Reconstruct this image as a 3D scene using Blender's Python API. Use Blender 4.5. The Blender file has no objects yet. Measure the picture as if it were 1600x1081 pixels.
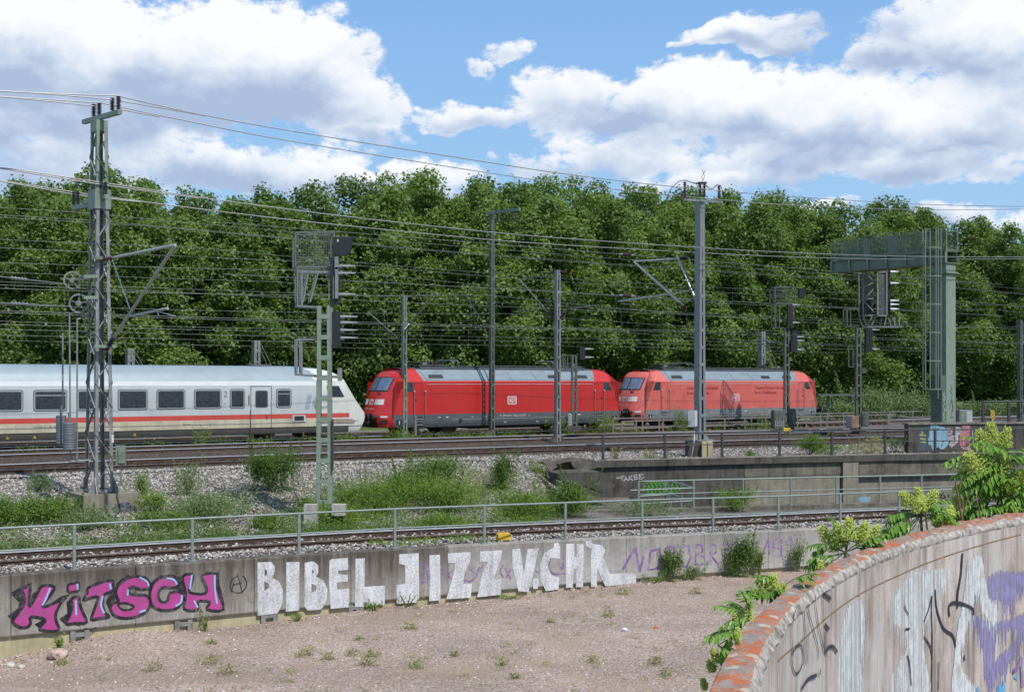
import bpy, bmesh, math, random
import numpy as np
from mathutils import Vector as V, Matrix, geometry as mgeo
random.seed(7); RNG = np.random.default_rng(7)
SC = bpy.context.scene; COL = SC.collection
# ---------------------------------------------------------------- camera
F, CX, HZ, EYE = 1970.0, 800.0, 594.5, 3.0
cam = bpy.data.cameras.new('camera'); cam.sensor_width = 36; cam.lens = 36*F/1600
cam.shift_y = (HZ-540.5)/1600; cam.clip_end = 6000; cam.clip_start = .1
co = bpy.data.objects.new('camera', cam); COL.objects.link(co)
co.location = (0, 0, EYE); co.rotation_euler = (math.pi/2, 0, 0); SC.camera = co
# ---------------------------------------------------------------- light
SUN_EL, SUN_DIR = math.radians(56), V((0.62, -0.78, 0)).normalized()
sl = bpy.data.lights.new('sun', 'SUN'); sl.energy = 4.2; sl.angle = math.radians(.53); sl.color = (1, .955, .89)
so = bpy.data.objects.new('sun', sl); COL.objects.link(so)
sv = SUN_DIR*math.cos(SUN_EL) + V((0, 0, math.sin(SUN_EL)))
so.rotation_euler = sv.to_track_quat('Z', 'Y').to_euler(); so.location = (20, -20, 60)
SC.view_settings.view_transform = 'Standard'; SC.view_settings.look = 'None'
SC.view_settings.exposure = 0.12; SC.view_settings.gamma = 1
SC.cycles.max_bounces = 5; SC.cycles.diffuse_bounces = 3; SC.cycles.glossy_bounces = 3
SC.cycles.transparent_max_bounces = 8; SC.cycles.transmission_bounces = 3
SC.cycles.caustics_reflective = False; SC.cycles.caustics_refractive = False
SC.cycles.sample_clamp_indirect = 4

class NT:
    """small node helper"""
    def __init__(s, tree): s.t = tree; s.n = tree.nodes; s.l = tree.links
    def new(s, typ, **kw):
        nd = s.n.new(typ)
        for k, v in kw.items(): setattr(nd, k, v)
        return nd
    def put(s, sock, v):
        if hasattr(v, 'is_output'): s.l.new(v, sock)
        elif v is not None: sock.default_value = v
    def m(s, op, a, b=None, c=None, clamp=False):
        nd = s.new('ShaderNodeMath', operation=op); nd.use_clamp = clamp
        s.put(nd.inputs[0], a)
        if b is not None: s.put(nd.inputs[1], b)
        if c is not None: s.put(nd.inputs[2], c)
        return nd.outputs[0]
    def mix(s, f, a, b, bt='MIX'):
        nd = s.new('ShaderNodeMix', data_type='RGBA', blend_type=bt)
        s.put(nd.inputs[0], f); s.put(nd.inputs[6], a); s.put(nd.inputs[7], b)
        return nd.outputs[2]
    def noise(s, vec, scale, detail=4, rough=.55, dist=0):
        nd = s.new('ShaderNodeTexNoise'); s.put(nd.inputs['Vector'], vec)
        nd.inputs['Scale'].default_value = scale; nd.inputs['Detail'].default_value = detail
        nd.inputs['Roughness'].default_value = rough; nd.inputs['Distortion'].default_value = dist
        return nd.outputs[0]
    def vor(s, vec, scale, out='Color', feature='F1'):
        nd = s.new('ShaderNodeTexVoronoi', feature=feature); s.put(nd.inputs['Vector'], vec)
        nd.inputs['Scale'].default_value = scale
        return nd.outputs[out]
    def ramp(s, f, stops):
        nd = s.new('ShaderNodeValToRGB'); e = nd.color_ramp.elements
        while len(e) < len(stops): e.new(.5)
        for k, (p, c) in enumerate(stops):
            e[k].position = p; e[k].color = (c, c, c, 1) if not isinstance(c, tuple) else (*c[:3], 1)
        s.put(nd.inputs[0], f); return nd.outputs[0]
    def rng(s, f, a, b, c=0, d=1):
        nd = s.new('ShaderNodeMapRange'); s.put(nd.inputs[0], f)
        for k, v in zip((1, 2, 3, 4), (a, b, c, d)): nd.inputs[k].default_value = v
        return nd.outputs[0]
    def mapping(s, vec, scale, loc=(0, 0, 0), rot=(0, 0, 0)):
        nd = s.new('ShaderNodeMapping'); s.put(nd.inputs[0], vec)
        nd.inputs['Scale'].default_value = scale; nd.inputs['Location'].default_value = loc; nd.inputs['Rotation'].default_value = rot
        return nd.outputs[0]
    def bump(s, h, strength, dist=.02):
        nd = s.new('ShaderNodeBump'); nd.inputs['Strength'].default_value = strength; nd.inputs['Distance'].default_value = dist
        s.put(nd.inputs['Height'], h); return nd.outputs[0]

# ---------------------------------------------------------------- world: sky + clouds by direction
W = bpy.data.worlds.new('World'); SC.world = W; W.use_nodes = True
w = NT(W.node_tree); w.n.clear()
sky = w.new('ShaderNodeTexSky', sky_type='NISHITA', sun_disc=False)
sky.sun_elevation = SUN_EL; sky.sun_rotation = math.atan2(SUN_DIR.x, SUN_DIR.y)
sky.air_density = 1.0; sky.dust_density = .35; sky.ozone_density = 2.0
tc = w.new('ShaderNodeTexCoord'); sp = w.new('ShaderNodeSeparateXYZ'); w.put(sp.inputs[0], tc.outputs['Generated'])
dx, dy, dz = sp.outputs
az = w.m('ARCTAN2', dx, dy)
el = w.m('ARCTAN2', dz, w.m('SQRT', w.m('ADD', w.m('MULTIPLY', dx, dx), w.m('MULTIPLY', dy, dy))))
def pxang(x, y):
    a = math.atan((x-CX)/F); return a, math.atan((HZ-y)/F*math.cos(a))
BL = [(90,130,270,150,1.1),(330,100,210,95,1.1),(470,105,125,90,1.1),(550,175,85,60,1.0),(40,50,200,90,.9),(430,262,190,36,.75),(100,285,150,55,.8),(300,255,110,38,.8),(560,280,150,30,.75),
      (900,160,110,52,1.0),(1060,165,160,62,1.1),(1240,185,150,78,1.2),(1420,200,130,78,1.1),(1560,190,130,70,1.0),(730,186,100,20,.85),(1000,240,180,36,.75),(1230,262,190,34,.75),(1500,265,180,28,.7),
      (1500,60,150,75,1.0),(1600,90,130,80,1.0),(1370,95,60,28,.8),(1200,52,80,32,.95),(1130,62,75,18,.85),(1070,72,40,7,.7),(1235,72,40,18,.6),(795,82,42,18,.5),(748,104,26,14,.5),
      (640,280,130,34,.85),(860,262,120,26,.6),(590,215,60,14,.5),(1475,337,80,20,.7),(1300,322,90,10,.5),(1590,350,60,22,.7),(775,250,16,16,.55),(1130,285,170,16,.5)]
base = w.new('ShaderNodeCombineXYZ'); w.put(base.inputs[0], az); w.put(base.inputs[1], el)
warp = w.new('ShaderNodeVectorMath', operation='SCALE'); nz = w.new('ShaderNodeTexNoise'); w.put(nz.inputs['Vector'], base.outputs[0])
nz.inputs['Scale'].default_value = 26; nz.inputs['Detail'].default_value = 3
sub = w.new('ShaderNodeVectorMath', operation='SUBTRACT'); w.put(sub.inputs[0], nz.outputs[1]); sub.inputs[1].default_value = (.5, .5, .5)
w.put(warp.inputs[0], sub.outputs[0]); warp.inputs['Scale'].default_value = .032
addv = w.new('ShaderNodeVectorMath', operation='ADD'); w.put(addv.inputs[0], base.outputs[0]); w.put(addv.inputs[1], warp.outputs[0])
s2 = w.new('ShaderNodeSeparateXYZ'); w.put(s2.inputs[0], addv.outputs[0]); azw, elw = s2.outputs[0], s2.outputs[1]
dens = None; low = None
for (x, y, rx, ry, st) in BL:
    a, e = pxang(x, y); ra, re = rx/F*1.18, ry/F*1.18
    qx = w.m('MULTIPLY', w.m('SUBTRACT', azw, a), 1/ra); qy = w.m('MULTIPLY', w.m('SUBTRACT', elw, e), 1/re)
    r2 = w.m('ADD', w.m('MULTIPLY', qx, qx), w.m('MULTIPLY', qy, qy))
    g = w.m('MULTIPLY', w.m('SUBTRACT', 1.0, r2, clamp=True), st)
    dens = g if dens is None else w.m('MAXIMUM', dens, g)
    b = w.m('MULTIPLY', g, qy)
    low = b if low is None else w.m('ADD', low, b)
# elsewhere in the sky (behind and beside the view) broken cloud from noise only
far = w.rng(w.noise(base.outputs[0], 2.2, 3), .48, .72, 0, .8)
side = w.rng(w.m('ABSOLUTE', az), .5, .75, 0, 1); upm = w.rng(el, .36, .5, 0, 1)
dens = w.m('MAXIMUM', dens, w.m('MULTIPLY', far, w.m('MAXIMUM', side, upm)))
vec = w.mapping(base.outputs[0], (1, 1.5, 1))
n1 = w.noise(vec, 20, 10, .62, .35); n2 = w.noise(vec, 9, 6, .6, .3); n3 = w.noise(vec, 70, 7, .65)
edge = w.m('ADD', w.m('MULTIPLY', w.m('SUBTRACT', n1, .5), 1.9), w.m('MULTIPLY', w.m('SUBTRACT', n3, .5), 1.5))
cov = w.m('ADD', dens, w.m('MULTIPLY', edge, w.rng(dens, 0, .25, 0, 1)))
alpha = w.new('ShaderNodeMapRange', interpolation_type='SMOOTHSTEP'); w.put(alpha.inputs[0], cov)
alpha.inputs[1].default_value = .10; alpha.inputs[2].default_value = .58
thick = w.rng(cov, .25, .95)
shade = w.m('ADD', w.m('MULTIPLY', low, 1.5), w.m('ADD', w.m('MULTIPLY', w.m('SUBTRACT', n2, .5), 2.6), w.m('MULTIPLY', w.m('SUBTRACT', n1, .5), 1.5)))
shade = w.m('ADD', shade, w.m('MULTIPLY', thick, -.25))
ccol = w.ramp(w.rng(shade, -.88, .46), [(0, (.42, .52, .71)), (.35, (.62, .71, .86)), (.65, (.85, .89, .96)), (1, (1.0, 1.0, 1.0))])
ccol = w.mix(1.0, ccol, (9.3, 9.3, 9.3, 1), 'MULTIPLY')
tint = w.mix(1.0, sky.outputs[0], (1.18, 1.17, 1.02, 1), 'MULTIPLY')
blue = w.ramp(w.rng(el, 0.0, .34), [(0, (.47, .68, .92)), (.45, (.32, .56, .89)), (1, (.21, .44, .85))])
blue = w.mix(1.0, blue, (9.6, 9.6, 9.6, 1), 'MULTIPLY')
tint = w.mix(w.rng(el, .5, 1.1, .85, .2), tint, blue)
wcol = w.mix(w.m('MULTIPLY', alpha.outputs[0], .96), tint, ccol)
bg = w.new('ShaderNodeBackground'); w.put(bg.inputs[0], wcol); bg.inputs[1].default_value = .10
wo = w.new('ShaderNodeOutputWorld'); w.put(wo.inputs[0], bg.outputs[0])
W.cycles.sampling_method = 'MANUAL'; W.cycles.sample_map_resolution = 512

# ---------------------------------------------------------------- geometry from the survey of the place
def G(x, y, h):
    Y = h*F/(y-HZ); return V(((x-CX)/F*Y, Y, EYE-h))
def PY(x, y, Y): return V(((x-CX)/F*Y, Y, EYE+(HZ-y)*Y/F))
DU, DN = V((.802, .5976, 0)), V((-.5976, .802, 0))       # along and across the straight railway
def T(u, n, z): return DU*u + DN*n + V((0, 0, z))
def Yn(x, n):
    t = (x-CX)/F; return n/(DN.y+DN.x*t)
def Un(x, n):
    Y = Yn(x, n); return (x-CX)/F*Y*DU.x + Y*DU.y
def Zn(x, y, n): return EYE+(HZ-y)*Yn(x, n)/F
NC, U0 = 60.24, 34.8

# ---------------------------------------------------------------- object helpers
def tag(o, label=None, cat=None, group=None, kind=None):
    if label: o['label'] = label
    if cat: o['category'] = cat
    if group: o['group'] = group
    if kind: o['kind'] = kind
    return o
def empty(name, loc=(0, 0, 0), rz=0, label=None, cat=None, group=None):
    o = bpy.data.objects.new(name, None); COL.objects.link(o); o.location = loc; o.rotation_euler = (0, 0, rz)
    o.empty_display_size = .2
    return tag(o, label, cat, group)
def copy_tree(o, parent=None):
    c = o.copy(); COL.objects.link(c)
    if parent is not None: c.parent = parent
    for ch in list(o.children): copy_tree(ch, c)
    return c
class MB:
    def __init__(s): s.v = []; s.f = []; s.m = []
    def add(s, vs, fs, mi=0):
        k = len(s.v); s.v += [tuple(p) for p in vs]; s.f += [tuple(i+k for i in f) for f in fs]; s.m += [mi]*len(fs); return s
    def box(s, c, size, rot=None, mi=0, taper=1.0):
        x, y, z = (a/2 for a in size); t = taper
        vs = [V((-x, -y, -z)), V((x, -y, -z)), V((x, y, -z)), V((-x, y, -z)), V((-x*t, -y*t, z)), V((x*t, -y*t, z)), V((x*t, y*t, z)), V((-x*t, y*t, z))]
        if rot is not None:
            R = rot if isinstance(rot, Matrix) else Matrix.Rotation(rot, 3, 'Z')
            vs = [R@p for p in vs]
        c = V(c); return s.add([p+c for p in vs], [(0, 3, 2, 1), (4, 5, 6, 7), (0, 1, 5, 4), (1, 2, 6, 5), (2, 3, 7, 6), (3, 0, 4, 7)], mi)
    def bar(s, a, b, w, h=None, mi=0, up=V((0, 0, 1))):
        """rectangular bar from a to b"""
        a, b = V(a), V(b); h = w if h is None else h; d = (b-a)
        if d.length < 1e-6: return s
        d.normalize(); x = d.cross(up)
        if x.length < 1e-3: x = d.cross(V((0, 1, 0)))
        x.normalize(); y = x.cross(d); x = x*w/2; y = y*h/2
        vs = [a-x-y, a+x-y, a+x+y, a-x+y, b-x-y, b+x-y, b+x+y, b-x+y]
        return s.add(vs, [(0, 3, 2, 1), (4, 5, 6, 7), (0, 1, 5, 4), (1, 2, 6, 5), (2, 3, 7, 6), (3, 0, 4, 7)], mi)
    def tube(s, pts, r, n=8, mi=0, cap=True):
        pts = [V(p) for p in pts]; rs = r if isinstance(r, (list, tuple)) else [r]*len(pts); k = len(s.v); prev = None
        for i, p in enumerate(pts):
            d = (pts[min(i+1, len(pts)-1)]-pts[max(i-1, 0)]).normalized()
            x = d.cross(V((0, 0, 1))) if prev is None else prev-d*prev.dot(d)
            if x.length < 1e-3: x = d.cross(V((0, 1, 0)))
            x.normalize(); prev = x; y = d.cross(x)
            for j in range(n):
                a = 2*math.pi*j/n; s.v.append(tuple(p+(x*math.cos(a)+y*math.sin(a))*rs[i]))
        for i in range(len(pts)-1):
            for j in range(n):
                j2 = (j+1) % n; s.f.append((k+i*n+j, k+i*n+j2, k+(i+1)*n+j2, k+(i+1)*n+j)); s.m.append(mi)
        if cap:
            s.f.append(tuple(k+j for j in range(n))[::-1]); s.m.append(mi)
            s.f.append(tuple(k+(len(pts)-1)*n+j for j in range(n))); s.m.append(mi)
        return s
    def lathe(s, c, prof, n=16, axis=V((0, 0, 1)), mi=0):
        axis = V(axis).normalized(); x = axis.cross(V((0, 0, 1)))
        if x.length < 1e-3: x = V((1, 0, 0))
        x.normalize(); y = axis.cross(x); k = len(s.v); c = V(c)
        for (r, h) in prof:
            for j in range(n):
                a = 2*math.pi*j/n; s.v.append(tuple(c+axis*h+(x*math.cos(a)+y*math.sin(a))*max(r, 1e-4)))
        for i in range(len(prof)-1):
            for j in range(n):
                j2 = (j+1) % n; s.f.append((k+i*n+j, k+i*n+j2, k+(i+1)*n+j2, k+(i+1)*n+j)); s.m.append(mi)
        s.f.append(tuple(k+j for j in range(n))[::-1]); s.m.append(mi)
        s.f.append(tuple(k+(len(prof)-1)*n+j for j in range(n))); s.m.append(mi)
        return s
    def sheet(s, rows, mi=0, mf=None):
        k = len(s.v); nr, nc = len(rows), len(rows[0])
        for r in rows: s.v += [tuple(p) for p in r]
        for i in range(nr-1):
            for j in range(nc-1):
                s.f.append((k+i*nc+j, k+i*nc+j+1, k+(i+1)*nc+j+1, k+(i+1)*nc+j)); s.m.append(mi if mf is None else mf(i, j))
        return s
    def prism(s, poly, ax, mi=0):
        """poly: list of 3-D points, extruded by vector ax"""
        poly = [V(p) for p in poly]; ax = V(ax); n = len(poly); k = len(s.v)
        s.v += [tuple(p) for p in poly]+[tuple(p+ax) for p in poly]
        s.f.append(tuple(range(k, k+n))[::-1]); s.f.append(tuple(range(k+n, k+2*n)))
        for i in range(n): s.f.append((k+i, k+(i+1) % n, k+n+(i+1) % n, k+n+i))
        s.m += [mi]*(n+2); return s
    def build(s, name, mats, parent=None, smooth=False, angle=None):
        me = bpy.data.meshes.new(name); me.from_pydata(s.v, [], s.f)
        for m_ in (mats if isinstance(mats, (list, tuple)) else [mats]): me.materials.append(m_)
        if any(s.m): me.polygons.foreach_set('material_index', s.m)
        if smooth: me.polygons.foreach_set('use_smooth', [True]*len(me.polygons))
        bm = bmesh.new(); bm.from_mesh(me); bmesh.ops.recalc_face_normals(bm, faces=bm.faces)
        if smooth and angle:
            bmesh.ops.remove_doubles(bm, verts=bm.verts, dist=1e-4)
            for e in bm.edges:
                if len(e.link_faces) == 2 and e.calc_face_angle(0) > angle: e.smooth = False
        bm.to_mesh(me); bm.free()
        o = bpy.data.objects.new(name, me); COL.objects.link(o)
        if parent is not None:
            o.parent = parent
        return o
    def world(s, parent):
        """turn world coordinates into the parent's (translation + z rotation)"""
        bpy.context.view_layer.update()
        M_ = (Matrix.Translation(parent.location) @ parent.rotation_euler.to_matrix().to_4x4()).inverted()
        s.v = [tuple(M_@V(p)) for p in s.v]; return s
def npmesh(name, verts, faces, mats, parent=None, attr=None, midx=None, smooth=False):
    """fast mesh from numpy arrays; faces (n, k)"""
    me = bpy.data.meshes.new(name); nf, k = faces.shape
    me.vertices.add(len(verts)); me.vertices.foreach_set('co', np.asarray(verts, dtype=np.float32).ravel())
    me.loops.add(nf*k); me.loops.foreach_set('vertex_index', faces.astype(np.int32).ravel())
    me.polygons.add(nf); me.polygons.foreach_set('loop_start', np.arange(nf, dtype=np.int32)*k)
    for m_ in (mats if isinstance(mats, (list, tuple)) else [mats]): me.materials.append(m_)
    if midx is not None: me.polygons.foreach_set('material_index', midx.astype(np.int32))
    me.polygons.foreach_set('use_smooth', np.full(nf, smooth))
    me.update(calc_edges=True)
    if attr is not None:
        a = me.attributes.new('var', 'FLOAT', 'FACE'); a.data.foreach_set('value', attr.astype(np.float32))
    me.validate()
    o = bpy.data.objects.new(name, me); COL.objects.link(o)
    if parent is not None: o.parent = parent
    return o

# ---------------------------------------------------------------- materials
def srgb(r, g, b):
    return tuple(((c/255)/12.92 if c/255 <= .04045 else ((c/255+.055)/1.055)**2.4) for c in (r, g, b))+(1,)
MATS = {}
def M(name, col, rough=.6, metal=0, var=.18, vs=2.0, bump=0, bs=30, streak=0, sscale=6, spec=.5, dirt=0, dcol=(.05, .045, .04), coat=0, speck=0):
    if name in MATS: return MATS[name]
    m = bpy.data.materials.new(name); m.use_nodes = True; t = NT(m.node_tree); b = t.n['Principled BSDF']
    tc = t.new('ShaderNodeTexCoord').outputs['Object']; col = tuple(col[:3])+(1,)
    n = t.noise(tc, vs, 6, .65)
    c = t.mix(1.0, col, t.ramp(n, [(.25, 1-var*1.6), (.5, 1.0), (.78, 1+var)]), 'MULTIPLY')
    if streak:
        st = t.noise(t.mapping(tc, (sscale, sscale, sscale*.09)), 1.0, 7, .7)
        c = t.mix(1.0, c, t.ramp(st, [(.3, 1-streak), (.52, 1.0), (.75, 1+streak*.35)]), 'MULTIPLY')
    if dirt:
        dn = t.noise(tc, vs*.7+.3, 7, .7, .3)
        c = t.mix(t.m('MULTIPLY', t.rng(dn, .48, .68), dirt), c, tuple(dcol)+(1,))
    if speck:
        v_ = t.vor(tc, bs, 'Distance'); c = t.mix(t.m('MULTIPLY', t.m('LESS_THAN', v_, .12), speck), c, (.03, .03, .03, 1))
    t.put(b.inputs['Base Color'], c); b.inputs['Roughness'].default_value = rough; b.inputs['Metallic'].default_value = metal
    b.inputs['Specular IOR Level'].default_value = spec
    if coat: b.inputs['Coat Weight'].default_value = coat; b.inputs['Coat Roughness'].default_value = .15
    if bump:
        t.put(b.inputs['Normal'], t.bump(t.noise(tc, bs, 5, .6), bump, .01))
    MATS[name] = m; return m
def stone_mat(name, cols, scale, bump=.9, dark=.35, grit=0.0, patch=None):
    """crushed stone: a random colour for each stone, dark gaps"""
    m = bpy.data.materials.new(name); m.use_nodes = True; t = NT(m.node_tree); b = t.n['Principled BSDF']
    tc = t.new('ShaderNodeTexCoord').outputs['Object']
    vc = t.new('ShaderNodeTexVoronoi'); t.put(vc.inputs['Vector'], tc); vc.inputs['Scale'].default_value = scale
    sx = t.new('ShaderNodeSeparateColor'); t.put(sx.inputs[0], vc.outputs['Color'])
    c = t.ramp(sx.outputs[0], [(i/(len(cols)-1), k) for i, k in enumerate(cols)])
    gap = t.ramp(vc.outputs['Distance'], [(.25, 1.0), (.62, dark)])
    c = t.mix(1.0, c, gap, 'MULTIPLY')
    big = t.noise(tc, .35, 5, .6); c = t.mix(1.0, c, t.ramp(big, [(.3, .78), (.7, 1.15)]), 'MULTIPLY')
    if grit:
        c = t.mix(t.m('MULTIPLY', t.rng(t.noise(tc, .9, 6, .65), .45, .62), grit), c, (.10, .075, .055, 1))
    if patch:
        c = t.mix(t.m('MULTIPLY', t.rng(t.noise(tc, .5, 7, .75), .52, .62), .8), c, tuple(patch)+(1,)); c = t.mix(t.m('MULTIPLY', t.rng(t.noise(t.mapping(tc, (.16, .55, 1), (3, 2, 0)), 1, 6, .7), .50, .60), .35), c, tuple(v*.6 for v in patch)+(1,))
    t.put(b.inputs['Base Color'], c); b.inputs['Roughness'].default_value = .9; b.inputs['Specular IOR Level'].default_value = .25
    t.put(b.inputs['Normal'], t.bump(t.m('SUBTRACT', 1.0, vc.outputs['Distance']), bump, 1.2/scale))
    return m
def leaf_mat(name, dark, light, trans=.35, rough=.5, nscale=.35):
    m = bpy.data.materials.new(name); m.use_nodes = True; t = NT(m.node_tree); b = t.n['Principled BSDF']
    at = t.new('ShaderNodeAttribute', attribute_name='var').outputs['Fac']
    tc = t.new('ShaderNodeTexCoord').outputs['Object']; oi = t.new('ShaderNodeObjectInfo').outputs['Random']
    f = t.m('ADD', t.m('MULTIPLY', at, .6), t.m('ADD', t.m('MULTIPLY', t.noise(tc, nscale, 3), .45), t.m('MULTIPLY', oi, .2)), None)
    c = t.ramp(f, [(.25, tuple(dark)), (.95, tuple(light))])
    t.put(b.inputs['Base Color'], c); b.inputs['Roughness'].default_value = rough; b.inputs['Specular IOR Level'].default_value = .35
    tr = t.new('ShaderNodeBsdfTranslucent'); t.put(tr.inputs[0], t.mix(1.0, c, (1.25, 1.35, .6, 1), 'MULTIPLY'))
    mx = t.new('ShaderNodeMixShader'); mx.inputs[0].default_value = trans
    t.put(mx.inputs[1], b.outputs[0]); t.put(mx.inputs[2], tr.outputs[0])
    t.put(t.n['Material Output'].inputs[0], mx.outputs[0]); return m
mGravel = stone_mat('pink_gravel', [(.385, .275, .225), (.49, .37, .31), (.41, .31, .26), (.53, .43, .375), (.27, .195, .16), (.62, .555, .50)], 19, .7, .72, patch=(.34, .26, .19))
mBallast = stone_mat('ballast', [(.12, .10, .09), (.28, .25, .225), (.19, .165, .145), (.40, .37, .34), (.25, .21, .18), (.46, .435, .41)], 17, .9, .42)
mBallastR = stone_mat('rusty_ballast', [(.06, .045, .035), (.135, .105, .085), (.09, .068, .052), (.24, .205, .18), (.11, .082, .064), (.33, .30, .265)], 13, 1.0, .3, grit=.5)
mStoneL = M('loose_stone', (.42, .39, .36), .9, var=.5, vs=9, spec=.2)
mStoneP = M('pink_stone', (.42, .31, .26), .9, var=.4, vs=9, spec=.2)
mSoil = M('soil', (.13, .105, .075), .95, var=.5, vs=1.2, bump=.6, bs=12, spec=.1)
mMeadow = M('meadow', (.10, .13, .045), .95, var=.5, vs=.8, bump=.6, bs=9, spec=.1)
mConc = M('grey_concrete', (.28, .265, .24), .85, var=.32, vs=1.1, bump=.35, bs=45, streak=.42, sscale=5, dirt=.55, dcol=(.10, .09, .08), spec=.25, speck=.4)
def wall_mat(name, lo, hi, stain, amt):
    m = bpy.data.materials.new(name); m.use_nodes = True; t = NT(m.node_tree); b = t.n['Principled BSDF']
    tc = t.new('ShaderNodeTexCoord').outputs['Object']; sp_ = t.new('ShaderNodeSeparateXYZ'); t.put(sp_.inputs[0], tc)
    c = t.mix(t.rng(t.noise(tc, .8, 7, .65), .3, .7), tuple(lo)+(1,), tuple(hi)+(1,))
    c = t.mix(1.0, c, t.ramp(t.noise(tc, 7, 7, .75), [(.3, .72), (.55, 1.0), (.75, 1.12)]), 'MULTIPLY')
    st = t.noise(t.mapping(tc, (3.2, 3.2, .22)), 1, 8, .72); st2 = t.noise(t.mapping(tc, (11, 11, .5)), 1, 6, .7)
    run = t.m('ADD', t.rng(sp_.outputs[2], -.2, 1.45, -.22, .20), t.m('ADD', t.m('MULTIPLY', st, .65), t.m('MULTIPLY', st2, .35)))
    c = t.mix(t.m('MULTIPLY', t.rng(run, .42, .72), amt), c, tuple(stain)+(1,))
    c = t.mix(t.m('MULTIPLY', t.rng(t.m('ADD', st2, t.rng(sp_.outputs[2], .1, 1.4, .1, -.12)), .60, .72), .5), c, (.46, .44, .42, 1))
    pv = t.new('ShaderNodeTexVoronoi'); t.put(pv.inputs['Vector'], tc); pv.inputs['Scale'].default_value = 22; pc = t.new('ShaderNodeSeparateColor'); t.put(pc.inputs[0], pv.outputs['Color'])
    pr = t.m('MULTIPLY', t.m('LESS_THAN', pv.outputs['Distance'], .17), t.m('GREATER_THAN', pc.outputs[0], .7)); c = t.mix(t.m('MULTIPLY', pr, .75), c, (.05, .045, .04, 1))
    t.put(b.inputs['Base Color'], c); b.inputs['Roughness'].default_value = .88; b.inputs['Specular IOR Level'].default_value = .25
    t.put(b.inputs['Normal'], t.bump(t.noise(tc, 40, 6, .65), .4, .01)); return m
mWallL = wall_mat('stained_concrete', (.20, .18, .155), (.37, .35, .32), (.065, .053, .043), .92)
mWallR = wall_mat('lighter_stained_concrete', (.33, .315, .29), (.45, .435, .41), (.13, .12, .105), .65)
mConcL = M('pale_concrete', (.40, .385, .355), .85, var=.22, vs=1.3, bump=.35, bs=45, streak=.3, sscale=5, dirt=.3, dcol=(.2, .185, .165), spec=.25, speck=.4)
mConcD = M('blackened_concrete', (.095, .088, .078), .9, var=.45, vs=1.0, bump=.4, bs=30, streak=.5, dirt=.5, dcol=(.03, .028, .025), spec=.2)
mConcY = M('ochre_concrete', (.42, .375, .24), .85, var=.25, vs=.9, bump=.2, bs=30, streak=.25, spec=.2, dirt=.3, dcol=(.2, .18, .11))
mConcB = M('board_marked_concrete', (.235, .215, .17), .9, var=.35, vs=.8, bump=.4, bs=20, streak=.4, dirt=.5, dcol=(.10, .088, .07), spec=.2)
mCoping = M('coping_concrete', (.20, .185, .16), .9, var=.4, vs=3, bump=.5, bs=40, dirt=.5, dcol=(.09, .08, .07), spec=.2)
mRust = M('rail_rust', (.060, .038, .030), .85, var=.35, vs=4, bump=.3, bs=60, spec=.3)
mRailTop = M('rail_head', (.62, .62, .65), .38, .45, var=.1, vs=8)
mRailTopR = M('rail_head_rusty', (.19, .13, .10), .45, .4, var=.3, vs=5)
mSleeper = M('sleeper', (.13, .095, .07), .95, var=.4, vs=8, spec=.2)
mGal = M('galvanised_steel', (.25, .265, .265), .5, .45, var=.2, vs=5, dirt=.15, dcol=(.15, .15, .14))
mGreenRail = M('green_grey_paint', (.20, .245, .225), .45, .1, var=.15, vs=6, dirt=.2, dcol=(.12, .13, .12))
mMastG = M('mast_grey', (.27, .27, .265), .55, .35, var=.3, vs=3, streak=.3, dirt=.25, dcol=(.10, .09, .08))
mMastGreen = M('mast_green', (.185, .235, .185), .5, .1, var=.25, vs=3, streak=.25, dirt=.35, dcol=(.12, .11, .08))
mMastPale = M('mast_pale_green', (.205, .265, .205), .5, .05, var=.14, vs=3, streak=.2, dirt=.15, dcol=(.2, .22, .17))
mMastDk = M('mast_dark_green', (.105, .125, .105), .55, .1, var=.3, vs=3, streak=.3, dirt=.3, dcol=(.07, .06, .05))
mDarkRail = M('dark_railing', (.055, .055, .057), .55, .2, var=.25, vs=6)
mBlack = M('black_metal', (.018, .019, .024), .5, 0, var=.2)
mDark = M('underframe', (.022, .020, .018), .8, var=.4, vs=5)
mInsul = M('brown_porcelain', (.055, .022, .02), .25, var=.2, vs=10, coat=.5)
mWire = M('wire', (.33, .33, .33), .45, .5, var=.1)
mWireD = M('wire_thin', (.21, .225, .22), .5, .4, var=.1)
mAlu = M('tube_aluminium', (.50, .49, .47), .45, .5, var=.15, vs=4, dirt=.2, dcol=(.25, .22, .19))
mBark = M('bark', (.13, .11, .08), .95, var=.35, vs=5, bump=.5, bs=20, spec=.1)
mTwig = M('twig', (.17, .085, .05), .8, var=.3, vs=10)
mLeafT = leaf_mat('plane_leaf', (.055, .102, .022), (.22, .31, .085), .44, .5, .25)
mLeafB = leaf_mat('bush_leaf', (.045, .095, .015), (.19, .29, .055), .38, .5, 1.2)
mLeafY = leaf_mat('young_leaf', (.075, .145, .018), (.25, .355, .06), .42, .5, 1.5)
mLeafG = leaf_mat('grey_leaf', (.065, .11, .04), (.24, .32, .13), .32, .55, 1.5)
mLeafA = leaf_mat('ailanthus_leaf', (.07, .17, .025), (.23, .41, .07), .35, .35, 2)
mPanicle = leaf_mat('panicle', (.42, .50, .09), (.78, .80, .28), .35, .7, 4)
mGrassD = leaf_mat('dry_grass', (.16, .17, .06), (.42, .40, .20), .3, .7, 2)
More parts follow.
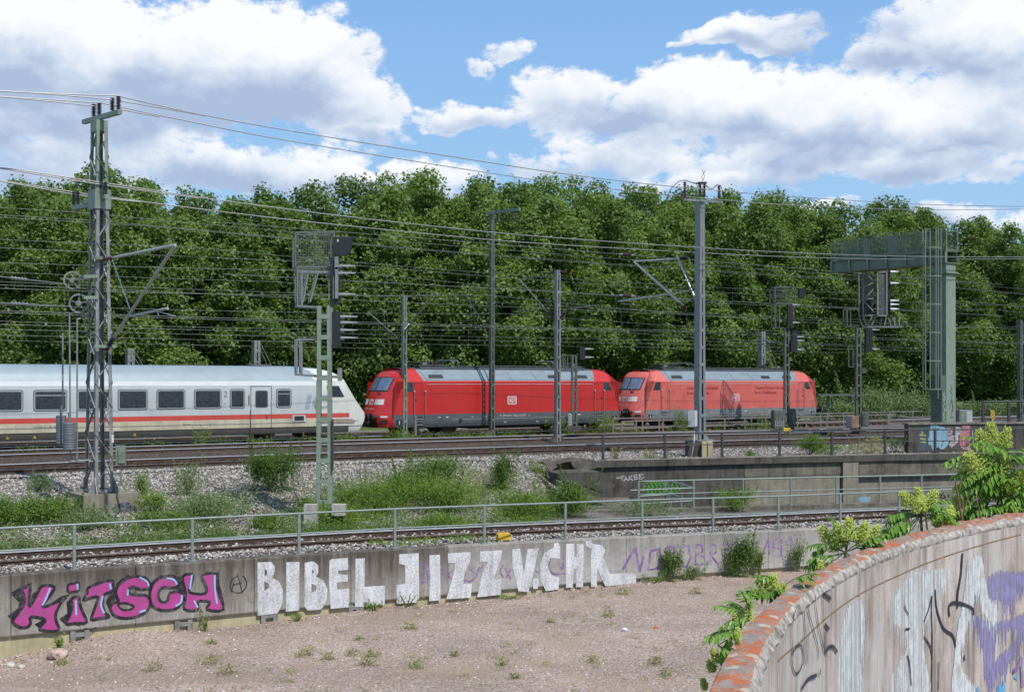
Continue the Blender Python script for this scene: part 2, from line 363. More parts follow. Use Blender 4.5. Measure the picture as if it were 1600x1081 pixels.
# ---------------------------------------------------------------- lines in plan
class Line:
    """a vertical surface along a line in plan; s runs along it, the front normal faces the camera side"""
    def __init__(s, pts):
        s.p = np.array([(p[0], p[1]) for p in pts], float); d = np.diff(s.p, axis=0)
        s.s = np.concatenate([[0], np.cumsum(np.hypot(d[:, 0], d[:, 1]))])
    def hit(s, x, y):
        t = (x-CX)/F; f = s.p[:, 0]-t*s.p[:, 1]
        cr = [i for i in range(len(f)-1) if (f[i] <= 0 < f[i+1]) or (f[i] >= 0 > f[i+1])] or [len(f)-2]
        for i in cr[-1:]:
            if True:
                k = f[i]/(f[i]-f[i+1]) if f[i] != f[i+1] else 0
                q = s.p[i]*(1-k)+s.p[i+1]*k
                return s.s[i]*(1-k)+s.s[i+1]*k, EYE+(HZ-y)*q[1]/F
    def nrm(s, a):
        i = min(max(int(np.searchsorted(s.s, a))-1, 0), len(s.p)-2); d = s.p[i+1]-s.p[i]; d = d/np.hypot(*d)
        return V((d[1], -d[0], 0))
    def at(s, a, z, off=0.0):
        i = min(max(int(np.searchsorted(s.s, a))-1, 0), len(s.p)-2)
        k = (a-s.s[i])/(s.s[i+1]-s.s[i]); q = s.p[i]*(1-k)+s.p[i+1]*k
        e = .35; q1 = s.nrm(a-e); q2 = s.nrm(a+e); n = (q1+q2).normalized()
        return V((q[0]+n.x*off, q[1]+n.y*off, z))
    def offset(s, off, ext=0):
        return Line([s.at(a, 0, off) for a in s.s])
def inter(tab, x):
    xs, ys = zip(*tab); return float(np.interp(x, xs, ys))
def smooth_line(samples, deg, x0, x1, n=90, par='x'):
    A = np.array([(p[0], p[1]) for p in samples]); c = np.polyfit(A[:, 0], A[:, 1], deg); X = np.linspace(x0, x1, n)
    return Line(np.stack([X, np.polyval(c, X)], 1))
HC = [(-400, 4.42), (0, 4.45), (620, 4.52), (1000, 4.62), (1220, 4.70), (2200, 4.75)]
COP = [(0, 899.5), (118, 890), (303, 878), (470, 866.5), (620, 857.5), (760, 850), (887, 843.5), (1007, 838), (1118, 832.5), (1220, 828.5), (1317, 824), (1409, 818.5)]
LW = smooth_line([G(x, y, inter(HC, x)) for x, y in COP], 2, -21, 30)          # front face of the graffiti wall
def hc_at(a):                                                                     # coping height along it
    p = LW.at(a, 0); return EYE-inter(HC, CX+F*p.x/p.y)
LUP = Line([G(930, 719, 3.35), G(1065, 716, 3.35), G(1200, 713, 3.35), G(1400, 709, 3.35), G(1600, 706, 3.35), (40, 63.2), (62, 69)])   # retaining wall coping edge
LKB = Line([G(990, 796, 4.9), G(1085, 793, 4.9), G(1237, 789, 4.9), G(1441, 783, 4.9), G(1600, 779, 4.9), (40, 58.5), (62, 64)])            # kerb with the second railing
def nA(u): return 49.2-.053*(u-19.2)-.0026*((u-25.8)**2-43.56)
def curveA(off, u0=-22, u1=92, n=80): return Line([T(u, nA(u)+off, 0) for u in np.linspace(u0, u1, n)])

# ---------------------------------------------------------------- the ground
def wob(x, y, s=1.0, k=0): return math.sin(x*1.3*s+k)*math.sin(y*1.1*s+k*2)*.5+math.sin(x*2.9*s+y*1.7*s+k)*.3+math.sin(x*.4*s-y*.7*s)*.4
ms = G(205, 1006, 6.2)
def zg(x, y):
    z = -3.28+.0125*(x+14)+.035*wob(x, y, .7)+.012*wob(x, y, 3.1, 2)
    d = math.hypot((x-ms.x)/1.5, (y-ms.y)/.9); z += .30*math.exp(-d*d)
    for (gx, gy, r, hh) in GB: z += hh*math.exp(-((x-gx)**2+(y-gy)**2)/r**2)
    return z
GB = [(*G(600, 950, 6.1)[:2], 2.5, .07), (*G(1000, 925, 6.1)[:2], 2.5, .05), (*G(50, 1030, 6.2)[:2], 2.2, -.13)]
rows = []
for i in range(150):
    y = 6+(i/149)**1.0*40
    rows.append([V((x, y, zg(x, y))) for x in np.linspace(-26, 40, 200)])
tag(MB().sheet(rows).build('ground', mGravel, smooth=True), kind='structure')
rows = []      # terrain far below everything reaches the horizon
for y in (-200, 5.9, 60, 400, 3000): rows.append([V((x, y, -3.9)) for x in (-3000, -300, 0, 300, 3000)])
tag(MB().sheet(rows).build('terrain', mMeadow), kind='structure')
rows = []      # meadow behind the railway
for n in np.linspace(64.2, 420, 24):
    rows.append([T(u, n, -.35+.12*wob(u*.3, n*.3)) for u in np.linspace(-160, 420, 60)])
tag(MB().sheet(rows).build('meadow_field', mMeadow, smooth=True), kind='structure')

# upper yard: ballast from the shoulder to beyond the train track
us = np.linspace(-24, 110, 110); prof = []
def shoulder(u):
    """front edge of the yard in the (u, n) frame"""
    n = nA(u)-2.35
    p = T(u, n, 0); x = CX+F*p.x/p.y
    return n, x
rows = []
lup_un = [(V((p[0], p[1], 0)).dot(DU), V((p[0], p[1], 0)).dot(DN)) for p in LUP.p]
def yard_edge(u):
    a = nA(u)-2.5
    if u >= lup_un[0][0]: b = np.interp(u, [q[0] for q in lup_un], [q[1] for q in lup_un]); return float(b)+.35
    k = min(max((u-(lup_un[0][0]-4.5))/4.5, 0), 1); return float(a*(1-k)+(lup_un[0][1]+.35)*k)
def zy(n, u, off):
    """yard surface height at offset off from track A centre"""
    tab = [(-14, -.47), (-2.4, -.47), (-1.6, -.50), (.8, -.44), (2.2, -.42), (4.6, -.30), (6.4, -.27), (8.4, -.24), (10.3, -.20), (12, -.2), (16, -.28), (40, -.3)]
    return inter(tab, off)
offs = [0, .12, .25, .4, .55, .7, .85, 1]
for u in us:
    e = yard_edge(u); r = []
    for k in (0, .2, .4, .6, .8): r.append((e+(nA(u)-1.5-e)*k))
    r += list(np.linspace(nA(u)-1.5, 64.8, 26)); rows.append([T(u, n, zy(n, u, n-nA(u))+.02*wob(u, n, 2)) for n in r])
yard = MB().sheet(rows, mf=lambda i, j: 0 if j < 5 else (1 if j < 21 else 0)).build('ballast_ground', [mBallast, mBallastR], smooth=True)
tag(yard, kind='structure')

# lower railway bed and the embankment
LB0, LB1 = LW.offset(-.36), LW.offset(-4.7)
rows = []
for a in LW.s[::1]:
    z0 = hc_at(a); rows.append([LW.at(a, z0-.02+dz_, -o) for o, dz_ in ((.34, -.02), (.8, .02), (1.4, -.03), (2.7, -.10), (4.0, -.03), (4.5, -.06), (5.0, -.25), (5.6, -.32))])
tag(MB().sheet(rows).build('trackbed_ground', mBallast, smooth=True), kind='structure')
rows = []; emb_pts = []
for x in np.linspace(-260, 1900, 150):
    s_, _ = LW.hit(x, 850); a = LW.at(s_, hc_at(s_)-.26, -4.9)
    if x < 1020:
        # top of the slope
        uu = None
        lo, hi = -60., 90.
        for _ in range(40):
            mid = (lo+hi)/2; q = T(mid, yard_edge(mid)+.1, 0)
            if CX+F*q.x/q.y < x: lo = mid
            else: hi = mid
        q = T(lo, yard_edge(lo)+.1, -.50)
    else: q = None
    t = (x-CX)/F
    sK, _ = LKB.hit(max(x, 960), 790); kp = LKB.at(sK, -1.95, -.05)
    if q is not None:
        k = min(max((x-840)/70, 0), 1); k = k*k*(3-2*k)
        top = q.copy(); top.z = q.z*(1-k)+(-1.85)*k
        if x > 900: top = V((LUP.p[0][0]+(x-930)/F*52, q.y, top.z))
        if x > 930: sU, _ = LUP.hit(x, 720); top = LUP.at(sU, -1.95, -.3)
    else:
        sU, _ = LUP.hit(x, 720); top = LUP.at(sU, -1.95, -.3)
    kq = None
    if x > 1000: kq = LKB.at(LKB.hit(x, 790)[0], -2.05, .02); top = kq
    r = []
    for j in range(15):
        f = j/14; p = a.lerp(top, f)
        flat = a.z*(1-f)+top.z*f
        if x < 880: p.z = a.z+(top.z-a.z)*(f**1.15)+.05*wob(p.x, p.y, 1.6)*math.sin(f*math.pi)
        r.append(p)
    rows.append(r); emb_pts.append(r)
mSlope = stone_mat('slope_ballast', [(.15, .13, .115), (.29, .265, .24), (.21, .18, .155), (.40, .375, .35), (.26, .225, .19), (.45, .43, .40)], 17, .9, .42, patch=(.10, .085, .055))
tag(MB().sheet(rows).build('embankment_slope_terrain', mSlope, smooth=True), kind='structure')
def emb(x, f):
    """point on the embankment seen in direction x, fraction f up the slope"""
    xs = np.linspace(-260, 1900, 150); i = min(max(int((x+260)/(2160/149)), 0), 148); k = (x-xs[i])/(xs[1]-xs[0])
    j = min(int(f*14), 13); g = f*14-j
    P = lambda i_: V(emb_pts[i_][j]).lerp(V(emb_pts[i_][j+1]), g)
    return P(i).lerp(P(i+1), k)

# loose stones lying on the ballast (they give the edges their roughness)
def stones(name, spots, smin, smax, mat, seed=1):
    r = np.random.default_rng(seed); P = np.array([tuple(p) for p in spots]); n = len(P)
    base = np.array([(1, 0, 0), (-1, 0, 0), (0, 1, 0), (0, -1, 0), (0, 0, 1), (0, 0, -1)], float)
    fc = np.array([(0, 2, 4), (2, 1, 4), (1, 3, 4), (3, 0, 4), (2, 0, 5), (1, 2, 5), (3, 1, 5), (0, 3, 5)])
    sc = r.uniform(smin, smax, (n, 1, 1))*r.uniform(.55, 1.2, (n, 6, 1)); rot = r.normal(size=(n, 3, 3)); q, _ = np.linalg.qr(rot)
    vs = np.einsum('nij,kj->nki', q, base)*sc*np.array([1, 1, .75])+P[:, None, :]
    fs = (fc[None]+np.arange(n)[:, None, None]*6).reshape(-1, 3)
    return tag(npmesh(name, vs.reshape(-1, 3), fs, mat, attr=np.repeat(r.random(n), 8)), kind='stuff')
def var_mat(name, stops, rough=.9):
    m = bpy.data.materials.new(name); m.use_nodes = True; t = NT(m.node_tree); b = t.n['Principled BSDF']
    at = t.new('ShaderNodeAttribute', attribute_name='var').outputs['Fac']
    t.put(b.inputs['Base Color'], t.ramp(at, stops)); b.inputs['Roughness'].default_value = rough; b.inputs['Specular IOR Level'].default_value = .2; return m
mStV = var_mat('ballast_stone', [(0, (.13, .11, .10)), (.3, (.26, .23, .20)), (.6, (.37, .345, .32)), (1, (.54, .52, .49))])
mStP = var_mat('gravel_stone', [(0, (.22, .16, .13)), (.4, (.42, .31, .26)), (.75, (.50, .41, .36)), (1, (.72, .66, .60))])
sp_ = []
for k in range(26000):
    a = RNG.uniform(0, LW.s[-1]*.82); o = RNG.uniform(.36, 5.1)
    if 1.75 < o < 3.65 and RNG.random() < .55: continue
    dz_ = inter([(.34, -.02), (.8, .02), (1.4, -.03), (2.7, -.10), (4.0, -.03), (4.5, -.06), (5.1, -.25)], o)
    sp_.append(LW.at(a, hc_at(a)+dz_+RNG.uniform(-.02, .03), -o))
stones('trackbed_gravel', sp_, .03, .062, mStV, 3)
sp_ = []
for k in range(30000):
    x = RNG.uniform(-20, 900); f = RNG.uniform(0, 1)**.8; p = emb(x, f); p.z += RNG.uniform(-.02, .03); sp_.append(p)
stones('embankment_gravel', sp_, .03, .07, mStV, 4)
sp_ = []
for k in range(14000):
    u = RNG.uniform(8, 78); n = yard_edge(u)+RNG.uniform(0, 1)*(nA(u)-1.1-yard_edge(u)); sp_.append(T(u, n, zy(n, u, n-nA(u))+RNG.uniform(-.01, .03)))
stones('shoulder_gravel', sp_, .03, .07, mStV, 5)
sp_ = []
for k in range(6500):
    y = RNG.uniform(22, 40); x = RNG.uniform(-.43*y, .33*y); sp_.append(V((x, y, zg(x, y)+.003)))
for k in range(1500):
    s_ = RNG.uniform(6, LW.s[-1]*.8); p = LW.at(s_, 0, RNG.uniform(-.1, .6)); sp_.append(V((p.x, p.y, zg(p.x, p.y)+.02)))
stones('scattered_gravel', sp_, .010, .036, mStP, 6)

# ---------------------------------------------------------------- rails and sleepers
RP = [(-.07, -.17), (-.07, -.155), (-.012, -.135), (-.012, -.04), (-.036, -.03), (-.036, 0), (.036, 0), (.036, -.03), (.012, -.04), (.012, -.135), (.07, -.155), (.07, -.17)]
def rail(line, zf, name, parent, mtop, off=0.0):
    rows = []
    for a in line.s:
        rows.append([line.at(a, zf(a)+pz, off+px_) for px_, pz in RP])
    mb = MB().sheet(rows, mf=lambda i, j: 1 if j in (4, 5, 6) else 0); mb.world(parent)
    return mb.build(name, [mRust, mtop], parent)
def sleeper_proto(parent, z):
    mb = MB(); mb.box((0, 0, -.235), (2.5, .26, .1))
    for s in (-.75, .75):
        mb.box((s, 0, -.178), (.36, .17, .012), mi=1)
        for d in (-.115, .115):
            mb.box((s+d, 0, -.15), (.05, .10, .045), mi=1); mb.tube([(s+d, 0, -.13), (s+d, 0, -.09)], .016, 5, mi=1)
    return mb
SLP = None
def track(name, line, zf_near, zf_far, u_from, u_to, label, mt_near, mt_far, step=.65):
    global SLP
    c = line.at(line.s[len(line.s)//2], 0); root = empty(name, (c.x, c.y, zf_near(0)-.2), 0, label, 'railway track')
    rail(line, zf_near, 'rail', root, mt_near, .75); rail(line, zf_far, 'rail', root, mt_far, -.75)
    a = u_from; k = 0
    if SLP is None:
        o = sleeper_proto(None, 0).build('sleeper', [mSleeper, mRust]); SLP = o.data; bpy.data.objects.remove(o)
    while a < u_to and k < 100:
        p = line.at(a, 0); n = line.nrm(a); o = bpy.data.objects.new('sleeper', SLP); COL.objects.link(o); o.parent = root
        zn, zfz = zf_near(a), zf_far(a); tilt = math.atan2(zn-zfz, 1.5)
        o.rotation_euler = (0, -tilt, math.atan2(n.y, n.x)); o.location = (p.x-c.x, p.y-c.y, (zn+zfz)/2-root.location.z); a += step*(1+RNG.uniform(-.03, .03)); k += 1
    return root
lineL = LW.offset(-2.72); hcl = lambda a: hc_at(a*LW.s[-1]/lineL.s[-1])
track('railway_track', lineL, lambda a: hcl(a)+.07, lambda a: hcl(a)+.09, 5, 60, 'rusty brown single track behind the graffiti wall, nearest of all tracks', mRailTopR, mRailTop, .68)
lA = curveA(.75); track('railway_track', lA, lambda a: -.35, lambda a: -.225, 30, 100, 'dark rusty track along the embankment shoulder, second track from the bottom', mRailTopR, mRailTop, .66)
lB = curveA(.75+6.4); track('railway_track', lB, lambda a: -.12, lambda a: -.02, 32, 104, 'shiny railed track between the shoulder track and the trains', mRailTop, mRailTop, .7)
lT = Line([T(u, NC, 0) for u in np.linspace(-20, 150, 40)])
track('railway_track', lT, lambda a: 0, lambda a: 0, 30, 100, 'straight overgrown track carrying the white coach and both red locomotives', mRailTop, mRailTop, .7)
l5 = Line([T(u, NC+5.2, 0) for u in np.linspace(-20, 180, 40)])
track('railway_track', l5, lambda a: -.03, lambda a: -.03, 75, 140, 'farthest track, seen right of the last locomotive before the bushes', mRailTop, mRailTop, .8)

# ---------------------------------------------------------------- paint on walls
def cut2d(poly, holes=(), step=.4):
    loops = [[V((p[0], p[1], 0)) for p in poly]]+[[V((p[0], p[1], 0)) for p in h] for h in holes]
    flat = [p for l in loops for p in l]; tris = mgeo.tessellate_polygon(loops)
    bm = bmesh.new(); vs = [bm.verts.new(p) for p in flat]
    for t in tris:
        if len(set(t)) == 3:
            try: bm.faces.new([vs[i] for i in t])
            except ValueError: pass
    xs = [p.x for p in flat]; a = math.floor(min(xs)/step)*step+step
    while a < max(xs):
        bmesh.ops.bisect_plane(bm, geom=bm.verts[:]+bm.edges[:]+bm.faces[:], plane_co=(a, 0, 0), plane_no=(1, 0, 0)); a += step
    bm.verts.index_update(); V_ = [tuple(v.co) for v in bm.verts]; F_ = [tuple(v.index for v in f.verts) for f in bm.faces]; bm.free()
    return V_, F_
def paint(mb, line, poly, off, holes=(), mi=0, step=.4):
    vs, fs = cut2d(poly, holes, step); mb.add([line.at(p[0], p[1], off) for p in vs], fs, mi)
def stroke2d(pts, w, closed=False):
    """ribbon outline of a polyline in 2-D as quads"""
    P = [np.array(p, float) for p in pts]; n = len(P); L_, R_ = [], []
    if closed: P = P+[P[0], P[1]]; n = len(P)
    for i in range(n):
        d = P[min(i+1, n-1)]-P[max(i-1, 0)]; d = d/(np.hypot(*d)+1e-9); q = np.array([-d[1], d[0]])*w/2
        L_.append(P[i]+q); R_.append(P[i]-q)
    return L_, R_
def stroke(mb, line, pts, w, off, mi=0, closed=False, sm=True):
    if sm and len(pts) > 2: pts = catmull(pts, closed)
    L_, R_ = stroke2d(pts, w, closed); k = len(mb.v)
    mb.v += [tuple(line.at(p[0], p[1], off)) for p in L_]+[tuple(line.at(p[0], p[1], off)) for p in R_]; n = len(L_)
    for i in range(n-1): mb.f.append((k+i, k+i+1, k+n+i+1, k+n+i)); mb.m.append(mi)
def catmull(P, closed=False, sub=5):
    P = [np.array(p, float) for p in P]; out = []; n = len(P)
    for i in range(n-1 if not closed else n):
        p0, p1, p2, p3 = (P[(i-1) % n] if closed or i > 0 else P[i]), P[i], P[(i+1) % n], (P[(i+2) % n] if closed or i+2 < n else P[(i+1) % n])
        for k in range(sub):
            t = k/sub; out.append(.5*((2*p1)+(-p0+p2)*t+(2*p0-5*p1+4*p2-p3)*t*t+(-p0+3*p1-3*p2+p3)*t**3))
    if not closed: out.append(P[-1])
    return out
def zm(line, pts, ox, oy, k=4.0):
    return [line.hit(ox+x/k, oy+y/k) for x, y in pts]
def paint_mat(name, col, wear=.3, scale=14, under=(.3, .29, .27), rough=.7):
    m = bpy.data.materials.new(name); m.use_nodes = True; t = NT(m.node_tree); b = t.n['Principled BSDF']
    tc = t.new('ShaderNodeTexCoord').outputs['Object']
    n = t.noise(tc, scale, 7, .75); st = t.noise(t.mapping(tc, (5, 5, .6)), 1, 5, .6)
    f = t.rng(t.m('ADD', t.m('MULTIPLY', n, .7), t.m('MULTIPLY', st, .3)), .56-wear*.25, .60, 0, min(1, wear*2.2))
    c = t.mix(f, tuple(col[:3])+(1,), tuple(under)+(1,)); c = t.mix(1.0, c, t.ramp(t.noise(tc, 2.2, 4), [(.3, .82), (.7, 1.08)]), 'MULTIPLY')
    t.put(b.inputs['Base Color'], c); b.inputs['Roughness'].default_value = rough; b.inputs['Specular IOR Level'].default_value = .25; return m
pWhite = paint_mat('white_paint', (.66, .67, .71), .40, 22)
pPink = paint_mat('pink_spray', (.42, .06, .26), .25, 7, (.22, .12, .17))
pBlack = paint_mat('black_spray', (.022, .020, .024), .3, 9, (.14, .13, .13))
pBlue = paint_mat('blue_highlight', (.32, .46, .72), .2, 9)
pPurple = paint_mat('purple_spray', (.20, .10, .30), .45, 6, (.36, .33, .36))
FONT = {}
def font_mesh(txt, size=1.0, bold=0.0):
    key = (txt, bold)
    if key not in FONT:
        c = bpy.data.curves.new('t', 'FONT'); c.body = txt; c.size = 1; c.offset = bold; c.resolution_u = 3; o = bpy.data.objects.new('t', c); COL.objects.link(o)
        bpy.context.view_layer.update(); me = o.evaluated_get(bpy.context.evaluated_depsgraph_get()).to_mesh()
        FONT[key] = ([(v.co.x, v.co.y) for v in me.vertices], [tuple(p.vertices) for p in me.polygons])
        bpy.data.objects.remove(o); bpy.data.curves.remove(c)
    v, f = FONT[key]; return [(x*size, y*size) for x, y in v], f
def text_on(mb, txt, size, fn, mi=0, width=None, bold=0.0):
    """lettering mapped by fn(x, y) -> 3-D; width squeezes it to a length"""
    v, f = font_mesh(txt, size, bold); w_ = max(p[0] for p in v) or 1; k = 1 if width is None else width/w_
    mb.add([fn(x*k, y) for x, y in v], f, mi)

# ---------------------------------------------------------------- graffiti wall
wl = LW.at(LW.s[len(LW.s)//2], -2.0)
wall = empty('graffiti_wall', (wl.x, wl.y, -2.9), 0, 'long grey concrete wall with pink and white graffiti below the lower track', 'wall')
joints = [-260, -110, 17, 212, 397, 548, 700, 848, 978, 1100, 1200, 1310, 1420, 1540, 1700, 1900]
PB = -2.87
for j0, j1 in zip(joints[:-1], joints[1:]):
    a0, a1 = LW.hit(j0, 870)[0]+.008, LW.hit(j1, 870)[0]-.008; n = 7
    rows = []
    for k in range(n):
        a = a0+(a1-a0)*k/(n-1); zt = hc_at(a)
        rows.append([LW.at(a, PB, -.32), LW.at(a, PB, 0), LW.at(a, PB+.03, .012), LW.at(a, zt-.03, .012), LW.at(a, zt, -.01), LW.at(a, zt, -.36), LW.at(a, zt-.6, -.36)])
    mb = MB().sheet(rows)
    for r in (rows[0], rows[-1]): mb.add(r, [(0, 1, 2, 3, 4, 5, 6)])
    mb.world(wall).build('wall_panel', mWallL if (j0 < 690) else mWallR, wall)
mb = MB(); mb.sheet([[LW.at(a, PB-.9, -.07), LW.at(a, PB+.02, -.07)] for a in LW.s]); mb.sheet([[LW.at(a, PB-.9, -.34), LW.at(a, -1.7, -.34)] for a in LW.s])
mb.world(wall).build('plinth', mConcY, wall)
for x in (125, 287, 421, 557, 1010):
    a = LW.hit(x, 960)[0]; mb = MB(); n = LW.nrm(a); t = V((-n.y, n.x, 0))
    R = Matrix((t, -n, V((0, 0, 1)))).transposed(); c = LW.at(a, 0, -.09)
    for s in (-.16, .16): mb.box(c+t*s+V((0, 0, PB-.35)), (.12, .20, .66), R)
    mb.box(c+V((0, 0, PB-.12)), (.2, .19, .1), R); mb.box(c+n*-.08+V((0, 0, PB-.35)), (.2, .02, .62), R, mi=1)  # black plate stands in for the shade inside the bracket opening
    mb.world(wall).build('bearing_bracket', [mMastG, mBlack], wall)
Z5 = lambda pts: zm(LW, pts, 0, 810)
Z6 = lambda pts: zm(LW, pts, 400, 810)
Z7 = lambda pts: zm(LW, pts, 800, 810)
def letter(fill, holes=(), blobs=(), hl=(), off=.02, ow=.07):
    mb = MB()
    for b_ in blobs: paint(mb, LW, Z5(b_), off-.004, mi=1)
    cp = catmull(Z5(fill), True, 3); ch = [catmull(Z5(h), True, 3) for h in holes]
    paint(mb, LW, cp, off, ch, 0, .5)
    for o_, l in enumerate([cp]+ch): stroke(mb, LW, l, ow if o_ == 0 else ow*.7, off+.003, 1, True, False)
    for h in hl: stroke(mb, LW, Z5(h), .045, off+.006, 2)
    return mb.world(wall).build('graffiti_letter', [pPink, pBlack, pBlue], wall)
S2 = [(185,412),(160,428),(130,440),(150,480),(150,530),(105,600),(78,640),(100,665),(130,678),(170,675),(190,650),(190,612),(265,622),(280,640),(245,690),(365,698),(350,640),(348,590),(375,515),(285,548),(268,535),(310,480),(338,425),(262,420),(225,480),(182,550),(185,490)]
letter(S2, blobs=[[(205,395),(120,430),(60,465),(120,520),(110,560),(45,605),(80,640),(150,540),(150,450)],[(260,425),(200,470),(190,540),(240,500)],[(385,480),(300,540),(350,560),(375,545),(440,470)],[(280,620),(215,660),(255,690),(290,650)]], hl=[[(312,430),(285,500),(262,540)]])
letter([(425,412),(455,405),(490,400),(492,445),(455,455),(425,455)], ow=.05, hl=[[(482,405),(484,440)]])
letter([(445,500),(490,488),(495,520),(510,570),(540,645),(470,652),(412,655),(435,600),(450,550)], blobs=[[(440,500),(415,520),(420,590),(370,625),(400,655),(450,600)]], hl=[[(472,510),(475,600)]])
letter([(548,432),(620,400),(690,385),(705,400),(700,450),(650,472),(640,520),(650,580),(682,612),(625,620),(570,628),(590,560),(612,488),(560,495),(520,507),(545,460)], hl=[[(685,405),(692,440)],[(640,480),(630,540),(650,590)]])
letter([(722,460),(735,420),(790,375),(850,358),(915,375),(937,430),(880,440),(830,425),(805,440),(810,468),(850,475),(915,480),(938,530),(900,590),(800,620),(720,608),(690,565),(702,530),(740,515),(730,490)], holes=[[(735,535),(780,525),(835,545),(815,565),(765,568)]], blobs=[[(790,345),(730,400),(700,480),(740,520),(760,420),(840,365)],[(700,440),(660,520),(690,590),(720,520)]], hl=[[(870,365),(915,390),(928,420)],[(870,582),(910,570)],[(800,440),(795,480)]])
letter([(938,450),(960,400),(1000,370),(1070,355),(1110,385),(1105,425),(1060,430),(1020,428),(992,450),(988,490),(1010,520),(1045,512),(1062,462),(1132,460),(1140,510),(1100,560),(1020,572),(955,548),(935,495)], blobs=[[(1000,350),(940,400),(930,460),(980,400),(1060,360)]], hl=[[(1040,370),(1085,380),(1105,410)],[(1135,475),(1130,520),(1095,545)]])
letter([(1140,362),(1200,348),(1198,400),(1182,458),(1275,468),(1290,430),(1262,355),(1350,345),(1358,440),(1395,565),(1290,565),(1310,520),(1235,515),(1235,568),(1150,562),(1160,470)], blobs=[[(1130,355),(1090,370),(1110,460),(1150,470)],[(1395,570),(1400,520),(1370,400),(1365,320),(1345,345)]], hl=[[(1198,350),(1185,440)],[(1340,350),(1342,440),(1355,530)],[(1210,510),(1235,555)]])
mb = MB(); stroke(mb, LW, Z5([(400,480),(470,475),(560,500),(540,560),(570,590)]), .03, .012)
stroke(mb, LW, Z5([(450,655),(570,695),(632,655),(610,632)]), .025, .012, sm=False); stroke(mb, LW, Z5([(850,350),(848,670)]), .02, .012)
mb.world(wall).build('graffiti_line', [pBlack], wall)
mb = MB(); stroke(mb, LW, Z5([(1490,355),(1450,380),(1437,430),(1465,460),(1510,458),(1538,420),(1535,380),(1515,355)]), .03, .014)
stroke(mb, LW, Z5([(1442,458),(1480,340),(1515,465)]), .03, .016, sm=False); stroke(mb, LW, Z5([(1450,415),(1505,400)]), .028, .018, sm=False)
mb.world(wall).build('circled_letter', [pBlack], wall)
WH = [  # the big white lettering, traced on the wall: outline, holes
 ([(8,272),(92,268),(118,300),(112,345),(98,368),(140,388),(165,440),(165,520),(135,590),(8,605)], [[(52,312),(68,326),(68,345),(52,360)],[(50,392),(78,405),(82,430),(50,450)]]),
 ([(188,270),(270,268),(268,572),(185,580)], []),
 ([(302,275),(355,265),(388,290),(388,340),(372,360),(420,385),(445,440),(440,510),(408,566),(320,572),(300,545)], [[(348,315),(362,330),(348,345)],[(345,405),(378,420),(372,450),(345,462)]]),
 ([(457,262),(470,252),(572,244),(575,318),(512,325),(512,345),(572,350),(572,392),(505,398),(503,442),(580,435),(578,552),(465,562),(455,400)], []),
 ([(620,250),(678,246),(676,425),(806,416),(802,536),(616,552)], []),
 ([(893,222),(1015,214),(1018,500),(1000,522),(878,530),(876,415),(930,405),(930,290),(893,280)], []),
 ([(1082,228),(1148,224),(1152,508),(1080,515),(1084,400)], []),
 ([(1198,216),(1340,206),(1338,260),(1305,330),(1292,405),(1348,405),(1340,492),(1188,502),(1235,340),(1245,275),(1200,277)], []),
 ([(1398,204),(1538,196),(1528,250),(1482,378),(1532,374),(1530,474),(1380,490),(1410,350),(1450,268),(1396,272)], []),
]
WH7 = [
 ([(0,190),(48,186),(72,345),(95,190),(165,184),(130,350),(100,458),(38,452),(0,300)], []),
 ([(130,375),(160,370),(168,400),(158,435),(132,438),(124,405)], [[(143,396),(150,396),(150,404),(143,404)]]),
 ([(262,150),(290,150),(300,180),(296,248),(236,246),(222,290),(240,350),(292,366),(290,440),(210,452),(175,380),(172,290),(200,212),(258,180)], []),
 ([(334,158),(386,155),(388,240),(382,330),(378,428),(336,432)], []),
 ([(402,158),(446,156),(447,240),(444,330),(442,426),(398,428),(402,300)], []),
 ([(386,240),(402,238),(402,310),(384,312)], []),
 ([(458,140),(490,133),(502,155),(560,165),(580,195),(568,240),(610,345),(700,338),(770,345),(776,402),(690,412),(580,420),(530,310),(528,425),(492,426),(490,240),(495,190),(460,170)], []),
]
for pts, holes in WH: 
    mb = MB(); paint(mb, LW, Z6(pts), .02, [Z6(h) for h in holes], 0, .5); mb.world(wall).build('white_letter', [pWhite], wall)
for pts, holes in WH7:
    mb = MB(); paint(mb, LW, Z7(pts), .021, [Z7(h) for h in holes], 0, .5); mb.world(wall).build('white_letter', [pWhite], wall)
# purple writing
def tagline(name, strokes, w_, off, mat, Z, parent=wall, line=LW, sm=False):
    mb = MB()
    for i, s_ in enumerate(strokes): stroke(mb, line, Z(s_), w_, off+.001*(i % 4), 0, False, sm)
    return mb.world(parent).build(name, [mat], parent)
tagline('purple_letter', [[(690,320),(725,255),(770,180)],[(770,180),(795,335)],[(795,335),(835,175)]], .085, .014, pPurple, Z7)
tagline('purple_letter', [[(862,215),(850,320),(905,310),(925,270),(920,190),(870,200),(862,215)]], .085, .014, pPurple, Z7)
tagline('purple_letter', [[(985,175),(965,250)],[(965,180),(1010,170),(1020,205),(975,220),(1020,310)]], .075, .014, pPurple, Z7)
tagline('purple_letter', [[(1052,175),(1045,290)],[(1045,290),(1090,300),(1115,240),(1100,170),(1052,175)]], .075, .014, pPurple, Z7)
tagline('purple_letter', [[(1150,160),(1145,290)],[(1150,160),(1185,165),(1190,205),(1155,220),(1200,240),(1205,280),(1145,290)]], .07, .014, pPurple, Z7)
tagline('purple_letter', [[(1235,160),(1240,290)],[(1235,160),(1275,165),(1270,215),(1240,225),(1290,290)]], .07, .014, pPurple, Z7)
tagline('purple_letter', [[(1330,160),(1325,240),(1360,250),(1375,200),(1360,155),(1330,160)]], .07, .014, pPurple, Z7)
tagline('purple_letter', [[(1395,240),(1400,155),(1430,240),(1440,150)]], .07, .014, pPurple, Z7)
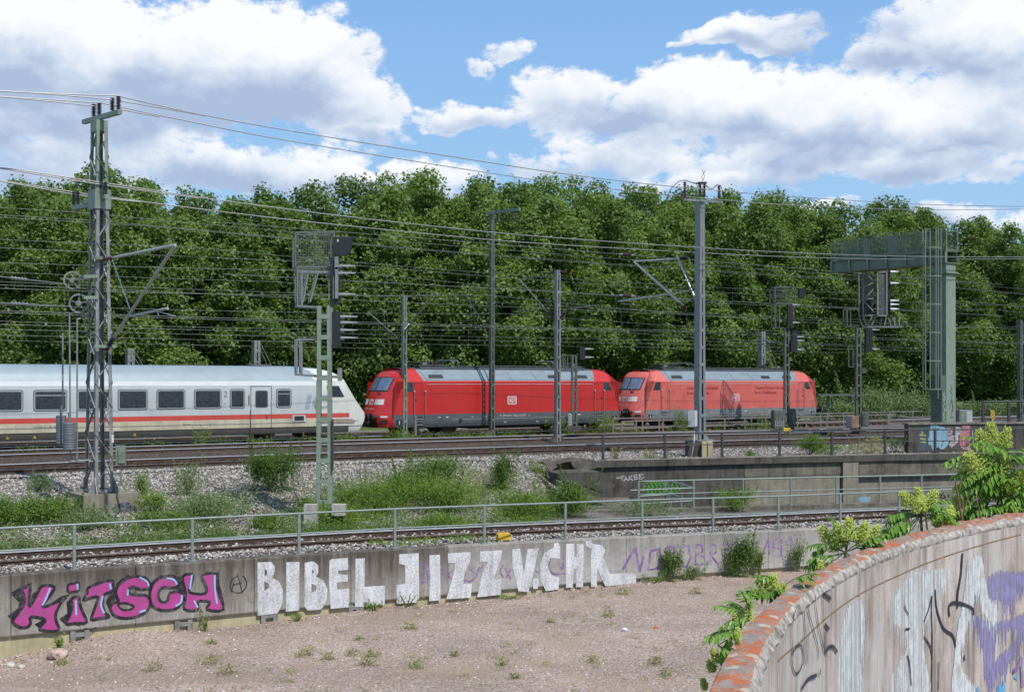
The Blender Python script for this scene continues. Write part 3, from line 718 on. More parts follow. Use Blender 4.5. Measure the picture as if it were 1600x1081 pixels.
tagline('purple_letter', [[(1455,150),(1515,220)],[(1530,145),(1465,245)]], .08, .014, pPurple, Z7)
tagline('purple_letter', [[(1570,200),(1600,135)],[(1600,135),(1605,225)]], .07, .014, pPurple, Z7)
Z8 = lambda pts: zm(LW, pts, 1200, 810)
tagline('purple_letter', [[(68,185),(30,180),(35,135),(85,128),(80,235),(45,240)]], .07, .014, pPurple, Z8)
tagline('purple_letter', [[(105,150),(145,105),(138,215)]], .07, .014, pPurple, Z8)
tagline('purple_scrawl', [[(1020,285),(1060,290),(1055,350),(1020,395),(1080,385),(1070,300)],[(1150,290),(1170,330),(1155,370),(1175,405)],[(1230,320),(1200,350),(1225,380)],[(1310,340),(1300,380),(1350,385),(1420,290)],[(1330,300),(1370,345),(1395,300)],[(1545,290),(1525,325),(1545,370)],[(1555,310),(1590,375)],[(1590,315),(1560,370)]], .05, .013, pPurple, Z6, sm=True)
tagline('purple_scrawl', [[(150,300),(140,320),(170,340)],[(245,220),(230,300),(260,345),(330,340)],[(320,215),(315,320),(300,300)]], .05, .013, pPurple, Z7, sm=True)
# ---------------------------------------------------------------- retaining wall of the upper yard
def rootat(name, p, label, cat, group=None): return empty(name, tuple(p), 0, label, cat, group)
c0 = LUP.at(LUP.s[3], -3, 0)
rwall = rootat('retaining_wall', c0, 'long dark retaining wall with a blackened coping beside the stairway railing', 'wall')
def wall_strip(line, a0, a1, z0, z1, o0, o1, mat, name, parent, n=8, bot=True):
    rows = []
    for k in range(n+1):
        a = a0+(a1-a0)*k/n; rows.append([line.at(a, z0, -o1), line.at(a, z0, o0), line.at(a, z1, o0), line.at(a, z1, -o1)])
    mb = MB().sheet(rows)
    for r in (rows[0], rows[-1]): mb.add(r, [(0, 1, 2, 3)])
    return mb.world(parent).build(name, mat, parent)
mConcM = M('half_blackened_concrete', (.17, .155, .125), .9, var=.4, vs=.7, bump=.4, bs=25, streak=.5, dirt=.8, dcol=(.05, .045, .038), spec=.2)
uh = lambda x: LUP.hit(x, 715)[0]
rows = [[LUP.at(a, -.66, .0), LUP.at(a, -.37, .0), LUP.at(a, -.35, -.02), LUP.at(a, -.35, -.55)] for a in np.linspace(-1.0, LUP.s[-1], 60)]
MB().sheet(rows+[], mf=lambda i, j: 1 if j == 0 else 0).sheet([[LUP.at(a, -.66, .0), LUP.at(a, -.66, -.55)] for a in np.linspace(-1.0, LUP.s[-1], 60)]).add(rows[0], [(0, 1, 2, 3)]).world(rwall).build('coping', [mCoping, mConcD], rwall)
wall_strip(LUP, -.6, uh(1165), -3.6, -.67, -.14, .5, mConcD, 'wall_panel', rwall)
wall_strip(LUP, uh(1167), uh(1315), -3.6, -1.25, -.16, .5, mConcB, 'wall_panel', rwall)
wall_strip(LUP, uh(1166), uh(1316), -1.24, -.67, -.14, .5, mConcM, 'wall_panel', rwall)
wall_strip(LUP, uh(1318), uh(1342), -3.6, -.67, -.03, .5, mConcB, 'pilaster', rwall, 2)
wall_strip(LUP, uh(1344), LUP.s[-1], -1.40, -.67, -.10, .5, mConcM, 'wall_panel', rwall, 20)
wall_strip(LUP, uh(1344), LUP.s[-1], -3.6, -1.42, -.26, .5, mConcB, 'wall_panel', rwall, 20)
pGreen = paint_mat('green_spray', (.07, .26, .03), .4, 5, (.09, .085, .07)); pSilver = paint_mat('silver_spray', (.42, .42, .43), .3, 10, (.1, .1, .1))
pSky = paint_mat('sky_blue_spray', (.20, .42, .55), .35, 7, (.25, .26, .26)); pRose = paint_mat('rose_spray', (.48, .16, .2), .4, 6, (.2, .16, .16)); pPale = paint_mat('pale_spray', (.48, .42, .47), .45, 8, (.16, .14, .14))
pYel = paint_mat('yellow_spray', (.36, .38, .16), .4, 8, (.12, .13, .12))
ZU = lambda pts: zm(LUP, pts, 820, 680, 5.333)
TK = [[(775,360),(840,340)],[(812,350),(828,385)],[(838,385),(850,345),(870,380)],[(842,368),(866,366)],[(880,340),(880,378)],[(905,335),(884,358),(912,378)],[(948,328),(920,335),(925,370),(955,362)],[(922,350),(948,347)],[(965,325),(968,370)],[(965,325),(1000,330),(970,345),(1005,352),(975,368)]]
mb = MB(); [stroke(mb, LUP, ZU(s_), .055, -.13+.001*i, sm=False) for i, s_ in enumerate(TK)]; mb.world(rwall).build('graffiti_tag', pSilver, rwall)
mb = MB(); paint(mb, LUP, ZU([(1000,400),(1060,385),(1180,392),(1290,395),(1320,440),(1290,480),(1180,490),(1050,488),(990,470)]), -.128)
for k in range(9): x_ = 1010+k*34; stroke(mb, LUP, ZU([(x_, 400), (x_+20, 430), (x_, 450), (x_+15, 480)]), .05, -.124+.0005*k, 1)
mb.world(rwall).build('graffiti_piece', [pGreen, pBlack], rwall)
mb = MB()
for s_ in [[(1430,430),(1445,395),(1455,435),(1475,390),(1490,440),(1500,400),(1520,430)],[(1525,400),(1535,425),(1560,395),(1575,420)]]: stroke(mb, LUP, ZU(s_), .05, -.145)
mb.world(rwall).build('graffiti_tag', pBlack, rwall)
ZV = lambda pts: zm(LUP, pts, 1200, 540)
mb = MB(); paint(mb, LUP, ZV([(575,950),(660,945),(655,980),(580,978)]), -.25); paint(mb, LUP, ZV([(720,945),(810,955),(800,972),(700,968)]), -.25); mb.world(rwall).build('graffiti_piece', pSky, rwall)
mb = MB(); [stroke(mb, LUP, ZV(s_), .05, -.25) for s_ in [[(1090,925),(1088,950),(1105,940),(1090,925)],[(1120,915),(1100,950),(1130,950),(1115,935)],[(1145,930),(1150,950)],[(860,920),(900,960)],[(880,950),(940,925)]]]
mb.world(rwall).build('graffiti_tag', pBlack, rwall)
# broken wing wall at its left end
p0 = G(905, 742, 3.75)
wing = rootat('wing_wall', p0, 'broken concrete wing wall sloping down left of the dark retaining wall', 'wall')
def pxprism(mb, pts, Y0, depth, mi=0): mb.prism([PY(x, y, Y0) for x, y in pts], V((-.25, 1, 0)).normalized()*depth, mi)
mb = MB(); pxprism(mb, [(872,740),(895,738),(938,737),(962,758),(948,772),(918,760),(890,755),(876,750)], 49.5, 1.6); mb.world(wing).build('wall_slab', mConcD, wing)
mb = MB(); pxprism(mb, [(847,718),(861,716),(871,729),(860,736)], 51.0, .15); mb.world(wing).build('loose_slab', M('brown_slab', (.17, .14, .12), .9, var=.3), wing)
mb = MB(); pxprism(mb, [(862,721),(895,714),(897,718),(872,724)], 51.5, .5); pxprism(mb, [(893,724),(905,716),(928,718),(931,732),(900,734)], 51.5, 1.0); pxprism(mb, [(872,726),(888,722),(890,733),(874,734)], 51.8, .8, 1); pxprism(mb, [(908,735),(922,735),(922,738),(908,739)], 50, .4)
mb.world(wing).build('broken_block', [mConcM, M('brick_red', (.17, .08, .055), .9, var=.4, vs=6)], wing)
# floor of the stair cutting behind the kerb
tag(MB().sheet([[LKB.at(a, -3.4, -.3) for a in np.linspace(-2.5, LKB.s[-1], 20)], [LKB.at(a, -3.4, -9) for a in np.linspace(-2.5, LKB.s[-1], 20)]]).build('cutting_floor', mConcD), kind='structure')
# kerb carrying the green railing, stairway side
kerb = rootat('kerb_wall', LKB.at(8, -2.3, 0), 'low stained concrete kerb under the rear green railing', 'kerb')
wall_strip(LKB, -2.2, LKB.s[-1], -2.6, -1.9, .12, .45, mConcM, 'kerb_block', kerb, 40)
def railing(name, line, posts, zf, h, rails, off, mat, label, cat, pw=.055, rw=.03, ends=None, flat=False, group=None):
    a0 = posts[len(posts)//2]; root = rootat(name, line.at(a0, zf(a0), off), label, cat, group)
    for a in posts:
        n = line.nrm(a); mb = MB(); p = line.at(a, zf(a), off); t = V((-n.y, n.x, 0)); R = Matrix((t, -n, V((0, 0, 1)))).transposed()
        mb.box(p+V((0, 0, h/2)), (pw, pw*.8, h), R); mb.box(p+V((0, 0, .012)), (pw*2.6, pw*2.6, .02), R); mb.world(root).build('post', mat, root)
    a_0, a_1 = ends or (posts[0], posts[-1])
    for hz, r in rails:
        pts = [line.at(a, zf(a)+hz, off-(.0 if hz == h else 0)) for a in np.linspace(a_0, a_1, 60)]
        MB().tube(pts, r, 7).world(root).build('rail', mat, root, smooth=True)
    return root
npx = [-250, -80, 118, 303, 470, 620, 760, 887, 1007, 1118, 1220, 1317, 1409, 1495, 1575, 1650]
LWr = LW.offset(-.14)
pa = [LW.hit(x, 860)[0] for x in npx]
pa[0], pa[1] = pa[2]-2*(pa[3]-pa[2]), pa[2]-(pa[3]-pa[2])
railing('green_railing', LW, pa, hc_at, 1.06, [(1.06, .03), (.54, .022)], -.14, mGreenRail, 'long green grey handrail along the top of the graffiti wall', 'railing', .07, ends=(pa[0]-2, LW.s[-1]*.86))
kp = [LKB.hit(x, 790)[0] for x in (998.5, 1084.7, 1162, 1237, 1308, 1376, 1441, 1505, 1566, 1625, 1680)]
railing('green_railing', LKB, kp, lambda a: -1.9, 1.06, [(1.06, .03), (.56, .022)], -.05, mGreenRail, 'rear green grey railing on the low kerb before the dark retaining wall', 'railing', .07)
# short stair railing behind its left end
sr = rootat('stair_railing', PY(1060, 790, 51.3), 'short sloping green stair railing between the rear railing and dark wall', 'railing')
mb = MB(); A_, B_, C_, D_ = PY(1040, 752, 52.5), PY(1085, 762, 50.4), PY(1049, 752, 52.2), PY(1066, 764, 51.4)
for x, y0, y1, Y in ((1040, 752, 792, 52.4), (1048, 752, 792, 52.1), (1065, 764, 794, 51.2)): MB().bar(PY(x, y1, Y), PY(x, y0, Y), .07).world(sr).build('post', mGreenRail, sr)
for a, b in (((1048, 752, 52.1), (1086, 762, 50.3)), ((1049, 773, 52.1), (1066, 777, 51.2)), ((984, 766, 50), (1086, 762, 50.3)), ((1000, 775, 49.9), (1085, 770, 50.2)), ((998, 787, 49.9), (1084, 782, 50.2)), ((983, 764, 50.2), (999, 751, 48.6)), ((984, 778, 50.2), (999, 768, 48.7))):
    MB().tube([PY(*a), PY(*b)], .028, 7).world(sr).build('rail', mGreenRail, sr)
up = [LUP.hit(x, 712)[0] for x in (944.5, 1041.5, 1131, 1221, 1303, 1386, 1464, 1538, 1605, 1670)]
LUPz = lambda a: -.35
railing('dark_railing', LUP, up, LUPz, 1.08, [(1.08, .032), (.56, .02)], -.16, mDarkRail, 'dark steel railing on the coping of the retaining wall', 'railing', .10, ends=(LUP.hit(930, 712)[0]-.7, up[-1]))

# ---------------------------------------------------------------- rolling stock
def mpaint(name, col, **k): return M(name, col, k.pop('rough', .38), 0, coat=.25, **k)
mRed1 = mpaint('traffic_red_fresh', (.46, .020, .016), var=.05, vs=.8, dirt=.25, dcol=(.33, .035, .03), streak=.10, sscale=6)
mRed2 = mpaint('traffic_red_faded', (.55, .105, .085), var=.10, vs=1.2, dirt=.6, dcol=(.50, .17, .14), streak=.24, sscale=11, rough=.5)
mFrame1 = M('dark_grey_frame', (.085, .095, .105), .55, var=.15, vs=2, dirt=.3, dcol=(.06, .055, .05), streak=.1)
mFrame2 = M('weathered_grey_frame', (.17, .19, .20), .6, var=.2, vs=2, dirt=.6, dcol=(.12, .11, .095), streak=.25)
mRoof = M('roof_grey', (.20, .25, .285), .42, .1, var=.12, vs=1.5, dirt=.3, dcol=(.24, .28, .31), streak=.1)
mRoofD = M('roof_dark', (.09, .10, .115), .6, var=.2, vs=2)
mGlass = M('dark_glass', (.030, .034, .046), .10, var=.8, vs=7, spec=.6)  # mottled colour stands in for speckled reflections in the panes
mScreen = M('windscreen', (.10, .13, .20), .1, 0, var=.25, vs=2, spec=.9, coat=.6)
mWhiteP = M('white_panel', (.55, .55, .55), .6, var=.2, vs=5, dirt=.4, dcol=(.38, .36, .35))
mLine = M('pale_line', (.55, .5, .5), .6)
def curve_tab(tab):
    xs = [a for a, b in tab]; ys = [b for a, b in tab]
    return lambda z: float(np.interp(z, xs, ys))
def rrect(x0, x1, z0, z1, r, n=4):
    P = []
    for cx_, cz_, a0 in ((x1-r, z1-r, 0), (x0+r, z1-r, 90), (x0+r, z0+r, 180), (x1-r, z0+r, 270)):
        for k in range(n+1):
            a = math.radians(a0+90*k/n); P.append((cx_+r*math.cos(a), cz_+r*math.sin(a)))
    return P
class Body:
    def __init__(s, L, sec, fa, ta, fb, tb): s.L, s.sec, s.fa, s.ta, s.fb, s.tb = L, sec, fa, ta, fb, tb
    def xa(s, y, z): return s.fa(z)+s.ta(abs(y), z)
    def xb(s, y, z): return s.L-s.fb(z)-s.tb(abs(y), z)
    def hull(s, cols, matf, slant=None, nr=9):
        mb = MB(); half = s.sec; ring = half+[(-y, z) for y, z in half[::-1][1:]]; rows = []
        for (y, z) in ring:
            xs = [s.xa(y, z)]+[c+(slant(c, z) if slant else 0) for c in cols]+[s.xb(y, z)]
            rows.append([V((x, y, z)) for x in xs])
        mb.sheet(rows, mf=lambda i, j: matf(sum((rows[a][b] for a in (i, i+1) for b in (j, j+1)), V())/4, 'side'))
        rr = np.cos(np.linspace(0, math.pi, 2*nr-1))
        for sgn, fx in ((0, s.xa), (1, s.xb)):
            rows2 = [[V((fx(r*y, z), r*y, z)) for r in rr] for (y, z) in half]
            mb.sheet(rows2, mf=lambda i, j: matf(sum((rows2[a][b] for a in (i, i+1) for b in (j, j+1)), V())/4, 'cap'))
        bt = [V((rows[0][k].x, ring[0][0], ring[0][1])) for k in range(len(rows[0]))]; bt2 = [V((rows[-1][k].x, ring[-1][0], ring[-1][1])) for k in range(len(rows[-1]))]
        mb.sheet([bt, bt2], mf=lambda i, j: matf(V((5, 0, .3)), 'side'))
        return mb
    def patch(s, mb, y0, y1, z0, z1, off=.012, end='a', mi=0, ny=6, nz=5, skew=0):
        rows = []
        for i in range(nz+1):
            z = z0+(z1-z0)*i/nz; f = (z-z0)/(z1-z0); a, b = y0+skew*f, y1-skew*f
            r = []
            for j in range(ny+1):
                y = a+(b-a)*j/ny; x = s.xa(y, z)-off if end == 'a' else s.xb(y, z)+off; r.append(V((x, y, z)))
            rows.append(r)
        mb.sheet(rows, mi)
RZ = math.atan2(DU.y, DU.x)
fz = curve_tab([(.42, .78), (.6, .64), (1.0, .62), (1.15, .68), (2.3, 1.02), (2.45, 1.10), (3.14, 1.50), (3.36, 1.66), (3.52, 1.95), (3.60, 2.45), (3.68, 3.0), (3.74, 3.25)])
def tapl(a, z):
    q = max(0, (a-.62)/.855); return .62*q**1.6+.04*(a/.8)**2
secL = [(-1.42, .42), (-1.465, .50), (-1.47, .85), (-1.475, 1.12), (-1.475, 1.14), (-1.475, 1.7), (-1.475, 2.3), (-1.475, 2.93), (-1.44, 2.98), (-1.30, 3.16), (-1.15, 3.36), (-1.02, 3.52), (-.96, 3.60), (-.6, 3.68), (0, 3.72)]
UL1, UL2, UC = 34.37, 52.95, 34.45
def locomotive(px_left, label, red, frame, text, faded, raised):
    uL = px_left; root = empty('locomotive', tuple(T(uL, NC, 0)), RZ, label, 'locomotive')
    bd = Body(19.1, secL, fz, tapl, fz, tapl)
    def mf(c, kind):
        xe = min(c.x, 19.1-c.x)
        if c.z < 1.13: return 0 if (kind == 'cap' or xe < 1.3+(1.13-c.z)*-.5) else 1
        if c.z > 2.96 and kind == 'side' and xe > 3.2: return 2 if abs(c.y) > .93 else 3
        if c.z > 3.61 and abs(c.y) < .7 and xe > 2.0: return 3
        return 0
    cols = [1.32, 2.2, 2.75, 3.4]+list(np.linspace(4.4, 14.7, 9))+[15.7, 16.35, 16.9, 17.78]
    def slant(c, z):
        k = 1 if c < 9.5 else -1; e = min(c, 19.1-c)
        if e < 1.4: return k*(.28*(1.13-min(z, 1.13))+max(0, z-1.13)*.10 + max(0, z-2.9)*.9)
        if e < 2.5: return k*max(0, z-2.9)*.9
        if e < 3.0: return k*max(0, z-2.9)*.55
        if e < 3.5: return -k*(max(0, z-2.95)*.45)
        return 0
    hb = bd.hull(cols, mf, slant); hb.build('body', [red, frame, mRoof, mRoofD], root, smooth=True, angle=math.radians(33))
    X = lambda px: Un(px, NC-1.475)-uL
    ny = -1.475
    def panel(name, x0, x1, z0, z1, mat, t=.012, r=.02, side=-1, parent=root, n=3):
        mb = MB(); P = rrect(min(x0, x1), max(x0, x1), z0, z1, r, n); mb.prism([V((x, side*1.476, z)) for x, z in P], V((0, side*t, 0))); return mb.build(name, mat, parent)
    # cab ends
    for end in ('a', 'b'):
        cx = (lambda v: v) if end == 'a' else (lambda v: 19.1-v)
        mb = MB(); bd.patch(mb, -1.02, 1.02, 2.40, 3.20, .006, end, 0, 10); mb.build('windscreen_frame', mBlack, root)
        for s in (-1, 1):
            mb = MB(); a, b = sorted((s*.05, s*.97)); bd.patch(mb, a, b, 2.47, 3.15, .014, end); mb.build('windscreen', mScreen, root)
            mb = MB(); a, b = sorted((s*.36, s*.98)); bd.patch(mb, a, b, 1.68, 1.98, .01, end); mb.build('front_panel', mWhiteP, root)
            mb = MB(); xx = bd.xa(s*.7, 2.3)-.03; mb.box((cx(xx), s*.55, 2.28), (.05, .26, .04)); mb.tube([(cx(xx), s*.55, 2.3), (cx(xx+.05), s*.35, 2.62)], .012, 5); mb.build('wiper', mBlack, root)
            mb = MB(); a, b = sorted((s*1.0, s*1.28)); bd.patch(mb, a, b, .98, 1.07, .012, end, 0, 3, 2); mb.build('marker_light', mWhiteP, root)
            mb = MB(); bd.patch(mb, a, b, .70, .86, .012, end, 0, 3, 2); mb.build('headlight', mBlack, root)
            mb = MB(); mb.tube([(cx(.70), s*.875, 1.0), (cx(.38), s*.875, 1.0)], .10, 10); mb.lathe((cx(.34), s*.875, 1.0), [(.12, -.04), (.24, -.02), (.25, .02), (.2, .05)], 14, V((1 if end == 'a' else -1, 0, 0))); mb.build('buffer', mDark, root, smooth=True, angle=.6)
        mb = MB(); bd.patch(mb, -.80, .80, .44, 1.06, .02, end); mb.box((cx(.45), 0, .95), (.35, .22, .3)); mb.tube([(cx(.4), 0, 1.0), (cx(.0), 0, .95)], .06, 6)  # flat dark patch paints in the shaded recess around the coupling
        for s in (-.4, .4, -.55, .55): mb.tube([(cx(.6), s, 1.0), (cx(.38), s, .55), (cx(.2), s, .75)], .03, 6)
        mb.build('coupler', mDark, root)
        mb = MB()
        for zz, h_ in ((1.83, .22),):
            fn = lambda x, y: V(((bd.xa(-.22+x, 1.7+y)-.013) if end == 'a' else (bd.xb(.22-x, 1.7+y)+.013), (-.22+x) if end == 'b' else (.22-x), 1.72+y))
            P = rrect(-.24, .24, 1.67, 1.97, .05)
            mb.add([V(((bd.xa(y, z)-.010) if end == 'a' else (bd.xb(y, z)+.010), y, z)) for y, z in P], [tuple(range(len(P)))], 0)
            text_on(mb, 'DB', .27, fn, 1, .44, .01)
        mb.build('emblem', [mWhiteP, M('emblem_red', (.5, .02, .02), .5)], root)
        mb = MB(); text_on(mb, '101 '+('132-1' if not faded else '121-4'), .15, (lambda x, y: V((bd.xa(.55-x, 1.4+y)-.012, .55-x, 1.4+y))) if end == 'a' else (lambda x, y: V((bd.xb(x-.55, 1.4+y)+.012, x-.55, 1.4+y))), 0, 1.0); mb.build('front_number', mWhiteP, root)
    # sides
    for side in (-1, 1):
        for fx in ((lambda v: v), (lambda v: 19.1-v)):
            mb = MB(); P = [(1.98, 2.40), (2.64, 2.40), (2.64, 2.90), (2.24, 2.90)]
            mb.prism([V((fx(x), side*1.476, z)) for x, z in P], V((0, side*.01, 0))); mb.build('cab_window', mGlass, root)
            mb = MB()
            for a, b in (((2.70, 1.12), (2.70, 2.9)), ((3.22, 1.12), (3.22, 2.9)), ((2.70, 2.9), (3.22, 2.9))): mb.bar(V((fx(a[0]), side*1.477, a[1])), V((fx(b[0]), side*1.477, b[1])), .018, .012)
            mb.box((fx(2.82), side*1.5, 1.95), (.12, .04, .04)); mb.build('door_seam', M('seam_red', (.25, .015, .012), .6), root)
            for xx in (2.68, 3.40):
                mb = MB(); mb.tube([(fx(xx), side*1.48, 2.42), (fx(xx), side*1.56, 2.40), (fx(xx), side*1.56, .98), (fx(xx), side*1.48, .95)], .016, 6, mi=0); mb.box((fx(xx), side*1.53, 2.41), (.07, .1, .07), mi=1); mb.build('handrail', [mGal, mWhiteP], root)
            mb = MB(); 
            for zz in (.93, .62): mb.box((fx(3.0), side*1.475, zz), (.5, .02, .13), mi=0); mb.box((fx(3.0), side*1.49, zz-.05), (.46, .05, .02), mi=1)
            mb.build('footstep', [mBlack, mLine], root)
            mb = MB(); mb.box((fx(1.75), side*1.478, .72), (.32, .02, .26)); mb.box((fx(1.75), side*1.49, .70), (.06, .03, .2), mi=1); mb.build('socket_box', [mBlack, mLine], root)
        mb = MB(); mb.box((9.55, side*1.479, 2.80), (12.0, .006, .02)); mb.build('trim_line', mLine, root)
        mb = MB()
        for k in range(14): mb.box((4.3+k*.78+RNG.uniform(-.2, .2), side*1.478, RNG.choice([.95, .78, .6])), (RNG.uniform(.05, .3), .012, RNG.uniform(.02, .06)))
        for xx in (5.8, 13.5): mb.box((xx, side*1.478, .72), (.22, .02, .24), mi=1)
        mb.box((9.5, side*1.478, .82), (8.6, .008, .012)); mb.build('frame_marking', [mLine, mBlack], root)
        # roof vents and seams on the slanted flank
        vs_ = (3.75, 4.75), (12.2, 13.1), (14.35, 15.3)
        def flank(x, z, o): 
            y = float(np.interp(z, [2.98, 3.16, 3.36, 3.52], [1.44, 1.30, 1.15, 1.02])); return V((x, side*(y+o*.78), z+o*.62))
        for a, b in vs_:
            mb = MB(); mb.sheet([[flank(a-.1, 3.03, .006), flank(b+.1, 3.03, .006)], [flank(a-.1, 3.42, .006), flank(b+.1, 3.42, .006)]], mi=1); mb.sheet([[flank(a, 3.12, .012), flank(b, 3.12, .012)], [flank(a+.08, 3.33, .012), flank(b-.0, 3.33, .012)]]); mb.build('roof_vent', [mBlack, mRoof], root)
        mb = MB()
        for xx in (3.46, 9.4, 11.2, 15.6): mb.sheet([[flank(xx+.12, 2.99, .007), flank(xx+.17, 2.99, .007)], [flank(xx-.12, 3.52, .007), flank(xx-.07, 3.52, .007)]])
        mb.sheet([[flank(3.5, 3.03, .008), flank(15.6, 3.03, .008)], [flank(3.5, 3.05, .008), flank(15.6, 3.05, .008)]]); mb.build('roof_seam', mRoofD, root)
        # emblem and lettering on the flank
        fn0 = lambda cx_: ((lambda x, y: V((cx_+x, side*1.482, y))) if side < 0 else (lambda x, y: V((cx_-x, side*1.482, y))))
        xe = X(800) if not faded else X(1150)
        mb = MB(); f_ = fn0(xe)
        for k, (o_, mi_) in enumerate(((0, 0), (.05, 1), (.085, 0))):
            P = rrect(-.33+o_, .33-o_, 1.62+o_, 2.10-o_, .07); mb.add([f_(x, z)+V((0, side*.001*k, 0)) for x, z in P], [tuple(range(len(P)))], mi_)
        text_on(mb, 'DB', .40, lambda x, y: f_(x-.22, y+1.72)+V((0, side*.004, 0)), 1, .44, .015); mb.build('emblem', [mWhiteP, M('emblem_red', (.5, .02, .02), .5)], root)
        mb = MB(); text_on(mb, '91 80 6101 '+('132-1' if not faded else '121-4')+' D-DB', .16, lambda x, y: f_(x-.9, y+.93), 0, 1.9, .004); mb.build('side_number', mLine if not faded else M('yellow_number', (.42, .40, .25), .6), root)
        if text:
            mT = M('dark_red_lettering', (.24, .012, .012), .6)
            for xc, wd in ((X(1073), 2.9), (X(1179), 3.1)):
                mb = MB(); f2 = fn0(xc if side < 0 else 19.1-xc)
                text_on(mb, 'Unsere Preise schonen', .30, lambda x, y: f2(x, y+2.42), 0, wd, .01); text_on(mb, 'Ihren Geldbeutel.', .30, lambda x, y: f2(x, y+2.10), 0, wd*.72, .01); mb.build('slogan', mT, root)
    # roof equipment
    mb = MB(); mb.box((9.55, 0, 3.72), (12.0, 1.5, .10)); mb.tube([(3.6, -.55, 3.84), (15.5, -.55, 3.84)], .02, 6); mb.tube([(3.6, .5, 3.86), (15.5, .5, 3.86)], .02, 6)
    mb.build('roof_walkway', mRoofD, root)
    def panto(x0, d, up):
        mb = MB(); 
        for y in (-.5, .5): mb.tube([(x0, y, 3.86), (x0+d*2.2, y, 3.86)], .035, 6)
        for x_ in (0, 1.1, 2.2):
            mb.tube([(x0+d*x_, -.6, 3.86), (x0+d*x_, .6, 3.86)], .03, 6)
            for y in (-.5, .5): mb.lathe((x0+d*x_, y, 3.72), [(.07, 0), (.09, .04), (.06, .05), (.09, .09), (.06, .1), (.07, .14)], 8, mi=1)
        if up: A1, B1, C1 = (x0+d*2.1, 3.92), (x0-d*.1, 4.85), (x0+d*1.9, 5.75)
        else: A1, B1, C1 = (x0+d*2.1, 3.92), (x0-d*.1, 4.02), (x0+d*2.4, 4.10)
        mb.tube([(A1[0], 0, A1[1]), (B1[0], 0, B1[1])], .05, 7); mb.tube([(A1[0]-d*.4, .12, A1[1]), (B1[0]+d*.1, .1, B1[1]-.05)], .025, 6)
        for y in (-.35, .35): mb.tube([(B1[0], y*.4, B1[1]), (C1[0], y, C1[1])], .028, 6)
        mb.tube([(B1[0], -.2, B1[1]), (B1[0], .2, B1[1])], .03, 6)
        for o_ in (-.2, .2): mb.tube([(C1[0]+o_, -.95, C1[1]-.12), (C1[0]+o_, -.6, C1[1]+.06), (C1[0]+o_, .6, C1[1]+.06), (C1[0]+o_, .95, C1[1]-.12)], .03, 6, mi=2)
        for y in (-.4, .4): mb.tube([(C1[0]-.2, y, C1[1]+.05), (C1[0]+.2, y, C1[1]+.05)], .02, 5)
        mb.box((x0+d*1.5, .1, 3.92), (.7, .3, .16)); mb.box((x0+d*.6, -.35, 3.95), (.3, .12, .14), mi=2)
        mb.build('pantograph', [mDark, mInsul, mGal], root)
    panto(3.5, 1, False); panto(15.6, -1, raised)
    for k in range(5): MB().tube([(4.4+k*.22, -.4, 3.78), (4.5+k*.25, -.1, 4.02+.03*(k % 2)), (4.4+k*.22, .35, 3.8)], .035, 6).build('roof_cable', mDark, root)
    # running gear
    for xb_ in (4.2, 14.9):
        mb = MB(); mb.box((xb_, -.95, .55), (3.3, .25, .4)); mb.box((xb_, .95, .55), (3.3, .25, .4)); mb.box((xb_, 0, .55), (1.2, 1.8, .4))
        for s in (-1, 1):
            for e in (-1.1, 0, 1.1): mb.lathe((xb_+e, s*1.12, .55), [(.14, 0), (.14, .1)], 10, V((0, s, 0)))
        mb.build('bogie', mDark, root)
        for e in (-1.3, 1.3):
            mb = MB()
            for s in (-1, 1): mb.lathe((xb_+e, s*.72, .625), [(.2, .12), (.55, .10), (.60, .09), (.625, .07), (.625, -.03), (.65, -.05), (.3, -.06)], 24, V((0, s, 0)))
            mb.tube([(xb_+e, -.8, .625), (xb_+e, .8, .625)], .1, 8); mb.build('wheelset', M('wheel', (.07, .055, .045), .8, .3, var=.3), root, smooth=True, angle=.5)
    mb = MB(); mb.box((9.5, 0, .52), (5.0, 2.2, .55)); mb.build('equipment_box', mDark, root)
    return root
locomotive(UL1, 'bright red electric locomotive directly behind the white coach, both pantographs folded', mRed1, mFrame1, False, False, False)
locomotive(UL2, 'faded red electric locomotive with dark red slogan lettering, last in the train', mRed2, mFrame2, True, True, True)

# coach with its driving end against the first locomotive
mWhite1 = mpaint('coach_grey_white', (.44, .47, .47), var=.06, vs=1.0, dirt=.35, dcol=(.42, .43, .39), streak=.12, sscale=3, rough=.4)
mCream = mpaint('coach_dirty_cream', (.50, .46, .34), var=.12, vs=1.2, dirt=.6, dcol=(.30, .26, .18), streak=.25, sscale=5, rough=.5)
mStripe = mpaint('coach_red_stripe', (.50, .06, .045), var=.1, vs=1.5, dirt=.3, dcol=(.35, .09, .07))
mWhite2 = mpaint('coach_white_band', (.62, .63, .64), var=.05)
mRoofB = M('coach_roof_blue_grey', (.25, .315, .35), .45, .1, var=.1, vs=1.2, dirt=.25, dcol=(.27, .32, .35))
mSkirt = M('coach_skirt', (.075, .075, .066), .7, var=.25, vs=1.5, dirt=.4, dcol=(.12, .11, .09))
mNose = mpaint('coach_nose_cream', (.60, .60, .555), var=.08, vs=1.0, dirt=.45, dcol=(.50, .485, .42), streak=.1)
Lc = 26.4
nz = curve_tab([(.28, .52), (.40, .36), (.6, .20), (.85, .07), (1.1, .02), (1.3, .07), (1.6, .30), (2.05, .66), (2.5, .95), (2.9, 1.22), (3.1, 1.48), (3.35, 1.95), (3.52, 2.35), (3.66, 3.1), (3.76, 4.2)])
def tapn(a, z): 
    q = a/1.41; return (.42*q**2.6)*(1 if z < 2.8 else max(.0, 1-(z-2.8)/.9))
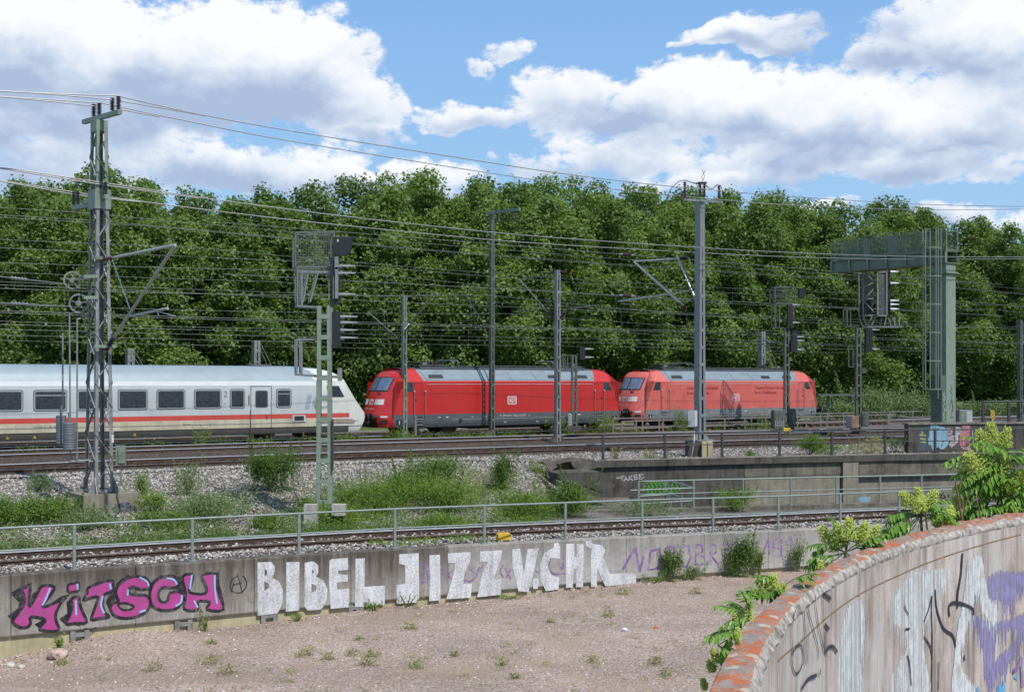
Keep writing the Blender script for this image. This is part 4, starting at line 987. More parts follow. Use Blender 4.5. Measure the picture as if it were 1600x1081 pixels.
secC = [(-1.28, .28), (-1.33, .40), (-1.36, .60), (-1.39, .62), (-1.405, .85), (-1.41, 1.03), (-1.41, 1.05), (-1.41, 1.27), (-1.41, 1.29), (-1.41, 2.0), (-1.41, 2.75), (-1.405, 2.77), (-1.37, 2.98), (-1.35, 3.0), (-1.25, 3.22), (-1.05, 3.46), (-.75, 3.63), (-.4, 3.72), (0, 3.76)]
coach = empty('passenger_coach', tuple(T(UC-Lc, NC, 0)), RZ, 'white control coach with a red stripe and sloping nose, coupled left of the locomotives', 'railway coach')
bc = Body(Lc, secC, lambda z: 0.05, lambda a, z: 0, nz, tapn)
xs_ = Lc-3.32      # where the moulded nose begins
def mfc(c, kind):
    xr = Lc-c.x
    if kind == 'cap' and c.x < 3: return 0
    if c.x > xs_:
        if c.z < .61: return 5 if xr > 1.3 else 6
        if 1.04 < c.z < 1.28 and xr > 1.6-(c.z-1.04)*.9 and kind == 'side': return 2
        return 6
    if c.z < .61: return 5
    if c.z < 1.04: return 1
    if c.z < 1.28: return 2
    if c.z < 2.76: return 0
    if c.z < 2.99: return 3
    return 4
colsC = list(np.linspace(.8, xs_-.02, 14))+[xs_, xs_+.01, xs_+.75, Lc-1.9, Lc-1.38]
def slc(c, z):
    e = Lc-c
    if e < 1.5: return -(max(0, z-1.6)*.28+max(0, z-2.9)*2.6) if z > 1.6 else -.0
    if e < 2.0: return -(max(0, z-2.9)*2.6)
    if e < 3.0: return -(max(0, z-2.95)*1.9)
    if e < 3.4: return -(max(0, z-2.98)*1.1)
    return 0
bc.hull(colsC, mfc, slc, 9).build('body', [mWhite1, mCream, mStripe, mWhite2, mRoofB, mSkirt, mNose], coach, smooth=True, angle=math.radians(28))
Xc = lambda px: Un(px, NC-1.41)-(UC-Lc)
mSeal = M('rubber_seal', (.09, .09, .09), .6); mSilver = M('window_frame', (.48, .49, .48), .35, .5, var=.1)
def cpan(name, x0, x1, z0, z1, mat, t, r, parent=coach, y=1.411, side=-1):
    mb = MB(); P = rrect(x0, x1, z0, z1, r); mb.prism([V((x, side*y, z)) for x, z in P], V((0, side*t, 0))); return mb.build(name, mat, parent)
wins = [(7, 37), (52, 105), (120, 170), (184, 231), (244.5, 289.5), (303, 346), (359, 383), (431.5, 455.5)]
xw = [(Xc(a), Xc(b)) for a, b in wins]; xw = [(xw[1][0]-(xw[2][0]-xw[1][0])*k, xw[1][1]-(xw[2][0]-xw[1][0])*k) for k in (4, 3, 2, 1)]+xw[1:]
for i, (a, b) in enumerate(xw):
    if a < .3: continue
    for side in (-1, 1):
        z0, z1 = 1.60, 2.58
        f_ = cpan('window', a, b, z0, z1, mSeal, .010, .12, side=side)
        cpan('window_frame', a+.035, b-.035, z0+.035, z1-.035, mSilver, .020, .10, f_, 1.412, side)
        cpan('pane', a+.085, b-.085, z0+.085, z1-.085, mGlass, .024, .07, f_, 1.413, side)
        if i in (4, len(xw)-1): mb = MB(); mb.box(((a+b)/2, side*1.437, z1-.26), (b-a-.16, .02, .04)); mb.build('sash_bar', mSilver, f_)
for side in (-1, 1):
    # entrance door
    a, b = Xc(392), Xc(424); mb = MB()
    for p, q in (((a, .62), (a, 2.72)), ((b, .62), (b, 2.72)), ((a, 2.72), (b, 2.72))): mb.bar(V((p[0], side*1.413, p[1])), V((q[0], side*1.413, q[1])), .035, .012)
    mb.bar(V((a-.03, side*1.44, .5)), V((a-.03, side*1.44, 1.5)), .03); mb.box((b-.25, side*1.43, 1.15), (.06, .03, .22)); d_ = mb.build('door', mSeal, coach)
    f_ = cpan('door_window', Xc(399), Xc(418.5), 1.63, 2.5, mSeal, .010, .1, d_, side=side); cpan('pane', Xc(400), Xc(417.5), 1.68, 2.45, mGlass, .018, .08, d_, side=side)
    o_ = cpan('vent_grille', Xc(457), Xc(477), .88, 1.22, mWhite1, .03, .03, side=side); cpan('vent_mesh', Xc(459.5), Xc(474.5), .93, 1.17, mBlack, .035, .01, o_, side=side)
    mb = MB(); fn = (lambda x, y: V((Xc(485)+x, -1.416, y))) if side < 0 else (lambda x, y: V((Xc(485)+2.1-x, 1.416, y)))
    text_on(mb, 'IC', .98, lambda x, y: fn(x+y*.25-.4, y+1.55), 0, 1.5, .03); mb.build('lettering', M('logo_grey', (.27, .33, .38), .5), coach)
    mb = MB(); fn2 = (lambda x, y: V((x, -1.416, y))) if side < 0 else (lambda x, y: V((Lc-x, 1.416, y)))
    text_on(mb, '2', .42, lambda x, y: fn2(Xc(349)+x, y+2.18), 0, .22); text_on(mb, '2', .16, lambda x, y: fn2(Xc(350)+x, y+1.8), 0); mb.build('class_number', M('number_dark', (.12, .13, .14), .6), coach)
    mb = MB(); text_on(mb, 'D-DB 61 80 80-91 122-0', .13, lambda x, y: fn2(Xc(53)+x, y+.84), 0, 1.7); mb.build('side_number', M('number_dark', (.12, .13, .14), .6), coach); mb = MB(); text_on(mb, 'Bpmbdzf', .11, lambda x, y: fn2(Xc(286)+x, y+.84), 0); mb.build('type_code', M('number_dark', (.12, .13, .14), .6), coach)
    mb = MB(); mb.box((Xc(389), side*1.416, 2.02), (.07, .006, .5)); mb.build('door_sign', mSeal, coach)
    # dirt line along the sole bar and yellow warning triangles
    mb = MB(); mb.box((11.3, side*1.412, .83), (22.4, .008, .014)); mb.build('seam', M('number_dark', (.12, .13, .14), .6), coach)
    mb = MB()
    for px_ in (12, 54.5, 211): x = Xc(px_); mb.add([V((x-.09, side*1.372, .36)), V((x+.09, side*1.372, .36)), V((x, side*1.385, .52))], [(0, 1, 2)])
    mb.build('warning_triangle', M('warning_yellow', (.45, .33, .05), .6), coach)
    # driver's side window
    mb = MB(); pts = [(Xc(514), 2.14), (Xc(538.5), 2.14), (Xc(529.5), 2.72), (Xc(510), 2.72)]
    pts = [(min(x, Lc-1.15), z) for x, z in pts]
    def yy(x, z):
        lo, hi = 0, 1.41
        for _ in range(30):
            m_ = (lo+hi)/2
            if bc.xb(m_, z) > x: lo = m_
            else: hi = m_
        return lo
    rows = [[V((a_+(b_-a_)*k/4, 0, z)) for k in range(5)] for z, a_, b_ in ((2.14, Xc(514), Xc(538)), (2.4, Xc(512), Xc(534)), (2.72, Xc(510), Xc(529)))]
    rows = [[V((p.x, side*(min(yy(p.x, p.z), 1.41)+.016), p.z)) for p in r] for r in rows]
    mb.sheet(rows).build('cab_window', mGlass, coach)
    mb = MB(); mb.bar(V((xs_, side*1.415, .62)), V((xs_, side*1.415, 2.98)), .025, .01); mb.bar(V((xs_, side*1.415, .95)), V((Lc-.9, side*1.40, .86)), .03, .02); mb.build('body_seam', mSeal, coach)
    mb = MB(); P = [(xs_+.1, .78), (Lc-1.1, .74), (Lc-1.0, .88), (Lc-1.3, .98), (xs_+.9, 1.0)]; mb.prism([V((x, side*1.395, z)) for x, z in P], V((0, side*.03, 0))); mb.build('repair_patch', M('primer_brown', (.26, .22, .18), .8, var=.3), coach)
    mb = MB(); P = [(xs_-.1, 1.9), (xs_+.15, 2.02), (xs_+.12, 1.55), (xs_-.02, 1.35), (xs_-.12, 1.6)]; mb.prism([V((x, side*1.411, z)) for x, z in P], V((0, side*.006, 0))); mb.build('repair_patch', M('primer_brown', (.26, .22, .18), .8, var=.3), coach)
mb = MB(); bc.patch(mb, -1.05, 1.05, 2.2, 2.98, .012, 'b', 0, 8); mb.build('windscreen', mScreen, coach)
mb = MB(); 
for s in (-1, 1): mb.tube([(Lc-.9, s*.875, 1.0), (Lc-.25, s*.875, 1.0)], .1, 10); mb.lathe((Lc-.02, s*.875, 1.0), [(.12, -.06), (.22, -.03), (.23, .02), (.2, .04)], 14, V((-1, 0, 0)))
mb.tube([(Lc-.6, 0, .95), (Lc+.3, 0, .95)], .07, 8)
for s in (-.35, .35): mb.tube([(Lc-.3, s, 1.0), (Lc+.1, s, .45), (Lc+.4, s, .8)], .03, 6)
mb.build('coupler', mDark, coach)
mb = MB()
for p in ((476, 1.55),): pass
for i, x in enumerate((Xc(437), Xc(502))): mb.bar(V((x-.15, -1.2, .35)), V((x, -1.2, .62)), .12)
for x0 in (Lc-4.6,):
    mb.box((x0, -.95, .5), (2.9, .2, .3)); mb.box((x0, .95, .5), (2.9, .2, .3))
mb.box((Lc-3.0, 0, .5), (3.4, 2.3, .4)); mb.box((Lc-6.6, 0, .45), (1.0, 2.0, .4)); mb.build('bogie', mDark, coach)
for x0 in (Lc-5.8, Lc-3.3, 3.0, 5.5):
    mb = MB()
    for s in (-1, 1): mb.lathe((x0, s*.72, .46), [(.15, .12), (.40, .10), (.46, .07), (.46, -.03), (.49, -.05), (.2, -.06)], 20, V((0, s, 0)))
    mb.tube([(x0, -.8, .46), (x0, .8, .46)], .09, 8); mb.build('wheelset', M('wheel', (.07, .055, .045), .8, .3, var=.3), coach)
mb = MB(); mb.tube([(Lc-4.6, -.2, 3.74), (Lc-4.6, -.2, 3.98)], .04, 6); mb.box((Lc-5.9, 0, 3.78), (1.1, .5, .12)); mb.build('roof_aerial', mRoofD, coach)
# ---------------------------------------------------------------- masts
def AN(P, x, y, dirv=None):
    """point seen at (x, y) on the vertical plane through P across the tracks"""
    d = dirv or DN; t = (x-CX)/F; L = (P.x-t*P.y)/(t*d.y-d.x); return PY(x, y, P.y+d.y*L)
RDU = Matrix.Rotation(RZ, 3, 'Z')
def ladder(mb, p, z0, z1, wb, wt, step, cw=.09, dp=.24, axis=None, bh=.14):
    """two channels joined by batten plates"""
    ax = axis or DU; ax = ax.normalized(); nn = V((-ax.y, ax.x, 0))
    for s in (-1, 1):
        a, b = V((p.x, p.y, z0))+ax*s*wb/2, V((p.x, p.y, z1))+ax*s*wt/2
        R = Matrix((ax, nn, V((0, 0, 1)))).transposed()
        def slab(o, t, ofs):   # thin plates make the U section
            vs = []
            for q in (a, b):
                for (i, j) in ((-1, -1), (1, -1), (1, 1), (-1, 1)): vs.append(q+ax*(ofs[0]+i*t[0]/2)+nn*(ofs[1]+j*t[1]/2))
            mb.add(vs, [(0, 3, 2, 1), (4, 5, 6, 7), (0, 1, 5, 4), (1, 2, 6, 5), (2, 3, 7, 6), (3, 0, 4, 7)])
        slab(0, (.012, dp), (0, 0)); slab(0, (cw, .012), (-s*cw/2, dp/2)); slab(0, (cw, .012), (-s*cw/2, -dp/2))
    z = z0+step*.4
    while z < z1-.1:
        k = (z-z0)/(z1-z0); w_ = wb+(wt-wb)*k; R = Matrix((ax, nn, V((0, 0, 1)))).transposed()
        for j in (-1, 1): mb.box(V((p.x, p.y, z))+nn*j*(dp/2+.008), (w_, .012, bh), R)
        z += step
    return mb
def insulator(mb, a, b, r=.075, n=7, mi=0, core=.03):
    a, b = V(a), V(b); L = (b-a).length; pr = [(core, 0)]
    for k in range(n):
        h = L*(k+.2)/n; pr += [(core, h), (r, h+L*.28/n), (r*.95, h+L*.36/n), (core, h+L*.45/n)]
    pr.append((core, L)); mb.lathe(a, pr, 10, (b-a), mi)
def gusset(mb, p, z, w=.5, h=.45, ax=None):
    ax = ax or DU; nn = V((-ax.y, ax.x, 0))
    mb.box((p.x, p.y, z+.02), (w*2.2, w*1.6, .05), RDU)
    for d in (ax, -ax):
        for o in (-.1, .1):
            q = V((p.x, p.y, z+.04))+nn*o; mb.prism([q+d*.1, q+d*w, q+d*.12+V((0, 0, h))], nn*.015)
def simple_mast(name, label, x, Y, yt, zb, wb, wt, mat, step=.75, cat='catenary mast', group=None, g=True):
    p = PY(x, 600, Y); zt = EYE+(HZ-yt)*Y/F; root = empty(name, (p.x, p.y, zb), 0, label, cat, group)
    mb = MB(); ladder(mb, p, zb, zt, wb, wt, step, dp=wb*.8, cw=wb*.33); mb.world(root).build('pole', mat, root)
    mb = MB(); gusset(mb, p, zb-.05); mb.box((p.x, p.y, zb-.3), (1.1, .9, .5), RDU); 
    if g: mb.world(root).build('foundation', mConcD, root)
    return root, p, zt
def tubes(root, name, segs, r, mat, P=None):
    mb = MB()
    for a, b in segs: mb.tube([a, b], r, 8)
    return mb.world(root).build(name, mat, root, smooth=True, angle=.7)
def cantilever(root, P, tube_list, ins, small=(), mat=None):
    """tubes seen at the listed places, swung out across the tracks"""
    mb = MB()
    for (x0, y0, x1, y1, r) in tube_list: mb.tube([AN(P, x0, y0), AN(P, x1, y1)], r, 8, 0)
    for (x0, y0, x1, y1, r) in ins: insulator(mb, AN(P, x0, y0), AN(P, x1, y1), r, 6, 1, .035)
    for (x0, y0, x1, y1, r) in small: mb.tube([AN(P, x0, y0), AN(P, x1, y1)], r, 6, 0)
    return mb.world(root).build('cantilever', [mat or mAlu, mInsul], root, smooth=True, angle=.7)

# the big lattice mast at the left
P1 = PY(155, 700, 41.0); zb1 = Zb = EYE+(HZ-769)*41/F; zt1 = EYE+(HZ-190)*41/F; zm1 = EYE+(HZ-318)*41/F
m1 = empty('lattice_mast', (P1.x, P1.y, zb1), 0, 'tall four legged lattice mast with tension wheels and weights on the left', 'catenary mast')
def w1(z): k = (z-zb1)/(zt1-zb1); return .62+(.36-.62)*k, .98+(.56-.98)*k
def corner(z, i, j): a, b = w1(z); return V((P1.x, P1.y, z))+DU*i*a/2+DN*j*b/2
for i in (-1, 1):
    for j in (-1, 1):
        for z0, z1, mt in ((zb1, zm1, mMastG), (zm1, zt1, mMastPale)):
            mb = MB()
            for ax, sg in ((DU, i), (DN, j)):
                ot = DN if ax is DU else DU
                a, b = corner(z0, i, j), corner(z1, i, j)
                vs = []
                for q in (a, b): vs += [q, q-ax*sg*.11, q-ax*sg*.11-ot*(j if ax is DU else i)*.012, q-ot*(j if ax is DU else i)*.012]
                mb.add(vs, [(0, 3, 2, 1), (4, 5, 6, 7), (0, 1, 5, 4), (1, 2, 6, 5), (2, 3, 7, 6), (3, 0, 4, 7)])
            mb.world(m1).build('leg', mt, m1)
mb = MB(); mbu = MB(); z = zb1+.25; k = 0
while z < zt1-.5:
    st = .86-.22*(z-zb1)/(zt1-zb1); z2 = min(z+st, zt1-.3); tgt = mb if z < zm1 else mbu
    for (ci, cj, di, dj) in ((-1, -1, 1, -1), (1, 1, -1, 1), (-1, 1, -1, -1), (1, -1, 1, 1)):
        a, b = (corner(z, ci, cj), corner(z2, di, dj)) if k % 2 == 0 else (corner(z, di, dj), corner(z2, ci, cj)); tgt.bar(a, b, .06, .03)
    z = z2; k += 1
mb.world(m1).build('bracing', mMastG, m1); mbu.world(m1).build('bracing', mMastPale, m1)
mb = MB()
for i in (-1, 1):
    for j in (-1, 1): q = corner(zb1, i, j); mb.prism([q+DU*i*.22, q-DU*i*.02, q-DU*i*.02+V((0, 0, .55))], DN*.02); mb.prism([q+DN*j*.22, q, q+V((0, 0, .5))], DU*.02)
for i in (-1, 1): mb.bar(corner(zb1+.08, i, -1), corner(zb1+.08, i, 1), .08)
for j in (-1, 1): mb.bar(corner(zb1+.08, -1, j), corner(zb1+.08, 1, j), .08)
mb.world(m1).build('foot_plate', mMastG, m1)
mb = MB(); c_ = V((P1.x, P1.y, 0)); mb.box(c_+DU*.14+V((0, 0, zb1-.85)), (1.85, 1.7, 1.7), RDU); mb.box(c_-DU*1.2-DN*.1+V((0, 0, zb1-.38)), (.75, .5, .5), RDU); mb.world(m1).build('foundation', mConcB, m1)
mb = MB(); q0 = c_+DU*.55-DN*.855+V((0, 0, zb1-.62)); mb.add([q0+DU*.42*math.cos(a)+V((0, 0, .34*max(math.sin(a), -.8))) for a in np.linspace(0, 2*math.pi, 24)[:-1]], [tuple(range(23))]); mb.world(m1).build('graffiti_piece', paint_mat('dark_blue_spray', (.03, .045, .13), .5, 7, (.2, .18, .15)), m1)
# head plates and cross arms
mb = MB(); mb.box(c_+V((0, 0, zt1-.18)), (.38, .58, .36), RDU); mb.world(m1).build('head_plate', mMastPale, m1); mb = MB(); mb.box(c_+V((0, 0, zm1+.1)), (.52, .74, .62), RDU); mb.world(m1).build('head_plate', mMastPale, m1)
mb = MB(); mb.bar(AN(P1, 131, 191), AN(P1, 187.5, 175), .14, .14); mb.world(m1).build('crossarm', mMastPale, m1)
mb = MB(); mb.bar(AN(P1, 133, 316), AN(P1, 167, 307), .14, .14); mb.bar(AN(P1, 112, 325)+DU*.05, AN(P1, 146, 318)+DU*.05, .14, .14); mb.world(m1).build('crossarm', mMastPale, m1)
for (x, y0, y1) in ((146.5, 182, 163), (155, 180, 161), (175.5, 173, 153), (185, 171, 151), (115, 320, 301), (121.5, 318, 300), (158, 305, 286), (165, 304, 285)):
    mb = MB(); insulator(mb, AN(P1, x, y0), AN(P1, x, y1), .09, 9, 0, .04); mb.world(m1).build('insulator', mInsul, m1, smooth=True, angle=.5)
for a, b, y in ((147, 157, 403), (147, 181, 541), (130, 152, 432), (130, 152, 465)):
    mb = MB(); mb.bar(PY(a, y, 40.3), PY(b, y, 40.6), .16, .1); mb.world(m1).build('bracket', mMastPale, m1)
cantilever(m1, PY(168, 600, 40.6), [(178, 402.5, 274, 383, .045), (178, 527, 272, 386, .05), (203, 494, 262, 482, .038)], [(160, 405, 175, 403, .07), (166, 546, 179, 526, .09)], [(176, 407, 203, 483, .02), (248, 487, 274, 494, .014), (262, 476, 262, 484, .014), (246, 486, 248, 494, .02)])
# tension wheels, rods and weights
def wheel(cx_, cy_, Y, r, tilt):
    c = PY(cx_, cy_, Y); ax = (V((0.15, -1, 0)) if tilt else V((.45, -1, 0))).normalized(); x = V((-ax.y, ax.x, 0)); u = V((0, 0, 1)); mb = MB(); N = 40
    for k in range(N):
        a0, a1 = 2*math.pi*k/N, 2*math.pi*(k+.5)/N; a2 = 2*math.pi*(k+1)/N
        R_ = lambda a, q: c+x*math.cos(a)*q+u*math.sin(a)*q
        mb.prism([R_(a0, r*.84), R_(a2, r*.84), R_(a2, r*.95), R_(a1, r*1.04), R_(a0, r*.95)], ax*.06)
    for k in range(5): a = 2*math.pi*k/5+.3; mb.bar(R_(a, .05), R_(a, r*.87), .035, .03)
    mb.lathe(c-ax*.05, [(.09, 0), (.09, .16)], 14, ax); mb.tube([c-ax*.06, c+ax*.1], .04, 8); mb.bar(c+ax*-.02, PY(143, cy_-3, 40.9), .05, .04)
    mb.world(m1).build('tension_wheel', mMastG, m1)
wheel(113.5, 438, 41.6, .30, 0); wheel(123.5, 474, 40.6, .31, 1)
tubes(m1, 'guide_rod', [(PY(108.5, 488, 40.5), PY(110, 722, 40.5)), (PY(120.5, 498, 40.5), PY(120.5, 722, 40.5)), (PY(108, 721, 40.5), PY(146, 718, 40.7)), (PY(120, 499, 40.5), PY(138, 493, 40.8)), (PY(98, 520, 41.6), PY(98, 640, 41.6))], .028, mGal)
for x, y0, y1, w_ in ((95.5, 649, 693, 15.5), (108.5, 660, 703, 19.5)):
    mb = MB(); Y = 40.4 if x > 100 else 41.3; n = 11
    for k in range(n):
        ya, yb = y0+(y1-y0)*k/n, y0+(y1-y0)*(k+.88)/n; c = PY(x, yb, Y); h = (yb-ya)*Y/F; r = w_*Y/F/2; mb.lathe(c, [(r*.96, 0), (r, h*.15), (r, h*.85), (r*.96, h)], 20); 
    mb.lathe(PY(x, y1, Y), [(.05, 0), (.05, (y1-y0+16)*Y/F)], 8); mb.world(m1).build('weight_stack', M('weight_grey', (.16, .18, .20), .6, .2, var=.2, vs=6), m1, smooth=True, angle=.5)
mb = MB(); mb.box(PY(189, 711, 40.2), (.30, .26, .62), Matrix.Rotation(.2, 3, 'Z')); mb.tube([PY(190, 726, 40.2), PY(189, 752, 40.2), PY(198, 768, 40.2)], .03, 7); mb.box(PY(190, 711, 40.05), (.22, .02, .5), Matrix.Rotation(.2, 3, 'Z')); mb.world(m1).build('cable_box', mMastGreen, m1)
mb = MB(); mb.box(PY(176, 685, 40.3), (.07, .02, .26), RDU); mb.world(m1).build('number_plate', mWhiteP, m1)
stubs = [(PY(98, 520, 41.6), PY(98, 650, 41.6))]

# the other catenary masts
m2, p2, _ = simple_mast('catenary_mast', 'slim green mast standing before the cab of the bright red locomotive', 631.5, 69, 462, -.1, .27, .20, mMastGreen, .62)
cantilever(m2, p2, [(636, 512, 681, 456, .035), (575, 487, 627, 533, .035)], [(632, 516, 641, 506, .07), (622, 528, 629, 535, .07)], [(634, 463, 680, 460, .015), (630, 480, 575, 487, .012)], mMastG)
m3, p3, _ = simple_mast('catenary_mast', 'tall dark mast with a short top arm left of the first locomotive emblem', 768.5, 71.5, 333, -.15, .27, .20, mMastDk, .66)
mb = MB(); mb.bar(AN(p3, 762, 334), PY(812, 327, 68), .12, .16); mb.world(m3).build('crossarm', mMastGreen, m3)
for k, x in enumerate((778, 784, 800, 806)):
    mb = MB(); a = PY(x, 333-(x-770)*.12, 70.5-k*.5); insulator(mb, a, a-V((0, 0, .55)), .09, 6, 0); mb.world(m3).build('insulator', mInsul, m3)
cantilever(m3, p3, [(726, 460, 760, 512, .045), (703, 506, 745, 499, .03)], [(758, 508, 764, 517, .09)], [(723, 453, 764, 452, .012)], M('rusty_tube', (.15, .11, .09), .7))
m4, p4, _ = simple_mast('catenary_mast', 'grey mast with two short cantilevers before the rear half of the bright red locomotive', 871, 67.5, 422, -.25, .28, .24, mMastG, .70)
cantilever(m4, p4, [(812, 437, 860, 492, .035), (878, 492, 912, 440, .03)], [(857, 488, 866, 500, .08), (875, 497, 884, 487, .08), (856, 427, 868, 425, .06), (875, 425, 885, 425, .06)], [(812, 437, 858, 428, .012), (800, 488, 848, 483, .02), (884, 484, 935, 476, .02)], mMastG)
m5, p5, zt5 = simple_mast('catenary_mast', 'tall grey mast on a concrete block by the dark railing, with a white switch box', 1093.5, 58, 312, EYE+(HZ-686)*58/F, .42, .27, mGal, .78, g=False)
mb = MB(); gusset(mb, p5, EYE+(HZ-688)*58/F, .5, .5); mb.world(m5).build('foot_plate', mMastG, m5)
mb = MB(); z_ = EYE+(HZ-689)*58/F
for (xa, xb_, Yf, mi_) in ((1075, 1096.5, 57.2, 1), (1097, 1104.5, 57.0, 0), (1106, 1114, 57.0, 0)): a, b = PY(xa, 689, Yf), PY(xb_, 689, Yf); mb.box(((a.x+b.x)/2, Yf+.5, z_-.5), (b.x-a.x, 1.0, 1.0), mi=mi_)
mb.world(m5).build('foundation', [mConcY, mConcD], m5)
mb = MB(); mb.box(PY(1084, 653.5, 57.3)+V((-.05, 0, 0)), (.33, .30, .72), Matrix.Rotation(-.5, 3, 'Z')); sb = mb.world(m5).build('switch_box', M('box_white', (.50, .50, .51), .5, var=.1), m5)
mb = MB(); q = PY(1081, 651, 57.08); mb.box(q, (.14, .02, .14), Matrix.Rotation(-.5, 3, 'Z')); mb.world(m5).build('box_sign', mWhiteP, m5)
tubes(m5, 'conduit', [(PY(1085, 674, 57.1), PY(1084.5, 690, 56.8)), (PY(1084.5, 690, 56.8), PY(1081, 711, 56.7))], .03, mGal)
cantilever(m5, p5, [(991, 408.5, 1066, 404, .04), (991, 409, 1068, 478, .06), (967, 471, 1043, 460, .045), (1060, 406, 1088, 470, .045)], [(1063, 404, 1075, 403, .09), (1062, 473, 1072, 484, .10)], [(1043, 460, 1079, 454, .025), (970, 474, 1000, 477, .015), (983, 467, 983, 472, .02), (1057, 399, 1060, 406, .03)])
mb = MB(); mb.bar(PY(1068, 312, 56.4), PY(1128, 316, 59.3), .12, .10); mb.world(m5).build('crossarm', mMastG, m5)
for x, y0, y1, Y in ((1070, 310, 284, 56.6), (1094, 308, 288, 57.9), (1100.5, 308, 288, 58.1), (1123.5, 313, 290, 59.0)):
    mb = MB(); insulator(mb, PY(x, y0, Y), PY(x, y1, Y), .10, 8, 0, .045); mb.world(m5).build('insulator', mInsul, m5, smooth=True, angle=.5)
mb = MB(); mb.tube([PY(x, y, Y) for x, y, Y in ((1043, 306, 56), (1050, 293, 56.2), (1060, 284, 56.4), (1070, 281.5, 56.6), (1080, 285, 57), (1092, 288, 57.7))], .018, 6)
mb.tube([PY(x, y, Y) for x, y, Y in ((1103, 289, 58.1), (1108, 295, 58.3), (1114, 295, 58.6), (1120, 289, 59), (1126, 290, 59.1), (1131, 304, 59.2))], .018, 6)
mb.tube([PY(1098, 283, 58), PY(1101, 275, 58), PY(1097, 266, 58)], .012, 5); mb.tube([PY(1098, 283, 58), PY(1096, 277, 58), PY(1102, 267, 58)], .012, 5)
mb.bar(PY(1092, 286, 57.9), PY(1103, 286, 58.2), .12, .1); mb.world(m5).build('jumper_cable', mBlack, m5)
simple_mast('catenary_mast', 'thin dark mast at the far right edge beyond the green column', 1593.5, 92, 500, -.3, .34, .26, mMastDk, .8)
for x, Y, yt, lb in ((203, 74, 545, 'short lattice mast top above the coach roof near the left edge'), (400, 80, 532, 'lattice mast top above the coach roof left of the tall signal'), (1190, 93, 518, 'pale lattice mast behind the raised pantograph')):
    r_, q_, z_ = simple_mast('background_mast', lb, x, Y, yt, -.3, .5, .4, mMastG, .7)
    tubes(r_, 'stay', [(V((q_.x, q_.y, z_)), V((q_.x+2.2, q_.y+1, .3))), (V((q_.x+.2, q_.y, z_)), V((q_.x+2.6, q_.y+1, .3)))], .018, mGal)

# ---------------------------------------------------------------- signals
def cage(root, x0, x1, y0, y1, Y, dep, mat, gx=14, gy=12, r=.006, name='cage'):
    a, b = PY(x0, y1, Y), PY(x1, y0, Y); mb = MB(); dv = V((-.25, .9, 0)).normalized()*dep
    P_ = lambda i, j, k: V((a.x+(b.x-a.x)*i, Y, a.z+(b.z-a.z)*j))+dv*k
    for k in (0, 1):
        for (i0, j0, i1, j1) in ((0, 0, 1, 0), (1, 0, 1, 1), (1, 1, 0, 1), (0, 1, 0, 0)): mb.bar(P_(i0, j0, k), P_(i1, j1, k), .05, .05)
    for (i, j) in ((0, 0), (1, 0), (1, 1), (0, 1)): mb.bar(P_(i, j, 0), P_(i, j, 1), .05, .05)
    mb.world(root).build(name+'_frame', mat, root); mb = MB()
    for k in (0, 1):
        mb = MB()
        for n in range(1, gx): mb.bar(P_(n/gx, 0, k), P_(n/gx, 1, k), r*2)
        for n in range(1, gy): mb.bar(P_(0, n/gy, k), P_(1, n/gy, k), r*2)
        mb.world(root).build(name+'_mesh', mat, root)
def hood(mb, p, L, r, d=None):
    d = (d or DU)
    up = V((0, 0, 1)); sd = V((-d.y, d.x, 0)); k = len(mb.v); N = 8
    for f, q, t in ((0, 1, 0), (.45, .62, .18), (1, .12, .42)):
        for j in range(N+1):
            a = math.pi*j/N; mb.v.append(tuple(p+d*L*f+sd*math.cos(a)*r*q+up*(math.sin(a)*r*(1-.5*f)+ (0 if j not in (0, N) else 0)+r*t*.3)))
    for i in range(2):
        for j in range(N): mb.f.append((k+i*(N+1)+j, k+i*(N+1)+j+1, k+(i+1)*(N+1)+j+1, k+(i+1)*(N+1)+j)); mb.m.append(0)
    mb.lathe(p, [(r, -.03), (r, .08)], 14, d)
mHood = M('hood_grey', (.20, .21, .23), .5, .2, var=.1)
s1 = empty('railway_signal', tuple(G(507, 796, 4.15)), 0, 'tall pale green signal mast with mesh cage and black lamp hoods behind the handrail', 'railway signal')
Ys = s1.location.y; ps = V(s1.location)
mb = MB(); zt = EYE+(HZ-478)*Ys/F; ladder(mb, ps, ps.z, zt, .50, .44, .66, cw=.13, dp=.3, axis=V((1, .05, 0)), bh=.15); mb.world(s1).build('pole', mMastPale, s1)
mb = MB(); mb.box(PY(486, 811, Ys-.9), (.40, .4, .95)); mb.world(s1).build('base_block', mConcL, s1); mb = MB(); mb.box(PY(530, 796, Ys-.5), (.42, .4, .35)); mb.world(s1).build('base_block', mConcL, s1)
cage(s1, 462, 522, 363, 417, Ys, .75, M('cage_steel', (.15, .16, .16), .5, .3), 15, 14, .004, 'cage')
mb = MB(); q = lambda x, y, k=0: PY(x, y, Ys)+V((-.25, .9, 0))*k
for k in (0, .7):
    mb.bar(q(465, 424, k), q(528, 426, k), .06); mb.bar(q(465, 424, k), q(465, 478, k), .04); mb.bar(q(472, 424, k), q(472, 478, k), .05); mb.bar(q(465, 478, k), q(500, 480, k), .06); mb.bar(q(497, 426, k), q(485, 472, k), .045); mb.bar(q(482, 426, k), q(474, 472, k), .045)
mb.bar(q(465, 478), q(465, 478, .7), .05); mb.bar(q(465, 424), q(465, 424, .7), .05); mb.world(s1).build('platform_frame', mGal, s1)
